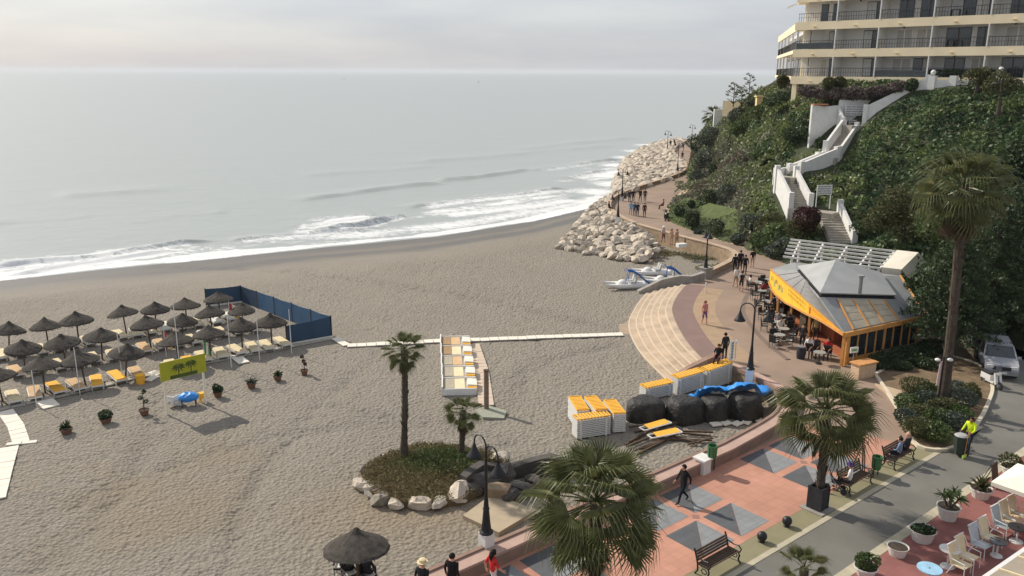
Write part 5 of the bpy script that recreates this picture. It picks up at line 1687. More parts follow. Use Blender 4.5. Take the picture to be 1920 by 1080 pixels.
b_ = G(1322, 522); tz = at(1326, 424, b_.y).z; street_lamp('black lamp at the pillar beside the far end of the curved steps', b_, tz, .8, 1.57)
b_ = G(1158, 421); tz = at(1160, 356, b_.y).z; street_lamp('black lamp on the parapet at the near bend above the boulders', b_, tz, .9, 2.9)
b_ = G(1166, 377); tz = at(1165, 314, b_.y).z; street_lamp('black lamp against the surf at the boulder bend', b_, tz, .6, 2.5)
b_ = G(1270, 326); tz = at(1271, 262, b_.y).z; street_lamp('black lamp on the inner curve of the far promenade', b_, tz, .6, .2)
b_ = G(1251, 284, -.3); tz = at(1252, 245, b_.y).z; street_lamp('black lamp standing out against the sea at the far boulders', b_, tz + .3, .3, .2)
b_ = G(1297, 264); tz = at(1298, 233, b_.y).z; street_lamp('farthest black lamp at the tip of the headland', b_, tz, .3, .2)
# pillar at the far end of the steps
p_ = G(1322, 521)
tag(MB().box((p_.x, p_.y, .35), (.85, .85, 1.0), .6).box((p_.x, p_.y, .9), (.95, .95, .1), .6).build('stone_pillar', concrete), 'squat stone pillar under the lamp beside the curved steps', 'pillar')
# ================================================================== beach furniture
LD = Vector((.6, -.8, 0)); LWv = Vector((.8, .6, 0)); LANG = math.atan2(LD.y, LD.x)
cush = {'cream': mat('cream_cushion', srgb(224, 208, 170), .85, .1, 3), 'tan': mat('tan_cushion', srgb(206, 172, 130), .85, .12, 3), 'yellow': mat('yellow_cushion', srgb(240, 180, 60), .8, .1, 3), 'white': mat('white_cushion', srgb(228, 224, 210), .85, .06, 3)}
def lounger(col, back=0.0):
    root = thing('sun_lounger', 'x', 'sun lounger', (0, 0, 0), LANG, 'sun loungers under the straw parasols')
    fr = MB()
    for s in (-1, 1):
        fr.box((0, s * .31, .3), (1.9, .05, .09))
    fr.box((.93, 0, .3), (.05, .6, .09)).box((-.93, 0, .3), (.05, .6, .09))
    fr.build('frame', whitep, root)
    for sx in (-.75, .75):
        for sy in (-.3, .3):
            MB().box((sx, sy, .13), (.07, .05, .27)).build('leg', whitep, root)
    c = MB().box((.3, 0, .375), (1.22, .58, .07))
    a = back
    c.box((-.31 - .31 * math.cos(a), 0, .375 + .31 * math.sin(a)), (.62, .58, .07), ry=a)
    c.build('cushion', cush[col], root)
    return root
def parasol():
    root = thing('straw_parasol', 'x', 'parasol', (0, 0, 0), 0, 'straw parasols in three rows')
    MB().tube([(0, 0, -.1), (0, 0, 2.0)], [.05, .045], 8).build('pole', dwood, root)
    prof = [(.02, 2.2), (.08, 2.17), (.2, 2.06), (.45, 1.9), (.75, 1.74), (1.0, 1.58), (1.05, 1.5), (.98, 1.55), (.6, 1.75), (.1, 1.98)]
    mb = MB().lathe(prof, 22, cap=False)
    q = random.Random(2)
    mb.v = [(x * (1 + q.uniform(-.035, .035)), y * (1 + q.uniform(-.035, .035)), z + q.uniform(-.025, .02)) for x, y, z in mb.v]
    can = mb.build('canopy', straw, root)
    fr = MB()
    for i in range(90):
        a = q.uniform(0, 6.28); r = q.uniform(.97, 1.05); w_ = .02; L = q.uniform(.06, .2)
        x, y = math.cos(a) * r, math.sin(a) * r
        fr.add([(x - math.sin(a) * w_, y + math.cos(a) * w_, 1.54), (x + math.sin(a) * w_, y - math.cos(a) * w_, 1.54), (x * 1.03, y * 1.03, 1.54 - L)], [(0, 1, 2)])
    kind(fr.build('fringe', straw, can), 'stuff')
    return root
pr0 = parasol()
proto = {c: lounger(c) for c in ('cream', 'tan', 'yellow', 'white')}
used = set()
def place(kd, loc, label, rz):
    if kd not in used:
        used.add(kd); o = proto[kd]
        o.location = loc; o.rotation_euler[2] = rz; o['label'] = label
        return o
    return copy_tree(proto[kd], loc, rz, label)
rows = {
 'back': [(8, 606, 'c', 'c'), (84, 597, 'c', 'w'), (141, 587, 'w', 'c'), (231, 572, 'c', 'c'), (287, 564, 'c', 'w'), (346, 557, 'w', 'c'), (408, 547, 'w', 'w')],
 'middle': [(38, 633, 't', 'c'), (116, 622, 'c', 'c'), (184, 611, 'c', 'c'), (277, 594, 't', 't'), (337, 585, 'w', 'c'), (394, 573, 'w', 'c'), (451, 565, 'w', 'c')],
 'front': [(-6, 683, 't', 'c'), (75, 668, 't', 'y'), (152, 656, 't', 'y'), (228, 642, 'y', 't'), (330, 624, 'c', 'y'), (390, 609, 'c', 'c'), (450, 598, 'c', 'c'), (506, 590, 'c', 'c')]}
cm = {'c': 'cream', 't': 'tan', 'y': 'yellow', 'w': 'white'}
firstp = True
for rn, items in rows.items():
    for i, (u, v, l0, l1) in enumerate(items):
        p = S(u, v, 2.2)
        lab = ORD[i] + ' dark straw parasol from the left in the ' + rn + ' row'
        if rn == 'front' and i == 3: lab += ', brownish and lopsided'
        if firstp:
            o = pr0; firstp = False; o.location = p; o['label'] = lab
        else:
            o = copy_tree(pr0, p, random.uniform(0, 6), lab)
        o.rotation_euler[0] = random.uniform(-.09, .09); o.rotation_euler[1] = random.uniform(-.09, .09)
        o.scale = (random.uniform(.9, 1.08), random.uniform(.9, 1.08), random.uniform(.94, 1.07))
        if rn == 'front' and i == 3:
            o.rotation_euler[1] = .16; o.rotation_euler[2] = 0
        for sg, cl in ((-1, l0), (1, l1)):
            c = p + LD * (.35 + random.uniform(-.12, .12)) + LWv * (sg * random.uniform(.5, .58))
            z = float(zsand(c.x, c.y))
            place(cm[cl], (c.x, c.y, z - .02), f"{cm[cl]} lounger {'left' if sg < 0 else 'right'} of the {ORD[i]} parasol from the left, {rn} row", LANG + random.uniform(-.13, .13))
for cl in proto:
    if cl not in used:
        bpy.data.objects.remove(proto[cl])

# flag poles and drooping flags
flagm = {'green': mat('green_flag', (.08, .3, .14), .8), 'red': mat('red_flag', (.5, .06, .05), .8), 'white': cush['white'], 'yellow': cush['yellow']}
for i, (u0, v0, u1, v1, fl_) in enumerate([(69, 762, 58, 695, None), (150, 738, 138, 652, None), (230, 714, 220, 622, None), (338, 700, 328, 560, None), (434, 688, 424, 590, None), (487, 676, 478, 578, None), (547, 664, 544, 580, None), (384, 676, 362, 632, 'green'), (312, 668, 305, 618, 'red')]):
    b_ = S(u0, v0); t_ = at(u1, v1, b_.y)
    f_ = thing('flag_pole', ORD[i] + ' thin white flag pole from the left along the slab walk' if fl_ is None else f'flag pole with a drooping {fl_} and white flag among the loungers', 'flag pole', b_, 0, 'flag poles on the beach' if fl_ is None else None)
    h = t_.z - b_.z
    MB().tube([(0, 0, -.1), (0, 0, h)], [.03, .022], 7).build('pole', whitep, f_)
    if fl_:
        for k, c in enumerate((fl_, 'white', 'green' if fl_ == 'green' else 'yellow')):
            mb = MB()
            x0 = .03 + .13 * k
            q_ = [(x0, .02 * math.sin(k), h - .1 - .3 * k), (x0 + .13, .05 * math.cos(k), h - .25 - .3 * k), (x0 + .1, .04, h - 1.2 - .1 * k), (x0, .0, h - 1.3)]
            mb.slab(q_, .01)
            mb.build('flag', flagm[c], f_)
# beach umbrella furled, red and yellow, near the windbreak
p_ = S(433, 621)
fu = thing('furled_flag', 'red, white and yellow striped flag hanging on a pole before the windbreak', 'flag', p_)
MB().tube([(0, 0, -.1), (0, 0, 2.2)], .025, 6).build('pole', whitep, fu)
for k, c in enumerate(('red', 'white', 'yellow')):
    MB().slab([(.02 + .2 * k, 0, 2.1 - .1 * k), (.22 + .2 * k, .03, 2.0 - .1 * k), (.2 + .2 * k, .05, 1.1 - .1 * k), (.02 + .2 * k, 0, 1.2 - .1 * k)], .012).build('stripe', flagm[c], fu)

# blue windbreak
wb = thing('blue_windbreak', 'blue mesh windbreak fence enclosing the right end of the parasols', 'fence')
bm1 = mat('blue_mesh', srgb(56, 74, 94), .8, .12, 1.2); bm2 = mat('pale_blue_mesh', srgb(88, 120, 150), .75, .12, 1.2)
def thin_sheet(m, f=.35):
    t = m.node_tree; b = t.nodes['Principled BSDF']; tr = t.nodes.new('ShaderNodeBsdfTranslucent'); tr.inputs['Color'].default_value = (.2, .35, .5, 1)
    mx = t.nodes.new('ShaderNodeMixShader'); mx.inputs[0].default_value = f
    t.links.new(b.outputs[0], mx.inputs[1]); t.links.new(tr.outputs[0], mx.inputs[2]); t.links.new(mx.outputs[0], t.nodes['Material Output'].inputs['Surface'])
thin_sheet(bm1, .2); thin_sheet(bm2, .4)
fc = [S(387, 574), S(453, 566), S(622, 631), S(538, 646)]
ft = [at(385.5, 542, fc[0].y).z, at(455, 536, fc[1].y).z, at(616, 593, fc[2].y).z, at(533, 611, fc[3].y).z]
def fence_run(a, b_, za, zb, npn, mats):
    for i in range(npn):
        p, q_ = a.lerp(b_, i / npn), a.lerp(b_, (i + 1) / npn)
        z0, z1 = za + (zb - za) * i / npn, za + (zb - za) * (i + 1) / npn
        nrm_ = Vector((-(q_ - p).y, (q_ - p).x, 0)).normalized() * .012
        mid_ = p.lerp(q_, .5) + nrm_ * random.uniform(-4, 4)
        zm = (z0 + z1) / 2 - .05
        mb = MB()
        for x_, y_, zx, zy in ((p, mid_, z0, zm), (mid_, q_, zm, z1)):
            mb.add([x_ - nrm_, y_ - nrm_, Vector((y_.x, y_.y, zy)) - nrm_, Vector((x_.x, x_.y, zx)) - nrm_, x_ + nrm_, y_ + nrm_, Vector((y_.x, y_.y, zy)) + nrm_, Vector((x_.x, x_.y, zx)) + nrm_], [(3, 2, 1, 0), (4, 5, 6, 7), (2, 3, 7, 6), (0, 1, 5, 4)])
        mb.build('mesh_panel', mats[i % len(mats)], wb)
    for i in range(npn + 1):
        p = a.lerp(b_, i / npn); z = za + (zb - za) * i / npn
        MB().tube([(p.x, p.y, p.z - .2), (p.x, p.y, z + .05)], .045, 7).build('post', dwood, wb)
fence_run(fc[0], fc[1], ft[0], ft[1], 1, [bm1]); fence_run(fc[1], fc[2], ft[1], ft[2], 5, [bm1, bm2, bm2, bm2, bm2]); fence_run(fc[3], fc[2], ft[3], ft[2], 1, [bm1])
for a, b_ in ((fc[3], fc[2]), (fc[0], fc[1])):
    MB().bar(a + Vector((.1, -.15, .05)), b_ + Vector((.1, -.15, .05)), .22, .1).build('ground_rail', slabm['white'], wb)

# billboard
b0, b1 = S(312, 777), S(388, 757)
sd_ = b1 - b0; sa_ = math.atan2(sd_.y, sd_.x)
bb = thing('billboard', 'yellow-green billboard with a picture of palm trees on two pale posts', 'sign', b0, sa_)
L = sd_.xy.length
zt, zb_ = at(306, 680, b0.y).z - b0.z, at(310, 715, b0.y).z - b0.z
MB().box((L / 2, -.06, (zt + zb_) / 2), (L + .25, .05, zt - zb_)).build('panel', mat('lime_board', srgb(168, 168, 48), .6, .14, 1.5), bb)
for x_ in (.05, L - .05):
    MB().box((x_, 0, zt / 2), (.11, .06, zt)).build('post', canv, bb)
prn = MB(); q = random.Random(9)
for cx_, cz_, rr_ in ((L * .38, zt * .86, .42), (L * .68, zt * .88, .38)):
    prn.box((cx_, -.088, cz_ - .3), (.05, .004, .55))
    for k in range(11):
        a = k * 2 * math.pi / 11 + .2
        c_, s_ = math.cos(a), math.sin(a) * .7
        prn.add([(cx_, -.09, cz_), (cx_ + c_ * rr_ * .6 - s_ * .06, -.09, cz_ + s_ * rr_ * .6 + c_ * .06), (cx_ + c_ * rr_, -.09, cz_ + s_ * rr_ - .08), (cx_ + c_ * rr_ * .5 + s_ * .05, -.09, cz_ + s_ * rr_ * .5 - c_ * .05)], [(0, 1, 2, 3)])
prn.box((L * .5, -.087, zb_ + .12), (L * .66, .004, .2))
prn.build('print', mat('dark_green_print', srgb(74, 88, 40), .7, .2, 6), bb)
# odds and ends by the billboard
def tub(name, label, p, cat, r, h, m, lid=None):
    t_ = thing(name, label, cat, p)
    MB().lathe([(r * .85, 0), (r, h * .5), (r, h)], 12).build('body', m, t_)
    if lid: MB().lathe([(r * 1.08, h), (r * 1.08, h + .06), (r * .3, h + .12)], 12).build('lid', lid, t_)
    return t_
p_ = S(264, 719); tub('litter_bin', 'yellow litter bin beside the slab walk among the loungers', p_, 'bin', .26, .5, MATS['yellow_cushion'], MATS['yellow_cushion'])
p_ = S(381, 753); yb = thing('yellow_box', 'yellow box stand behind the billboard post', 'box', p_, sa_)
MB().box((0, 0, .4), (.36, .3, .3)).build('box', MATS['yellow_cushion'], yb)
for sx in (-.14, .14):
    MB().box((sx, 0, .12), (.05, .25, .26)).build('leg', MATS['yellow_cushion'], yb)
p_ = S(355, 760)
tb_ = thing('covered_table', 'table under a blue tarpaulin below the billboard', 'table', p_, .3)
tarp = mat('blue_tarpaulin', srgb(56, 140, 218), .45, .15, 2, .02, 5)
mb = MB().ball((0, 0, .5), .5, 14, 8, sq=(1.1, .8, .55)); q = random.Random(3)
mb.v = [(x, y, max(z, .3) + q.uniform(-.03, .03)) for x, y, z in mb.v]; mb.build('tarpaulin', tarp, tb_)
for sx in (-.35, .35):
    for sy in (-.2, .2):
        MB().box((sx, sy, .2), (.06, .06, .4)).build('leg', dwood, tb_)
p_ = S(330, 760)
jn = thing('folded_chairs', 'jumble of folded white chairs beside the blue covered table', 'chairs', p_, .5)
for k in range(5):
    MB().box((random.uniform(-.3, .3), random.uniform(-.2, .2), .2 + .05 * k), (.6, .05, .4), random.uniform(-1, 1), rx=random.uniform(-.9, .9)).build('chair_panel', whitep, jn)

# potted plants on the sand
terra = mat('terracotta_pot', srgb(116, 84, 68), .85, .2, 4)
def potted(label, p, r, h, style, pot=terra, group=None, nm='potted_plant', plant=green_d, seed=0):
    q = random.Random(seed)
    t_ = thing(nm, label, 'potted plant', p, 0, group)
    pt = MB().lathe([(r * .72, 0), (r, h), (r * 1.06, h), (r * 1.06, h - .06), (r * .9, h - .07)], 14, cap=False).build('pot', pot, t_)
    MB().lathe([(.001, h - .05), (r * .93, h - .05)], 14, cap=False).build('soil', soil, pt)
    if style == 'spiky':
        mb = MB()
        for i in range(46):
            a = q.uniform(0, 6.28); el = q.uniform(.2, 1.4); L = q.uniform(.5, .9) * r * 2.2
            c_, s_ = math.cos(a), math.sin(a); d = Vector((c_ * math.cos(el), s_ * math.cos(el), math.sin(el))); w_ = Vector((-s_, c_, 0)) * .035
            o = Vector((0, 0, h)); mb.add([o - w_, o + w_, o + d * L * .6 + w_ * .8 + Vector((0, 0, .03)), o + d * L - Vector((0, 0, L * .18))], [(0, 1, 2, 3)])
        mb.build('leaves', plant, t_)
    elif style == 'tall':
        H = r * 4
        MB().tube([(0, 0, h - .05), (.03, 0, h + H * .5), (0, .03, h + H)], [.03, .022, .01], 6).build('stem', bark, t_)
        mkobj('leaves', leaf_mesh('leaves', np.concatenate([shell_points(90, (r * .55, r * .55, r * .5), .3, seed + i) + np.array([q.uniform(-.1, .1), q.uniform(-.1, .1), h + H * f]) for i, f in enumerate((.4, .65, .95))]), .05), plant, t_)
    elif style == 'yucca':
        for i in range(4):
            b0_ = Vector((q.uniform(-.12, .12), q.uniform(-.12, .12), h - .05)); e = b0_ + Vector((q.uniform(-.25, .25), q.uniform(-.25, .25), q.uniform(.35, .75)))
            MB().tube([b0_, e], [.045, .035], 6).build('stem', bark, t_)
            mb = MB()
            for k in range(34):
                a = q.uniform(0, 6.28); el = q.uniform(-.3, 1.3); L = q.uniform(.3, .5); c_, s_ = math.cos(a), math.sin(a)
                d = Vector((c_ * math.cos(el), s_ * math.cos(el), math.sin(el))); w_ = Vector((-s_, c_, 0)) * .022
                mb.add([e - w_, e + w_, e + d * L * .6 + w_, e + d * L - Vector((0, 0, .08))], [(0, 1, 2, 3)])
            mb.build('leaf_tuft', plant, t_)
    else:
        mkobj('leaves', leaf_mesh('leaves', shell_points(420, (r * 1.05, r * 1.05, r * .9), .3, seed) + np.array([0, 0, h + r * .55]), .07), plant, t_)
        MB().tube([(0, 0, h - .1), (0, 0, h + r * .5)], .03, 5).build('stem', bark, t_)
    return t_
for i, (u, v, r, st, m) in enumerate([(125, 813, .3, 'spiky', green_d), (199, 793, .3, 'bush', green_d), (271, 777, .26, 'tall', green_d), (409, 743, .26, 'bush', green_d), (472, 727, .27, 'spiky', green_g), (521, 713, .25, 'spiky', green_d), (571, 702, .22, 'tall', red_l)]):
    potted(ORD[i] + ' potted plant from the left in the line across the sand, ' + {'spiky': 'with spiky leaves', 'bush': 'low and bushy', 'tall': 'tall and thin'}[st], S(u, v), r, .3, st, terra, 'potted plants in a line on the sand', plant=m, seed=i)
# rope stretched between pots
rp_ = [S(400, 738) + Vector((0, 0, .25)), S(440, 722) + Vector((0, 0, .2)), S(462, 716) + Vector((0, 0, .28))]
tag(MB().tube(rp_, .018, 5).build('rope', whitep), 'white rope slung between two potted plants near the billboard', 'rope')

# ---- row of five white framed beach beds
cb0, cb1 = S(826, 640), S(830, 742); cw = S(872, 639)
ax_l = (cw - cb0); ax_l.z = 0; LBED = 1.95; ax_l.normalize(); run = cb1 - cb0
beda = math.atan2(ax_l.y, ax_l.x)
for i in range(5):
    o = cb0.lerp(cb1, i / 5); o2 = cb0.lerp(cb1, (i + 1) / 5); wd = (o2 - o).length
    c = o.lerp(o2, .5)
    bd_ = thing('beach_bed', ORD[i] + ' bed from the back in the row of five white framed beach beds', 'beach bed', c, beda, 'white framed beach beds')
    MB().box((.0, 0, .26), (.08, wd, .55)).build('headboard', white, bd_)
    MB().box((1.0, wd / 2 - .1, .2), (1.95, .08, .4)).build('side_panel', white, bd_)
    if i == 4: MB().box((1.0, -wd / 2 + .04, .2), (1.95, .08, .4)).build('side_panel', white, bd_)
    MB().box((1.05, 0, .12), (1.8, wd - .35, .2)).build('base', white, bd_)
    MB().box((.38, -.02, .31), (.62, wd - .45, .14)).build('back_cushion', mat('brown_cushion', srgb(158, 130, 96), .85, .12) if i in (0, 1) else cush['tan'] if i == 9 else mat('grey_cushion', srgb(170, 160, 140), .85, .1), bd_)
    MB().box((1.0, -.02, .3), (.6, wd - .45, .12)).build('seat_cushion', cush['tan'] if i in (0, 2) else cush['cream'], bd_)
    MB().box((1.72, .0, .3), (.55, wd * .5, .3), ry=.1).build('rolled_towel', cush['white'], bd_)
    MB().box((1.74, -.32 * wd + .06, .26), (.5, .3, .2)).build('folded_cover', cush['yellow'], bd_)
# round wooden post
p_ = S(912, 768); ps = thing('wooden_post', 'thick brown wooden post standing alone beside the beach beds', 'post', p_)
h = at(912, 695, p_.y).z - p_.z
MB().tube([(0, 0, -.2), (0, 0, h)], [.14, .135], 12).build('shaft', mat('grey_brown_wood', srgb(130, 112, 98), .85, .2, 4, .01, 20), ps)
MB().tube([(0, 0, h), (0, 0, h + .05)], .16, 12).build('cap', dwood, ps)
kind(MB().prism([S(u, v).xy for u, v in ((890, 770), (915, 762), (950, 772), (945, 786), (905, 784))], -1.3, float(S(915, 775).z) + .07).build('shower_base', mat('green_grey_slab', srgb(150, 152, 136), .85, .1)), label='pale green-grey slab at the foot of the wooden post')

# ---- planted island ringed by boulders
isl = [S(u, v) for u, v in ((678, 905), (690, 880), (735, 858), (790, 842), (850, 846), (905, 856), (955, 880), (930, 915), (870, 945), (800, 955), (730, 948), (690, 930))]
ic = sum(isl, Vector()) / len(isl)
kind(MB().prism([p.xy for p in isl], -1.3, ic.z + .28).build('island_bed', mat('dry_bed', (.13, .1, .05), .95, .4, 1.5, .05, 8)), label='raised earth bed of the planted island on the sand')
C = []
xs_ = [p.x for p in isl]; ys_ = [p.y for p in isl]
A_ = np.c_[rng.uniform(min(xs_), max(xs_), 16000), rng.uniform(min(ys_), max(ys_), 16000)]
A_ = A_[inpoly(A_[:, 0], A_[:, 1], isl)]
cl = fbm(A_[:, 0], A_[:, 1], .7, 3, 5)
gx = S(825, 880)
gr_ = np.exp(-(((A_[:, 0] - gx.x) / 1.7) ** 2 + ((A_[:, 1] - gx.y) / 1.2) ** 2))
zz = ic.z + .3 + rng.random(len(A_)) * (.06 + .16 * cl + .42 * gr_)
island_leaf = leafmat('island_leaves', [(.06, .095, .028), (.1, .13, .045), (.16, .145, .06), (.2, .15, .08)], .7, .25, 'kind')
kind(mkobj('island_scrub', leaf_mesh('island_scrub', np.c_[A_, zz], .085, .3, 1.2, np.clip(.9 - .95 * gr_ + .5 * (cl - .5) + rng.normal(size=len(A_)) * .1, 0, 1)), island_leaf), 'stuff', 'green and brown scrub growing on the planted island')
ring_ = [(678, 912, .42, 'white'), (686, 884, .4, ''), (700, 926, .42, ''), (714, 942, .46, ''), (741, 950, .36, ''), (782, 951, .5, ''), (822, 948, .38, ''), (858, 932, .62, ''), (722, 864, .3, ''), (815, 840, .36, ''), (872, 850, .3, ''), (902, 850, .42, ''), (935, 866, .48, ''), (950, 880, .42, ''), (905, 905, .45, ''), (760, 850, .22, '')]
for i, (u, v, s_, _) in enumerate(ring_):
    p = S(u, v)
    o = mkobj('boulder', rocks[(i * 3 + 1) % 10], rockm); o.location = (p.x, p.y, p.z + s_ * .35); o.scale = (s_ * 1.2, s_ * 1.05, s_ * 1.1); o.rotation_euler = (random.uniform(-.2, .2), random.uniform(-.2, .2), random.uniform(0, 6))
    tag(o, (ORD[i] if i < 12 else ('thirteenth', 'fourteenth', 'fifteenth', 'sixteenth')[i - 12]) + ' pale boulder in the ring round the planted island, ' + ('front left' if i < 4 else 'front' if i < 8 else 'back' if i < 12 else 'right'), 'boulder', 'boulders round the planted island')
# dark rock and concrete group beside the island
dk = mat('shaded_dark_stone', (.07, .062, .055), .8, .35, 1.5, .03, 6)  # dark tone puts the shadow side of the group into its colour
gp_ = S(950, 915)
rk = thing('stone_shower_group', 'dark group of boulders and curved concrete wall beside the planted island', 'rock group', gp_)
arc = [Vector((-1.9, -.35, 0)), Vector((-1.3, .25, 0)), Vector((-.4, .75, 0)), Vector((.8, 1.25, 0)), Vector((2.0, 1.35, 0)), Vector((3.0, 1.1, 0))]
mb = MB(); wall_along(mb, smooth_line(arc, 4), -.22, .22, -.4, list(np.interp(np.linspace(0, 1, 21), [0, .25, .5, .8, 1], [.75, 1.05, .55, .95, .7]))); mb.build('curved_wall', dk, rk)
for i, (x_, y_, s_, zz_) in enumerate(((-.9, -.1, .75, .35), (-.1, .25, .8, .45), (.6, -.5, .6, .3), (.2, -1.0, .55, .2), (1.3, .1, .6, .25), (-1.5, -.7, .5, .2))):
    o = mkobj('boulder', rocks[(i + 2) % 10].copy(), dk, rk); o.data.materials.clear(); o.data.materials.append(dk); o.location = (x_, y_, zz_); o.scale = (s_, s_ * .8, s_ * .85); o.rotation_euler = (.2 * i, .1, i * 1.3)
MB().box((-.35, -.85, .25), (1.0, .7, .6), -.25).build('stone_block', mat('tan_block', srgb(140, 122, 98), .9, .2, 3, .02, 10), rk)
kind(MB().prism([p.xy for p in (S(868, 972), S(925, 930), S(1005, 962), S(935, 1004))], -1.3, S(940, 970).z + .14).build('concrete_pad', mat('sandy_concrete', srgb(172, 156, 132), .9, .12, 1, .005, 20)), label='sandy concrete pad between island and sea wall')

# ---- pit with covered piles, stacks and timber
def lframe_mesh():
    mb = MB()
    for s in (-1, 1):
        mb.box((0, s * .31, .0), (1.85, .05, .05))
    mb.box((.9, 0, 0), (.05, .6, .075)).box((-.9, 0, 0), (.05, .6, .075))
    for k in range(9):
        mb.box((-.72 + .18 * k, 0, .02), (.12, .58, .02))
    for sx in (-.7, .7):
        for sy in (-.3, .3):
            mb.box((sx, sy, -.06), (.1, .05, .07))
    return mb.mesh('sunbed')
lfm = lframe_mesh(); lfm.materials.append(whitep)
lft = lframe_mesh(); lft.materials.append(mat('yellow_slats', srgb(238, 178, 64), .75, .1, 3))
def stack(label, p, rz, n_, top='yellow', tilt=0):
    for i in range(n_):
        last = i == n_ - 1
        o = mkobj('stacked_sunbed', lft if (last and top) else lfm, whitep)
        o.location = (p.x, p.y, p.z + .12 + i * .098); o.rotation_euler = (0, tilt, rz + random.uniform(-.015, .015))
        tag(o, ('topmost yellow slatted sunbed of ' if last and top else ORD[n_ - 1 - i] + ' sunbed from the top in ') + label, 'sunbed', 'sunbeds stacked in the sand pit')
F0 = S(1108, 816); fr_ = math.atan2((S(1140, 812) - S(1080, 821)).y, (S(1140, 812) - S(1080, 821)).x)
stack('the front stack standing side on at the pit edge', F0, fr_, 11)
stack('the back left stack at the pit edge', F0 + Vector((-.55, 1.35, 0)), 1.75, 12)
stack('the back middle stack at the pit edge', F0 + Vector((.35, 1.4, 0)), 1.8, 12)
stack('the right stack at the pit edge', F0 + Vector((1.3, 1.15, 0)), 1.75, 11)
K_a, K_b = S(1222, 745), S(1347, 722)
kd_ = K_b - K_a; ka = math.atan2(kd_.y, kd_.x)
stack('the long row behind the covered piles, near end', K_a.lerp(K_b, .06), ka, 8, tilt=-.04)
stack('the long row behind the covered piles, middle', K_a.lerp(K_b, .52), ka, 11, tilt=-.1)
stack('the long row behind the covered piles, far end', K_a.lerp(K_b, .95), ka, 13, tilt=-.14)
blk = mat('black_tarpaulin', (.03, .028, .026), .6, .45, 2.5, .12, 4)
def pile(label, p, rx, ry, h, m, seed, rz=0.0):
    q = np.random.default_rng(seed)
    mb = MB()
    n_, k_ = 28, 12
    vs = []
    fs = []
    ph = q.uniform(0, 6.28, 6)
    for j in range(k_ + 1):
        f = j / k_
        z = h * math.sin(f * math.pi / 2) ** .85
        rr = math.cos(f * math.pi / 2) ** .3 if f < 1 else .0
        for i in range(n_):
            a = 2 * math.pi * i / n_
            w_ = 1 + .06 * math.sin(3 * a + ph[0]) + .05 * math.sin(5 * a + ph[4] + 3 * f) * (1 - f) + .035 * math.sin(7 * a + ph[1] + f * 2) + .025 * math.sin(13 * a + ph[2]) * (1 - f)
            vs.append((rx * rr * w_ * math.cos(a), ry * rr * w_ * math.sin(a), z + .04 * math.sin(5 * a + ph[3]) * f * (1 - f) * 4))
    for j in range(k_):
        for i in range(n_):
            a, b_ = j * n_ + i, j * n_ + (i + 1) % n_
            fs.append((a, b_, b_ + n_, a + n_))
    mb.add(vs, fs)
    o = mb.build('covered_pile', m, None, True, (p.x, p.y, p.z - .05), rz)
    return tag(o, label, 'covered pile', None)
pile('black covered pile at the left end of the row in the sand pit', S(1210, 783), 1.08, .95, 1.15, blk, 1)
pile('second black covered pile from the left in the sand pit', S(1283, 784), 1.08, .95, 1.2, blk, 2)
pile('third black covered pile from the left, narrow, in the sand pit', S(1339, 781), .86, .9, 1.2, blk, 3)
pile('black covered pile at the right end under the blue sheet', S(1396, 779), .98, .9, 1.3, blk, 4)
def sheet(label, c, pts_h, m):
    pass
# blue sheet draped over the two right-hand piles
bs = MB(); gx_, gy_ = 26, 14
c0 = S(1372, 768); e1 = (S(1425, 765) - S(1320, 775)); e1.z = 0; ln_ = e1.length; e1.normalize(); e2 = Vector((-e1.y, e1.x, 0))
def humps(x, y):
    z = 0
    for cc, r_, hh in ((S(1396, 779), 1.05, 1.66), (S(1339, 781), .95, 1.5), (S(1290, 782), 1.0, 1.4), (S(1425, 768), .8, 1.2)):
        d = math.hypot((x - cc.x), (y - cc.y - .12)) / r_
        if d < 1: z = max(z, hh * (1 - d ** 4.76) ** .425)
    return z
for j in range(gy_ + 1):
    for i in range(gx_ + 1):
        p = c0 + e1 * ((i / gx_ - .5) * (ln_ + 1.3) + .2) + e2 * ((j / gy_) * 1.7 - .74 + .1 * math.sin(i * .9) + (.45 if i < 7 else 0))
        z = humps(p.x, p.y) + .03 * math.sin(i * 1.7 + j) + .03
        bs.v.append((p.x, p.y, c0.z + max(1.0 if 5 < i < 23 else .45, z) + .02 + .05 * math.sin(i * 2.3 + j * 1.1)))
for j in range(gy_):
    for i in range(gx_):
        a = j * (gx_ + 1) + i; bs.f.append((a, a + 1, a + gx_ + 2, a + gx_ + 1)); bs.m.append(0)
o = bs.build('blue_sheet', tarp, None, True); tag(o, 'bright blue tarpaulin draped over the covered piles in the pit', 'tarpaulin')
sol = o.modifiers.new('thickness', 'SOLIDIFY'); sol.thickness = .015
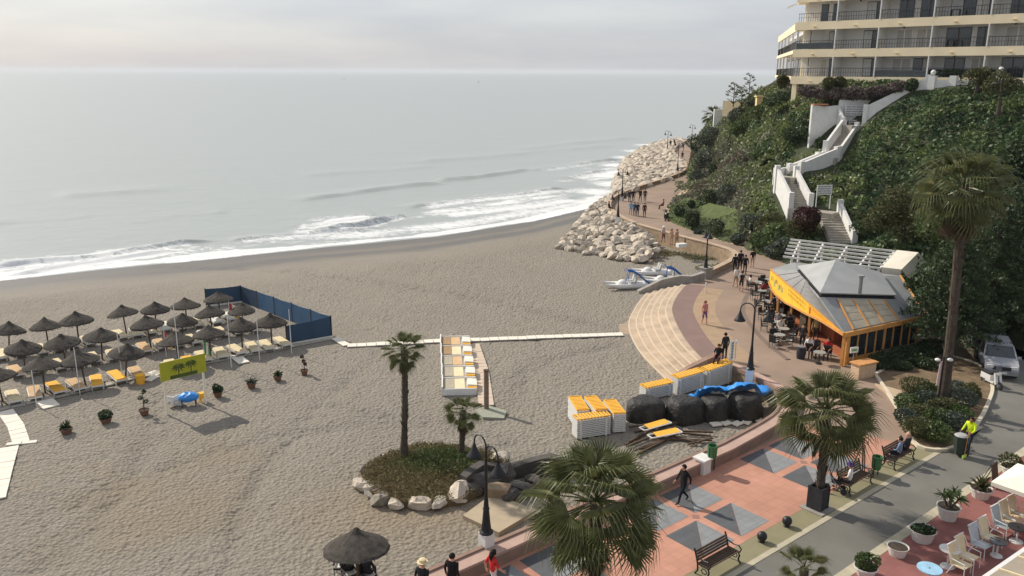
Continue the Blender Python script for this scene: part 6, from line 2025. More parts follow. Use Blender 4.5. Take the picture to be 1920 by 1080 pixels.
# loose timber
q = random.Random(12)
for i, (u0, v0, u1, v1) in enumerate([(1172, 836, 1240, 800), (1175, 840, 1262, 806), (1180, 832, 1250, 795), (1188, 850, 1246, 824), (1192, 855, 1252, 826), (1200, 846, 1270, 818), (1270, 812, 1337, 816), (1262, 815, 1333, 820), (1255, 826, 1335, 829), (1262, 822, 1310, 835), (1240, 800, 1290, 792), (1180, 806, 1262, 790), (1190, 812, 1275, 795), (1290, 836, 1335, 826)]):
    a, b_ = S(u0, v0) + Vector((0, 0, .06 + .03 * (i % 4))), S(u1, v1) + Vector((0, 0, .08 + .03 * ((i + 1) % 4)))
    tag(MB().bar(a, b_, .1, .08).build('timber_beam', dwood), 'long dark timber in the loose heap on the pit floor', 'timber', 'loose timbers in the sand pit')
for i, (u, v, rz) in enumerate(((1228, 806, .5), (1246, 822, .35))):
    p = S(u, v)
    t_ = thing('broken_lounger', ('upper', 'lower')[i] + ' broken yellow lounger lying on the loose timbers', 'sun lounger', p + Vector((0, 0, .2)), rz)
    MB().bar((-.85, -.25, .05), (.85, -.28, .12), .05).bar((-.85, .25, .0), (.85, .25, .1), .05).bar((-.85, -.25, .05), (-.85, .25, .0), .05).bar((.85, -.28, .12), (.85, .25, .1), .05).build('frame', whitep, t_)
    MB().box((.1, 0, .12), (1.3, .42, .05), rx=.12, ry=-.05).build('slats', MATS['yellow_slats'], t_)
for i, (u, v) in enumerate(((1342, 797), (1362, 795), (1382, 796), (1400, 793), (1420, 788))):
    p = S(u, v); tag(MB().box((0, 0, 0), (.55, .4, .06), rx=.1).build('loose_slab', slabm['white'], None, False, p + Vector((0, 0, .06)), .3 + .2 * i), ORD[i] + ' loose white slab from the left before the covered piles', 'slab', 'loose slabs in the pit')

# ---- pedal boats
def pedalo(label, p, rz, slide):
    t_ = thing('pedal_boat', label, 'pedal boat', p, rz)
    for s in (-1, 1):
        mb = MB()
        prof_ = [(-1.7, .12, .3), (-1.3, .22, .42), (0, .26, .45), (1.1, .25, .45), (1.75, .12, .5), (2.1, .02, .6)]
        vs = []
        for x_, w_, h_ in prof_:
            vs += [(x_, s * .5 - w_, h_), (x_, s * .5 + w_, h_), (x_, s * .5 + w_ * .6, .08 + (.2 if x_ > 1.5 else 0)), (x_, s * .5 - w_ * .6, .08 + (.2 if x_ > 1.5 else 0))]
        fs = [(0, 1, 2, 3)]
        for i in range(len(prof_) - 1):
            for k in range(4):
                fs.append((i * 4 + k, i * 4 + 4 + k, i * 4 + 4 + (k + 1) % 4, i * 4 + (k + 1) % 4))
        mb.add(vs, fs); mb.build('hull', whitep, t_, True)
    MB().box((-.2, 0, .42), (2.6, 1.0, .12)).build('deck', whitep, t_)
    for sy in (-.3, .3):
        MB().box((-.3, sy, .58), (.5, .42, .18)).box((-.55, sy, .85), (.14, .42, .5), ry=-.25).build('seat', mat('grey_plastic', (.45, .45, .43), .5, .1), t_)
    MB().ball((.55, 0, .55), .38, 12, 6, sq=(1, 1, .6)).build('paddle_housing', whitep, t_, True)
    bl = mat('blue_plastic', srgb(30, 100, 175), .35, .12)
    if slide:
        sl = MB()
        pts = [(-1.9, .25), (-1.3, .75), (-.7, 1.25), (-.3, 1.45), (0, 1.45)]
        for (x0, z0), (x1, z1) in zip(pts[:-1], pts[1:]):
            sl.slab([(x0, -.2, z0), (x1, -.2, z1), (x1, .2, z1), (x0, .2, z0)], .03)
            for s in (-1, 1):
                sl.slab([(x0, s * .2, z0), (x1, s * .2, z1), (x1, s * .24, z1 + .13), (x0, s * .24, z0 + .13)], .03)
        sl.build('slide', bl, t_)
        fr = MB()
        for s in (-.2, .2):
            fr.tube([(0, s, 1.45), (.15, s, .45)], .025, 6).tube([(-.6, s, 1.25), (-.45, s, .45)], .025, 6).tube([(0, s, 1.45), (.25, s, 1.8), (.35, s, 1.45)], .02, 6)
        for k in range(3):
            fr.tube([(.04 + .04 * k, -.2, 1.25 - .27 * k), (.04 + .04 * k, .2, 1.25 - .27 * k)], .018, 5)
        fr.build('ladder', bl, t_)
    return t_
pedalo('white pedal boat with a blue slide at the left, by the flank wall', S(1178, 540), 3.3, True)
pedalo('white pedal boat with a blue slide at the right, half behind the flank wall', S(1250, 533), 3.0, True)
pedalo('white pedal boat without slide behind the two with slides', S(1225, 516), 3.2, False)
# scrub in the corner behind the pedal boats
p1 = [S(u, v) for u, v in ((1240, 470), (1300, 478), (1355, 490), (1362, 500), (1325, 512), (1270, 505), (1225, 495))]
A_ = np.c_[rng.uniform(min(p.x for p in p1), max(p.x for p in p1), 9000), rng.uniform(min(p.y for p in p1), max(p.y for p in p1), 9000)]
A_ = A_[inpoly(A_[:, 0], A_[:, 1], p1)]; cl = fbm(A_[:, 0], A_[:, 1], .4, 3, 15); A_ = A_[cl > .42]; cl = cl[cl > .42]
kind(mkobj('dune_scrub', leaf_mesh('dune_scrub', np.c_[A_, zsand(A_[:, 0], A_[:, 1]) + rng.random(len(A_)) * .25], .11, .3, 1.2, np.clip(.9 - (A_[:, 0] - min(A_[:, 0])) / 12 + rng.normal(size=len(A_)) * .12, 0, 1)), island_leaf), 'stuff', 'brown and green scrub in the corner below the parapet')
# white stone by the parapet
p_ = G(1277, 468, 0); tag(MB().box((p_.x, p_.y, .45), (.9, .6, .35), .3).build('white_block', white), 'small white block on the parapet above the scrub', 'block')
# straw parasol in the foreground
p_ = S(668, 1012, 2.15); big = copy_tree(pr0, p_, 1.0, 'large straw parasol in the foreground at the bottom edge', 1.12); big['group'] = ''
del big['group']
# ================================================================== people
BONES = [('pelvis', 'spine', 1), ('spine', 'chest', 1), ('chest', 'neck', 1), ('neck', 'head', 0), ('head', 'top', 0), ('head', 'nose', 0)]
for s in 'LR':
    BONES += [('chest', 'sho' + s, 1), ('sho' + s, 'elb' + s, 2), ('elb' + s, 'wri' + s, 3), ('wri' + s, 'han' + s, 4), ('pelvis', 'hip' + s, 5), ('hip' + s, 'kne' + s, 5), ('kne' + s, 'ank' + s, 6), ('ank' + s, 'toe' + s, 7)]
RAD = dict(pelvis=.145, spine=.125, chest=.15, neck=.058, head=.098, top=.075, nose=.02, sho=.07, elb=.046, wri=.034, han=.036, hip=.095, kne=.062, ank=.043, toe=.036)
def pose(**k):
    J = dict(pelvis=(0, 0, .93), spine=(0, 0, 1.12), chest=(.01, 0, 1.32), neck=(.02, 0, 1.47), head=(.04, 0, 1.585), top=(.035, 0, 1.66), nose=(.155, 0, 1.575))
    for s, q in (('L', 1), ('R', -1)):
        J.update({'sho' + s: (0, .18 * q, 1.4), 'elb' + s: (-.03, .25 * q, 1.13), 'wri' + s: (.04, .26 * q, .9), 'han' + s: (.06, .26 * q, .81), 'hip' + s: (0, .1 * q, .86), 'kne' + s: (.02, .11 * q, .49), 'ank' + s: (0, .11 * q, .09), 'toe' + s: (.15, .12 * q, .045)})
    J.update(k)
    return J
def shift(J, names, d):
    for n_ in names:
        J[n_] = tuple(a + b for a, b in zip(J[n_], d))
    return J
UP = ['pelvis', 'spine', 'chest', 'neck', 'head', 'top', 'nose', 'shoL', 'shoR']
POSES = {'stand': pose(), 'walk': pose(kneL=(.2, .1, .51), ankL=(.3, .1, .1), toeL=(.44, .1, .08), kneR=(-.04, -.1, .48), ankR=(-.33, -.1, .16), toeR=(-.22, -.1, .045), elbL=(-.15, .24, 1.16), wriL=(-.12, .26, .92), hanL=(-.09, .26, .84), elbR=(.08, -.25, 1.14), wriR=(.24, -.23, .97), hanR=(.3, -.22, .91)),
         'step': pose(kneL=(.12, .1, .5), ankL=(.15, .1, .09), toeL=(.3, .1, .05), kneR=(.0, -.1, .48), ankR=(-.17, -.1, .12), toeR=(-.05, -.1, .045), elbL=(-.08, .25, 1.14), wriL=(-.02, .27, .9), hanL=(0, .27, .81), elbR=(.03, -.25, 1.13), wriR=(.12, -.25, .92), hanR=(.16, -.25, .84)),
         'sit': pose(pelvis=(0, 0, .54), spine=(-.05, 0, .74), chest=(-.06, 0, .95), neck=(-.04, 0, 1.1), head=(-.01, 0, 1.215), top=(-.015, 0, 1.29), nose=(.105, 0, 1.2), shoL=(-.06, .18, 1.03), shoR=(-.06, -.18, 1.03), elbL=(.02, .25, .78), elbR=(.02, -.25, .78), wriL=(.25, .17, .68), wriR=(.25, -.17, .68), hanL=(.33, .14, .66), hanR=(.33, -.14, .66), hipL=(.04, .1, .53), hipR=(.04, -.1, .53), kneL=(.45, .12, .53), kneR=(.45, -.12, .53), ankL=(.45, .12, .09), ankR=(.5, -.12, .09), toeL=(.6, .13, .045), toeR=(.65, -.13, .045)),
         'push': pose(elbL=(.14, .25, 1.15), elbR=(.14, -.25, 1.15), wriL=(.38, .22, 1.08), wriR=(.38, -.22, 1.08), hanL=(.46, .21, 1.07), hanR=(.46, -.21, 1.07), kneL=(.14, .1, .5), ankL=(.15, .1, .09), toeL=(.3, .1, .05), ankR=(-.17, -.1, .12), toeR=(-.05, -.1, .045))}
def body_mesh(nm):
    J = POSES[nm]; names = list(J); ix = {n_: i for i, n_ in enumerate(names)}
    me = bpy.data.meshes.new('tmp'); me.from_pydata([J[n_] for n_ in names], [(ix[a], ix[b]) for a, b, _ in BONES], [])
    o = bpy.data.objects.new('tmp', me); COL.objects.link(o)
    md = o.modifiers.new('skin', 'SKIN'); md.use_smooth_shade = True
    sv = me.skin_vertices[0].data
    for n_ in names:
        r = RAD.get(n_) or RAD[n_[:3]]
        sv[ix[n_]].radius = (r, r)
    sv[0].use_root = True
    ss = o.modifiers.new('sub', 'SUBSURF'); ss.levels = 1
    dg = bpy.context.evaluated_depsgraph_get()
    ev = bpy.data.meshes.new_from_object(o.evaluated_get(dg))
    bpy.data.objects.remove(o)
    mb = MB()
    mb.v = [tuple(v.co) for v in ev.vertices]; mb.f = [tuple(p.vertices) for p in ev.polygons]
    A = np.array([J[a] for a, b, r in BONES]); B = np.array([J[b] for a, b, r in BONES]); reg = [r for a, b, r in BONES]
    V = np.array(mb.v)
    for f in mb.f:
        c = V[list(f)].mean(0)
        t = np.clip(((c - A) * (B - A)).sum(1) / np.maximum(((B - A) ** 2).sum(1), 1e-9), 0, 1)
        d = np.linalg.norm(c - (A + (B - A) * t[:, None]), axis=1)
        mb.m.append(reg[int(d.argmin())])
    for s, q in (('L', 1), ('R', -1)):
        w, h = Vector(J['wri' + s]), Vector(J['han' + s]); d = (h - w).normalized(); sd = Vector((1, 0, 0)) if abs(d.z) > .7 else Vector((0, 0, 1))
        sd = (sd - d * sd.dot(d)).normalized(); inn = d.cross(sd) * (-q)
        for k, L in enumerate((.075, .085, .08, .062)):
            b = h + sd * (.027 - .018 * k) + d * .015
            mb.tube([b, b + d * L * .55, b + d * L * .9 + inn * L * .35], [.0085, .008, .006], 5, 4)
        b = w.lerp(h, .55) + sd * .032
        mb.tube([b, b + (d * .6 + sd * .6) * .05, b + (d * .9 + sd * .5) * .075], [.011, .01, .007], 5, 4)
    me = mb.mesh('person'); me.polygons.foreach_set('use_smooth', [True] * len(me.polygons))
    for _ in range(8): me.materials.append(None)
    return me
BODY = {}
skin_t = [mat('light_skin', srgb(206, 156, 128), .6, .08), mat('tanned_skin', srgb(168, 116, 88), .6, .08), mat('brown_skin', srgb(110, 72, 54), .6, .08)]
cloth_c = {}
def cloth(rgb):
    if rgb not in cloth_c:
        cloth_c[rgb] = mat('cloth_%d_%d_%d' % rgb, srgb(*rgb), .85, .15, 8)
    return cloth_c[rgb]
HAIR = {}
def hair_obj(par_, J, col, style, hat=None):
    hx, hy, hz_ = J['head']
    mb = MB().ball((hx - .012, 0, hz_ + .03), .112, 12, 8, sq=(1.02, .95, 1.05))
    keep = []
    vv = np.array(mb.v)
    for f in mb.f:
        c = vv[list(f)].mean(0)
        if c[0] - hx > .055 and c[2] < hz_ + .075: continue
        if c[2] < hz_ - (.02 if style == 'short' else .09): continue
        keep.append(f)
    mb.f = keep; mb.m = [0] * len(keep)
    if style == 'long':
        mb.tube([(hx - .07, 0, hz_ + .02), (hx - .1, 0, hz_ - .12), (hx - .09, 0, hz_ - .27)], [.085, .09, .04], 8)
    mb.build('hair', cloth(col), par_, True)
    if hat:
        MB().lathe([(.19, .0), (.185, .015), (.115, .02), (.11, .11), (.05, .13)], 12, (hx, 0, hz_ + .055)).build('hat', cloth(hat), par_)
def person(label, p, rz, ps='stand', shirt=(40, 40, 44), trousers=(40, 42, 50), skin=0, sleeves='long', legs='long', hair=(50, 38, 30), style='short', hat=None, shoes=(40, 36, 34), h=1.0, drop=0.0, group=None, bare=False, bag=None):
    if ps not in BODY: BODY[ps] = body_mesh(ps)
    o = bpy.data.objects.new('person', BODY[ps]); COL.objects.link(o)
    o.location = (p[0], p[1], p[2] + drop); o.rotation_euler[2] = rz; o.scale = (h,) * 3
    tag(o, label, 'person', group)
    sk = skin_t[skin]
    sl = [sk, cloth(shirt), cloth(shirt) if sleeves != 'none' else sk, cloth(shirt) if sleeves == 'long' else sk, sk, cloth(trousers), cloth(trousers) if legs == 'long' else sk, cloth(shoes)]
    if bare: sl[1] = sk; sl[2] = sk; sl[3] = sk
    for i, m in enumerate(sl):
        o.material_slots[i].link = 'OBJECT'; o.material_slots[i].material = m
    hair_obj(o, POSES[ps], hair, style, hat)
    if bag:
        MB().box((-.2, 0, 1.22 if ps != 'sit' else .9), (.16, .28, .42)).build('backpack', cloth(bag), o)
    return o
N_, E_, S_, W_ = R(90), 0, R(-90), R(180)
person('man in a black suit striding across the plaza', G(1280, 943), R(205), 'walk', (22, 22, 26), (20, 20, 24), 0, hair=(24, 20, 18))
person('person in dark clothes leaning by the sea wall at the bottom edge', G(848, 1124), R(60), 'stand', (20, 20, 22), (24, 24, 28), hair=(20, 18, 16))
person('person in a straw hat at the bottom edge beside the sea wall', G(793, 1138), R(60), 'stand', (28, 28, 30), (40, 40, 44), hat=(214, 196, 158))
person('woman in a red and white top below the nearest lamp', G(924, 1116), R(30), 'walk', (200, 50, 50), (214, 206, 200), sleeves='short', hair=(30, 24, 20), style='long')
person('person in dark blue hidden behind the foreground palm', G(1030, 1010), R(30), 'stand', (34, 32, 50), (26, 26, 34))
person('sunburnt woman in a pink and purple bikini walking on the promenade', G(1320, 608), R(-70), 'step', (196, 130, 130), (110, 70, 120), 0, 'none', 'shorts', (120, 70, 50), 'long', shoes=(200, 150, 120))
person('man in dark clothes standing beside the blue and white sign', G(1358, 674), R(110), 'stand', (36, 40, 38), (40, 38, 36), 1, hair=(24, 20, 18))
person('person in black sitting on the near flank wall of the steps', G(1346, 678, .35), R(-120), 'sit', (26, 26, 30), (70, 44, 50), 1, 'short', hair=(30, 24, 20), drop=-.25)
person('man in a white shirt and shorts walking towards the cafe', G(1379, 539), R(110), 'step', (226, 222, 214), (150, 140, 124), 0, 'short', 'shorts', hair=(90, 80, 70))
person('person in a pale grey top with a dark backpack before the cafe', G(1389, 547), R(80), 'step', (190, 186, 178), (64, 60, 62), 0, 'short', 'shorts', hair=(70, 56, 44), bag=(50, 46, 46))
person('person in black at the left of the trio on the promenade', G(1377, 512), R(80), 'step', (24, 24, 28), (28, 28, 34))
person('taller person in navy in the middle of the trio', G(1387, 507), R(80), 'stand', (30, 32, 44), (26, 26, 30), h=1.06)
person('person in dark brown with a bag at the right of the trio', G(1396, 514), R(70), 'step', (40, 34, 32), (34, 32, 34), bag=(30, 28, 30))
person('man in a black top and beige shorts apart from the trio', G(1410, 502), R(95), 'stand', (24, 24, 28), (170, 150, 124), 0, 'short', 'shorts', shoes=(60, 54, 50))
person('man in a white cap on the promenade, left of three strollers', G(1243, 455), R(-60), 'step', (200, 184, 174), (90, 50, 56), 1, 'short', 'shorts', hat=(232, 230, 224))
person('woman in a beige dress in the middle of the strollers', G(1258, 460), R(-60), 'stand', (196, 164, 134), (196, 164, 134), 0, 'short', 'shorts', (110, 80, 60), 'long')
person('person in a tan top at the right of the strollers', G(1268, 461), R(-60), 'step', (180, 150, 120), (150, 124, 104), 0, 'short', 'shorts')
person('small child walking behind the strollers', G(1284, 463), R(-40), 'step', (120, 90, 70), (70, 60, 56), h=.55)
for i, (u, v, sh_, tr_, ps_, lb) in enumerate([(1180, 380, (60, 44, 60), (40, 40, 50), 'step', 'person in plum at the parapet bend'), (1187, 379, (40, 44, 60), (40, 40, 44), 'stand', 'person in dark blue at the parapet bend'), (1200, 378, (52, 40, 40), (44, 36, 36), 'step', 'person in dark brown past the parapet bend'), (1209, 378, (70, 64, 58), (60, 54, 50), 'stand', 'person in grey-brown past the parapet bend'),
        (1182, 403, (150, 176, 196), (150, 176, 196), 'step', 'person in pale blue in the walking foursome'), (1189, 405, (74, 108, 140), (60, 90, 124), 'stand', 'person in blue in the walking foursome'), (1195, 406, (36, 38, 44), (34, 34, 40), 'step', 'person in black in the walking foursome'), (1208, 407, (60, 40, 34), (44, 36, 34), 'stand', 'person in dark brown walking apart from the foursome')]):
    person(lb, G(u, v), R(-100 + 15 * (i % 3)), ps_, sh_, tr_)
person('person in dark red sitting on the kerb by the lawn', G(1243, 392), R(180), 'sit', (110, 60, 60), (60, 40, 44), drop=-.05)
person('person in black sitting on the parapet above the boulders', G(1142, 391, .52), R(20), 'sit', (26, 26, 32), (30, 30, 36), drop=-.43)
for i, (u, v, lb) in enumerate([(1257, 276, 'tiny figure at the parapet of the far promenade'), (1264, 274, 'tiny figure sitting back from the far parapet'), (1281, 284, 'tiny figure walking on the far promenade'), (1295, 281, 'tiny figure at the inner side of the far promenade'), (1279, 300, 'tiny figure before the far bend')]):
    person(lb, G(u, v), R(-90 + 40 * i), 'step' if i % 2 else 'stand', [(40, 40, 46), (30, 30, 34), (90, 80, 74), (36, 36, 40), (70, 50, 50)][i], (40, 40, 46))

# ================================================================== benches, bins and boards on the pavement
iron = black
def bench(label, p, rz, occupied=False):
    t_ = thing('park_bench', label, 'bench', p, rz, 'black iron benches on the pavement')
    for k in range(5):
        MB().box((0, -.2 + .1 * k, .45), (1.75, .075, .03)).build('seat_slat', dwood, t_)
    for k in range(4):
        MB().box((0, .27 + .025 * k, .55 + .1 * k), (1.75, .03, .075), rx=-.22).build('back_slat', dwood, t_)
    for s in (-1, 1):
        x = s * .86
        e = MB()
        e.tube([(x, -.32, 0), (x, -.22, .15), (x, -.26, .3), (x, -.2, .44), (x, .05, .42), (x, .22, .44)], .032, 6)
        e.tube([(x, .34, 0), (x, .22, .18), (x, .24, .42), (x, .32, .7), (x, .42, .95)], .032, 6)
        e.tube([(x, -.26, .44), (x, -.32, .58), (x, -.2, .68), (x, 0, .64), (x, .3, .68)], .026, 6)
        for k in range(6):
            a = k * 1.05
            e.tube([(x, -.05 + .12 * math.cos(a), .25 + .1 * math.sin(a)), (x, -.05 + .12 * math.cos(a + 1.05), .25 + .1 * math.sin(a + 1.05))], .018, 5)
        e.build('cast_end', iron, t_)
    return t_
bA = AANG
p1, p2, p3 = G(1346, 1066), G(1602, 914), G(1684, 868)
bench('empty black bench nearest the bottom edge', p1, bA)
bench('black bench with one person sitting, beside the pavement palm', p2, bA)
bench('black bench with two people sitting, near the hedge bed', p3, bA)
fb_ = AANG - R(90) + R(180)
c = p2 - Av * .55; person('person in a white shirt and purple hat lounging on the middle bench', c, fb_ + .35, 'sit', (228, 226, 224), (70, 56, 60), 0, 'short', 'shorts', hat=(84, 66, 130), drop=-.03)
c = p3 - Av * .1; person('person in blue-grey on the far bench, left of the pair', c, fb_ + .2, 'sit', (120, 134, 160), (44, 44, 54), 0, hair=(40, 32, 28), drop=-.03)
c = p3 + Av * .6; person('bald person in dark clothes on the far bench, right of the pair', c, fb_ - .1, 'sit', (50, 46, 48), (44, 40, 44), 0, hair=(190, 150, 130), drop=-.03)
# parked wheeled frame by the palm bench
wf = thing('pushchair', 'light metal pushchair at the left end of the middle bench', 'pushchair', p2 - Av * 1.0 - Bv * .3, AANG + .6)
fr = MB()
for s in (-.2, .2):
    fr.tube([(s, -.3, .2), (s, .1, .55), (s, .35, .95)], .018, 6).tube([(s, .35, .2), (s, .05, .5)], .018, 6)
fr.tube([(-.2, .35, .95), (.2, .35, .95)], .018, 6).build('frame', steel, wf)
for sx in (-.2, .2):
    for sy in (-.3, .33):
        MB().tube([(sx - .02, sy, .13), (sx + .02, sy, .13)], .13, 12).build('wheel', darkf, wf)
MB().box((0, 0, .48), (.36, .4, .05), rx=.2).box((0, .2, .7), (.36, .05, .45), rx=-.3).build('seat', darkf, wf)
# green bin on the pavement
greenp = mat('green_plastic', (.05, .16, .06), .5, .15)
def post_bin(label, p, rz, z=.45):
    t_ = thing('litter_bin', label, 'bin', p, rz)
    for s in (-.2, .2):
        MB().tube([(s, 0, 0), (s, 0, z + .45)], .025, 6).build('leg', black, t_)
    MB().lathe([(.17, z - .1), (.2, z), (.22, z + .5), (.19, z + .5), (.17, z)], 12, cap=False).build('basket', greenp, t_)
    return t_
post_bin('green litter bin between the two occupied benches', G(1641, 893), AANG)
post_bin('green litter bin against the inner side of the sea wall', G(1333, 884), AANG, .75)
p_ = AB(toAB(G(1318, 886))[0], -.05)
wp = thing('white_plinth', 'white capped plinth built into the sea wall beside the green bin', 'plinth', p_, AANG)
MB().box((0, 0, .32), (.5, .5, .68)).build('shaft', white, wp); MB().box((0, 0, .69), (.66, .66, .08)).build('cap', white, wp)
p_ = G(1617, 884)
ab = thing('menu_board', 'tall brown standing board behind the middle bench', 'sign', p_, AANG + .5)
MB().box((0, 0, .72), (.75, .05, 1.15), rx=-.12).build('panel', mat('brown_board', srgb(110, 76, 56), .7, .25, 3), ab)
MB().bar((-.38, 0, 0), (-.38, .12, 1.3), .05).bar((.38, 0, 0), (.38, .12, 1.3), .05).bar((0, .5, 0), (0, .12, 1.2), .04).build('frame', dwood, ab)
pm_ = MB()
for k in range(4):
    pm_.box((0, -.045 - .02 * 0 + (k - 1.5) * .033, .45 + .2 * k), (.55, .01, .1), rx=-.12)
pm_.build('print', mat('pale_print', srgb(170, 140, 118), .8, .3, 10), ab)
for i, (u, v) in enumerate(((1475, 987), (1428, 1016))):
    p = G(u, v)
    b_ = thing('ball_bollard', ('right', 'left')[i] + ' black ball bollard on the pavement strip', 'bollard', p, 0, 'ball bollards')
    MB().lathe([(.13, 0), (.11, .05), (.08, .07)], 12).build('foot', black, b_); MB().ball((0, 0, .24), .19, 14, 10).build('ball', black, b_, True)
# two sided blue and white sign by the steps
p_ = G(1366, 691)
t_ = thing('beach_sign', 'white pole carrying two pale blue notices at the top of the steps', 'sign', p_)
MB().tube([(0, 0, -.2), (0, 0, 1.75)], .03, 8).build('pole', whitep, t_)
pb_ = mat('pale_blue_notice', srgb(176, 196, 202), .6, .1)
for s, a in ((0, .9), (1, 1.3)):
    q_ = MB().box((.14 + .22 * s, .1 * s, 1.15), (.3, .04, 1.15), a).build('notice', pb_, t_)
    pr = MB()
    for k in range(6):
        pr.box((.14 + .22 * s + .024 * math.sin(a), .1 * s - .024 * math.cos(a), .72 + .17 * k), (.22, .004, .06), a)
    pr.build('lettering', darkp, q_)
# white bollard post by the pillar
p_ = G(1323, 549); t_ = thing('white_post', 'thin white post standing below the stone pillar', 'post', p_)
MB().tube([(0, 0, 0), (0, 0, .75)], .05, 8).build('shaft', whitep, t_); MB().ball((0, 0, .8), .07, 8, 6).build('cap', whitep, t_)

# ================================================================== cafe tables
tabm = mat('grey_table_top', srgb(150, 148, 142), .5, .1)
def cafe_table():
    t_ = thing('cafe_table', 'small round table in the crowded row before the cafe', 'table', (0, 0, 0), 0, 'tables before the cafe')
    MB().lathe([(.001, .72), (.36, .72), (.36, .75), (.001, .75)], 16, cap=False).build('top', tabm, t_)
    MB().lathe([(.22, 0), (.2, .03), (.03, .06), (.03, .72)], 10).build('pedestal', black, t_)
    return t_
wick = mat('dark_wicker', (.028, .026, .026), .7, .5, 30, .01, 60)
def cafe_chair():
    t_ = thing('cafe_chair', 'dark wicker chair in the crowded row before the cafe', 'chair', (0, 0, 0), 0, 'wicker chairs before the cafe')
    MB().box((0, 0, .42), (.46, .46, .07)).build('seat', wick, t_)
    MB().box((0, .22, .66), (.46, .06, .46), rx=-.12).box((-.22, 0, .58), (.05, .4, .05)).box((.22, 0, .58), (.05, .4, .05)).build('backrest', wick, t_)
    for sx in (-.2, .2):
        for sy in (-.2, .2):
            MB().box((sx, sy, .2), (.035, .035, .4)).build('leg', steel, t_)
    MB().box((0, -.02, .475), (.4, .38, .04)).build('cushion', cush['white'], t_)
    return t_
tb0, ch0 = cafe_table(), cafe_chair()
q = random.Random(21)
ti = 0
spots = [(1420, 545), (1441, 540), (1428, 562), (1448, 560), (1436, 582), (1454, 585), (1444, 603), (1462, 610), (1450, 622), (1468, 636), (1470, 618), (1460, 648)]
seated = [((210, 206, 200), (60, 60, 70), 'white top at the far end'), ((40, 40, 46), (40, 40, 44), 'black near the far table'), ((150, 60, 60), (50, 46, 50), 'red top'), ((60, 70, 90), (40, 40, 44), 'slate blue top'), ((224, 220, 212), (90, 84, 80), 'white shirt in the middle of the row'), ((50, 44, 40), (40, 36, 36), 'dark brown top'), ((110, 110, 116), (50, 50, 54), 'grey top'), ((206, 200, 190), (120, 110, 104), 'cream top at the near end'), ((36, 36, 44), (30, 30, 34), 'navy at the near end')]
si = 0
for (u, v) in spots:
    p = G(u, v)
    o = tb0 if ti == 0 else copy_tree(tb0, p)
    o.location = p; o['label'] = ORD[ti] + ' small round table from the far end of the crowded row before the cafe'
    for k in range(3):
        a = q.uniform(0, 6.28) if k == 0 else a + 2.1
        cpos = p + Vector((math.cos(a), math.sin(a), 0)) * .62
        oc = ch0 if (ti == 0 and k == 0) else copy_tree(ch0, cpos, a - R(90))
        oc.location = cpos; oc.rotation_euler[2] = a - R(90)
        side_ = ('right', 'far', 'left', 'near')[int(round((a % 6.2832) / (math.pi / 2))) % 4]
        oc['label'] = 'dark wicker chair on the ' + side_ + ' side of the ' + ORD[ti] + ' cafe table from the far end'
        if k == 1 and si < len(seated) and ti % 4 != 3:
            sh_, tr_, lb = seated[si]; si += 1
            person('person in ' + lb + ' sitting at the cafe tables', cpos - Vector((math.cos(a), math.sin(a), 0)) * .02, a + R(180), 'sit', sh_, tr_, q.randint(0, 1), 'short', drop=-.02)
    ti += 1
for i, (u, v, sh_, tr_, ps_, lb) in enumerate([(1515, 668, (222, 214, 210), (110, 90, 92), 'sit', 'person in a white top sitting at the near cafe corner table'), (1528, 668, (70, 60, 62), (60, 56, 60), 'sit', 'person in dark grey sitting beside the one in white at the cafe corner'), (1550, 672, (196, 44, 50), (50, 44, 50), 'sit', 'person in bright red sitting by the cafe corner post'), (1528, 640, (170, 150, 100), (60, 56, 50), 'stand', 'waiter standing inside the open cafe front'), (1503, 655, (60, 56, 54), (44, 40, 44), 'stand', 'person in dark brown standing at the cafe opening')]):
    p = G(u, v)
    if ps_ == 'sit':
        copy_tree(ch0, p + Vector((.05, .05, 0)), R(150), 'dark wicker chair at the near cafe corner, ' + ('left', 'middle', 'right')[min(i, 2)])
    person(lb, p, R(240), ps_, sh_, tr_, 0, 'short', drop=-.02 if ps_ == 'sit' else 0)
copy_tree(tb0, G(1535, 682), 0, 'small round table at the near cafe corner before the red-clad sitter')
tn = thing('barrel_bin', 'dark barrel standing left of the near cafe corner table', 'barrel', G(1501, 672)); MB().lathe([(.24, 0), (.28, .35), (.24, .75)], 14).build('body', darkf, tn); MB().lathe([(.26, .75), (.26, .8), (.05, .84)], 14).build('lid', steel, tn)
# motor scooter by the lawn kerb and stacked things
def scooter(label, p, rz, col):
    t_ = thing('motor_scooter', label, 'scooter', p, rz)
    for x in (-.55, .58):
        w_ = MB().tube([(x, -.05, .22), (x, .05, .22)], .22, 16).build('wheel', darkf, t_)
        MB().tube([(x, -.055, .22), (x, .055, .22)], .11, 12).build('rim', steel, w_)
    mb = MB().box((-.35, 0, .5), (.75, .3, .32)).box((-.05, 0, .3), (.6, .28, .1)).box((.42, 0, .6), (.1, .4, .62), ry=-.25)
    mb.build('body', col, t_)
    MB().box((-.4, 0, .72), (.7, .28, .12)).build('seat', darkf, t_)
    MB().tube([(.36, -.32, 1.02), (.34, 0, 1.0), (.36, .32, 1.02)], .02, 6).tube([(.34, 0, 1.0), (.58, 0, .3)], .03, 6).build('handlebar', black, t_)
    MB().ball((.46, 0, .86), .11, 10, 6).build('headlight', whitep, t_)
    MB().box((.36, 0, 1.16), (.03, .34, .3), ry=-.3).build('windscreen', glass, t_)
    for s in (-.3, .3):
        MB().box((.33, s, 1.18), (.03, .12, .08)).build('mirror', black, t_)
    return t_
scooter('black motor scooter parked on the kerb by the lawn', G(1249, 413), R(-110), darkf)
scooter('white motor scooter parked at the bend beside the hedge bed', G(1858, 724), R(-80), whitep)

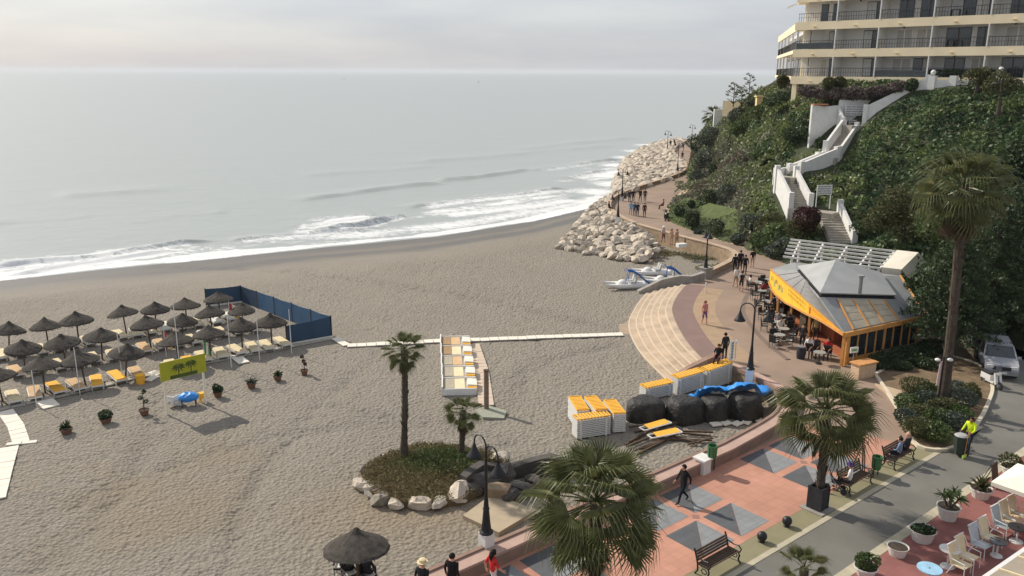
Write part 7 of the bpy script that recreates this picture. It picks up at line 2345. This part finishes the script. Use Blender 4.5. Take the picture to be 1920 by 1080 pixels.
# ================================================================== cars
def car(label, p, rz, col, L=4.3, Wd=1.78, H=1.55, suv=True):
    t_ = thing('parked_car', label, 'car', p, rz)
    hw = Wd / 2
    prof = [(-L / 2, .35), (-L / 2, .85), (-L / 2 + .15, .98), (L / 2 - 1.05, 1.0), (L / 2 - .12, .86), (L / 2, .6), (L / 2 - .02, .35)]
    mb = MB(); n_ = len(prof)
    vs = []
    for x, z in prof:
        t = .94 if (abs(x) > L / 2 - .3) else 1.0
        vs += [(x, -hw * t, z), (x, hw * t, z)]
    fs = [tuple(2 * i for i in range(n_)), tuple(2 * i + 1 for i in reversed(range(n_)))]
    for i in range(n_):
        j = (i + 1) % n_; fs.append((2 * i, 2 * i + 1, 2 * j + 1, 2 * j))
    mb.add(vs, fs); body = mb.build('body', col, t_)
    x0, x1, x2, x3 = (-L / 2 + .12, -L / 2 + .4, L / 2 - 1.9, L / 2 - 1.15) if suv else (-L / 2 + .4, -L / 2 + 1.0, L / 2 - 2.0, L / 2 - 1.2)
    a, b_ = hw * .95, hw * .78
    gh = MB().add([(x0, -a, .99), (x3, -a, .99), (x3, a, .99), (x0, a, .99), (x1, -b_, H - .04), (x2, -b_, H - .04), (x2, b_, H - .04), (x1, b_, H - .04)], [(0, 1, 5, 4), (1, 2, 6, 5), (2, 3, 7, 6), (3, 0, 4, 7), (4, 5, 6, 7)])
    gh.build('windows', glass, t_)
    MB().slab([(x1 - .05, -b_ - .02, H), (x2 + .05, -b_ - .02, H), (x2 + .05, b_ + .02, H), (x1 - .05, b_ + .02, H)], .05).build('roof', col, t_)
    for s in (-1, 1):
        MB().bar((x3, s * a, .99), (x2, s * b_, H - .02), .07).build('pillar', col, t_)
        MB().bar(((x1 + x2) / 2, s * a * 1.0, .99), ((x1 + x2) / 2, s * b_ * 1.0, H - .02), .08).build('pillar', col, t_)
        MB().box((L / 2 - .08, s * hw * .68, .75), (.14, .36, .16)).build('headlight', whitep, t_)
        MB().box((x3 - .1, s * (hw + .1), 1.05), (.12, .18, .13)).build('mirror', col, t_)
        for x in (-L / 2 + .75, L / 2 - .8):
            w_ = MB().tube([(x, s * (hw - .2), .33), (x, s * (hw + .02), .33)], .33, 18).build('wheel', darkf, t_)
            MB().tube([(x, s * (hw - .1), .33), (x, s * (hw + .03), .33)], .19, 12).build('rim', steel, w_)
    MB().box((L / 2 - .01, 0, .68), (.06, Wd * .5, .2)).build('grille', darkf, t_)
    MB().box((L / 2, 0, .42), (.1, Wd * .92, .2)).build('bumper', steel, t_)
    MB().box((L / 2 + .055, 0, .45), (.02, .5, .11)).build('number_plate', whitep, t_)
    return t_
silver = mat('silver_paint', (.45, .47, .5), .3, .06, metal=.4); dkp = mat('dark_car_paint', (.03, .035, .045), .3, .1)
whcar = mat('shaded_white_car_paint', (.33, .34, .36), .35, .05)  # white paint greyed, with the tree shade put into its colour
car('white parked car facing out of the tree shade at the road bend', G(1866, 690), R(-112), whcar)
car('dark parked car half hidden in the shade behind the white one', G(1850, 660), R(-110), dkp)
car('silver parked car farthest back under the trees', G(1838, 640), R(-110), silver)

# street sweeper with barrow
p_ = G(1814, 846)
person('street sweeper in a bright yellow jacket pushing a bin cart on the lane', p_, R(215), 'push', (206, 230, 40), (44, 48, 60), 1, 'long', hair=(30, 24, 22))
ct = thing('sweeper_cart', 'dark wheeled bin cart pushed by the street sweeper', 'cart', p_ + Vector((math.cos(R(215)), math.sin(R(215)), 0)) * .8, R(215))
MB().lathe([(.26, .12), (.34, .95), (.37, .95), (.37, 1.0), (.3, 1.0)], 4, cap=True).build('bin', mat('dark_green_bin', (.03, .045, .035), .5, .2), ct)
MB().lathe([(.001, 1.0), (.3, 1.0), (.22, 1.06), (.001, 1.08)], 12, cap=False).build('bag_top', mat('grey_bag', (.35, .35, .34), .6, .15), ct)
for s in (-.27, .27):
    MB().tube([(-.2, s - .03, .16), (-.2, s + .03, .16)], .16, 14).build('wheel', darkf, ct)
    MB().tube([(-.28, s * .7, .9), (-.36, s * .8, 1.08)], .02, 6).build('handle', steel, ct)
MB().tube([(.1, .3, .15), (.05, .32, 1.5)], .018, 6).build('broom_stick', wood, ct)
MB().box((.1, .3, .1), (.3, .06, .14)).build('broom_head', mat('lime_broom', (.45, .6, .1), .8), ct)

# ================================================================== hedge bed
hb = [(1716, 742, .85), (1742, 745, .7), (1736, 764, .75), (1762, 780, .8), (1700, 770, .7), (1704, 796, .75), (1728, 792, .8), (1752, 802, .8), (1778, 806, .75), (1722, 818, .8), (1748, 824, .8), (1800, 765, .85), (1816, 748, .7), (1796, 790, .7), (1790, 738, .6)]
for i, (u, v, r) in enumerate(hb):
    p = G(u, v, .1)
    shrub(('pale', 'olive', 'dense', 'low', 'bushy', 'rounded', 'clipped', 'leafy', 'broad', 'squat', 'tufted', 'spreading', 'small', 'compact', 'dusty')[i] + ' rounded hedge shrub in the bed beside the tall palm', p, (r, r, r * .62), (olive_l, green_m, green_g)[i % 3], 1300, .07, 'hedge_shrub', lump=.2, group='hedge shrubs in the bed')
for i, (u, v, r) in enumerate([(1648, 690, .7), (1672, 684, .8), (1700, 678, .9), (1726, 670, .9), (1752, 664, 1.0), (1690, 694, .6), (1730, 690, .7)]):
    shrub(ORD[i] + ' dark shrub from the left along the glazed side of the cafe', G(u, v, .02), (r, r, r * .5), green_d, 1200, .08, 'shrub', lump=.35, group='shrubs beside the cafe')
# lamp with banner in the bed
p_ = G(1756, 772); t_ = thing('banner_lamp', 'dark lamp post with a pale banner standing in the hedge bed', 'street lamp', p_)
MB().lathe([(.12, 0), (.1, .4), (.05, .6), (.045, 3.0)], 10).build('column', black, t_)
MB().box((-.12, 0, 2.1), (.2, .03, 1.3), .3, ry=.06).build('banner', mat('pink_banner', srgb(210, 180, 176), .7, .15, 3), t_)
for s in (-1, 1):
    MB().tube([(0, 0, 2.9), (s * .2, 0, 3.05), (s * .32, 0, 2.95)], .02, 6).build('arm', black, t_)
    MB().ball((s * .32, 0, 2.85), .12, 10, 6, sq=(1.2, 1.2, .7)).build('lamp_head', whitep, t_)

# ================================================================== cafe terrace in the corner
whpot = mat('white_pot', (.66, .64, .6), .7, .08)
TZ = .1
for (u, v, r, h, st, pl, lab) in [(1776, 972, .42, .55, 'yucca', green_m, 'white tub with a bushy yucca at the terrace edge'), (1838, 932, .42, .42, 'spiky', olive_l, 'white tub with a spiky plant next to the parasol'), (1728, 1012, .46, .45, 'low', green_d, 'wide white tub with only low green growth'), (1682, 1040, .36, .35, 'low', green_d, 'small white tub with bare dark soil'), (1622, 1078, .38, .35, 'bush', green_m, 'white tub with a round bush at the bottom edge'), (1894, 890, .38, .4, 'bush', olive_l, 'tub with an olive bush at the right edge')]:
    potted(lab, G(u, v, TZ), r, h, st, whpot, 'tubs along the terrace', 'planter_tub', pl, int(u)) if st != 'low' else None
    if st == 'low':
        t_ = thing('planter_tub', lab, 'planter', G(u, v, TZ), 0, 'tubs along the terrace')
        MB().lathe([(r * .75, 0), (r, h), (r * 1.05, h), (r * .92, h - .05)], 18, cap=False).build('pot', whpot, t_)
        MB().lathe([(.001, h - .04), (r * .94, h - .04)], 18, cap=False).build('soil', soil, t_)
        if r > .4: mkobj('leaves', leaf_mesh('leaves', shell_points(500, (r * .85, r * .85, .1), .2, 3) + np.array([0, 0, h]), .06), green_d, t_)
# easel board
p_ = G(1862, 912, TZ); t_ = thing('easel_board', 'dark folding easel board at the terrace edge', 'sign', p_, AANG)
MB().box((0, 0, .55), (.55, .04, 1.0), rx=-.2).build('panel', dwood, t_); MB().bar((.3, .45, 0), (.25, .1, 1.05), .03).bar((-.3, .45, 0), (-.25, .1, 1.05), .03).build('leg_frame', dwood, t_)
seatb = mat('blue_grey_sling', srgb(182, 190, 192), .7, .1, 4)
def armchair(col):
    t_ = thing('terrace_chair', 'x', 'chair', (0, 0, 0), 0, 'white armchairs on the terrace')
    for s in (-1, 1):
        MB().tube([(s * .29, -.3, 0), (s * .29, -.27, .6), (s * .29, .2, .62), (s * .29, .38, .95)], .02, 6).build('side_frame', whitep, t_)
        MB().tube([(s * .29, .3, 0), (s * .29, .12, .4)], .02, 6).build('leg', whitep, t_)
    MB().box((0, -.02, .4), (.52, .5, .04), rx=-.08).build('seat', col, t_)
    MB().box((0, .32, .72), (.52, .04, .66), rx=-.3).build('backrest', col, t_)
    MB().bar((-.29, .42, 1.04), (.29, .42, 1.04), .04).build('top_rail', whitep, t_)
    return t_
cA, cB = armchair(cush['cream']), armchair(seatb)
cl_ = [(1908, 982, 0, 'cream armchair farthest along the terrace row'), (1893, 992, 0, 'cream armchair second from the far end of the terrace row'), (1878, 1002, 1, 'blue-grey armchair nearest the parasol side of the terrace row'), (1855, 1026, 0, 'cream armchair in the middle of the terrace row'), (1837, 1039, 1, 'blue-grey armchair in the middle of the terrace row'), (1812, 1062, 0, 'cream armchair left of the low table'), (1799, 1077, 0, 'cream armchair nearest the bottom edge')]
f_ = [True, True]
for u, v, k, lab in cl_:
    p = G(u, v, TZ); pr_ = (cA, cB)[k]; rz = AANG + R(-6)
    if f_[k]:
        f_[k] = False; pr_.location = p; pr_.rotation_euler[2] = rz; pr_['label'] = lab
    else:
        copy_tree(pr_, p, rz, lab)
for u, v, r, h, m, lab in [(1776, 1062, .34, .7, whitep, 'round white table on the terrace'), (1738, 1100, .4, .72, mat('blue_table_top', srgb(150, 190, 214), .5, .2, 3), 'round pale blue table at the bottom edge'), (1868, 1042, .3, .6, glass, 'dark glass table behind the middle armchairs'), (1905, 1015, .35, .6, glass, 'dark glass table behind the far armchairs')]:
    t_ = thing('terrace_table', lab, 'table', G(u, v, TZ))
    MB().lathe([(.001, h - .03), (r, h - .03), (r, h), (.001, h)], 20, cap=False).build('top', m, t_)
    MB().lathe([(r * .7, 0), (r * .65, .03), (.035, .06), (.035, h)], 12).build('pedestal', whitep, t_)
p_ = G(1936, 985, TZ); t_ = thing('terrace_parasol', 'large white square parasol at the right edge of the terrace', 'parasol', p_, AANG)
MB().tube([(0, 0, 0), (0, 0, 2.45)], .04, 8).build('pole', whitep, t_)
cz = 1.75
MB().add([(-1.25, -1.25, cz), (1.25, -1.25, cz), (1.25, 1.25, cz), (-1.25, 1.25, cz), (0, 0, cz + .55), (-1.25, -1.25, cz - .16), (1.25, -1.25, cz - .16), (1.25, 1.25, cz - .16), (-1.25, 1.25, cz - .16)], [(0, 1, 4), (1, 2, 4), (2, 3, 4), (3, 0, 4), (0, 5, 6, 1), (1, 6, 7, 2), (2, 7, 8, 3), (3, 8, 5, 0)]).build('canopy', canv, t_)
for a in range(4):
    x, y = ((-1, -1), (1, -1), (1, 1), (-1, 1))[a]
    MB().bar((0, 0, cz + .5), (x * 1.2, y * 1.2, cz - .03), .03).build('rib', whitep, t_)
# awning edge of the building the view is taken from
r0, r1 = G(1838, 1082, 3.0), G(1922, 1024, 3.0)
d = (r1 - r0).normalized(); nrm_ = Vector((d.y, -d.x, 0))
aw = thing('terrace_awning', 'white awning edge cutting the bottom right corner', 'awning')
a, b_ = r0 - d * 6, r1 + d * 6
MB().slab([a, b_, b_ + nrm_ * .12, a + nrm_ * .12], .25).build('front_rail', whitep, aw)
MB().slab([a + nrm_ * .122, b_ + nrm_ * .122, b_ + nrm_ * 2.5 + Vector((0, 0, .35)), a + nrm_ * 2.5 + Vector((0, 0, .35))], .06).build('cover', mat('taupe_awning', srgb(150, 140, 124), .8, .1), aw)
for k in range(14):
    p = a.lerp(b_, k / 13) + nrm_ * .13 + Vector((0, 0, .03)); MB().bar(p, p + nrm_ * 2.3 + Vector((0, 0, .33)), .05).build('rib', cush['cream'], aw)
# people and chairs under the foreground straw parasol
fp_ = S(668, 1080)
person('person in black sitting under the foreground straw parasol', S(655, 1092), R(100), 'sit', (24, 24, 28), (30, 30, 36), drop=-.02)
person('second person in dark clothes beside the foreground parasol pole', S(690, 1098), R(80), 'sit', (44, 44, 50), (40, 40, 44), drop=-.02)
for i, (u, v) in enumerate(((640, 1080), (655, 1094), (690, 1100))):
    copy_tree(ch0, S(u, v), R(30 * i), ('left', 'middle', 'right')[i] + ' dark chair under the foreground straw parasol')
# two far buoys on the sea
for i, (u, v) in enumerate(((897, 155), (645, 149))):
    p = G(u, v, SEA); b_ = thing('sea_buoy', ('dark buoy on the open sea right of centre', 'dark buoy on the open sea left of centre')[i], 'buoy', p)
    MB().lathe([(.9, -.5), (1.2, .2), (.8, .7), (.25, .9), (.2, 2.4)], 12).build('float', dkp, b_); MB().ball((0, 0, 2.6), .45, 10, 6).build('top_mark', dkp, b_)

# ================================================================== haze
hb_ = MB().box((0, 4000, 17), (30000, 18000, 44))
hz_o = hb_.build('haze', [])
hm = bpy.data.materials.new('sea_haze'); hm.use_nodes = True
t = hm.node_tree; t.nodes.clear()
ou = t.nodes.new('ShaderNodeOutputMaterial'); pv = t.nodes.new('ShaderNodeVolumePrincipled')
pv.inputs['Color'].default_value = (.8, .83, .88, 1); pv.inputs['Density'].default_value = .00007; pv.inputs['Anisotropy'].default_value = .1
t.links.new(pv.outputs[0], ou.inputs['Volume'])
hz_o.data.materials.append(hm)
kind(hz_o, 'stuff', 'pale sea haze over the whole bay')
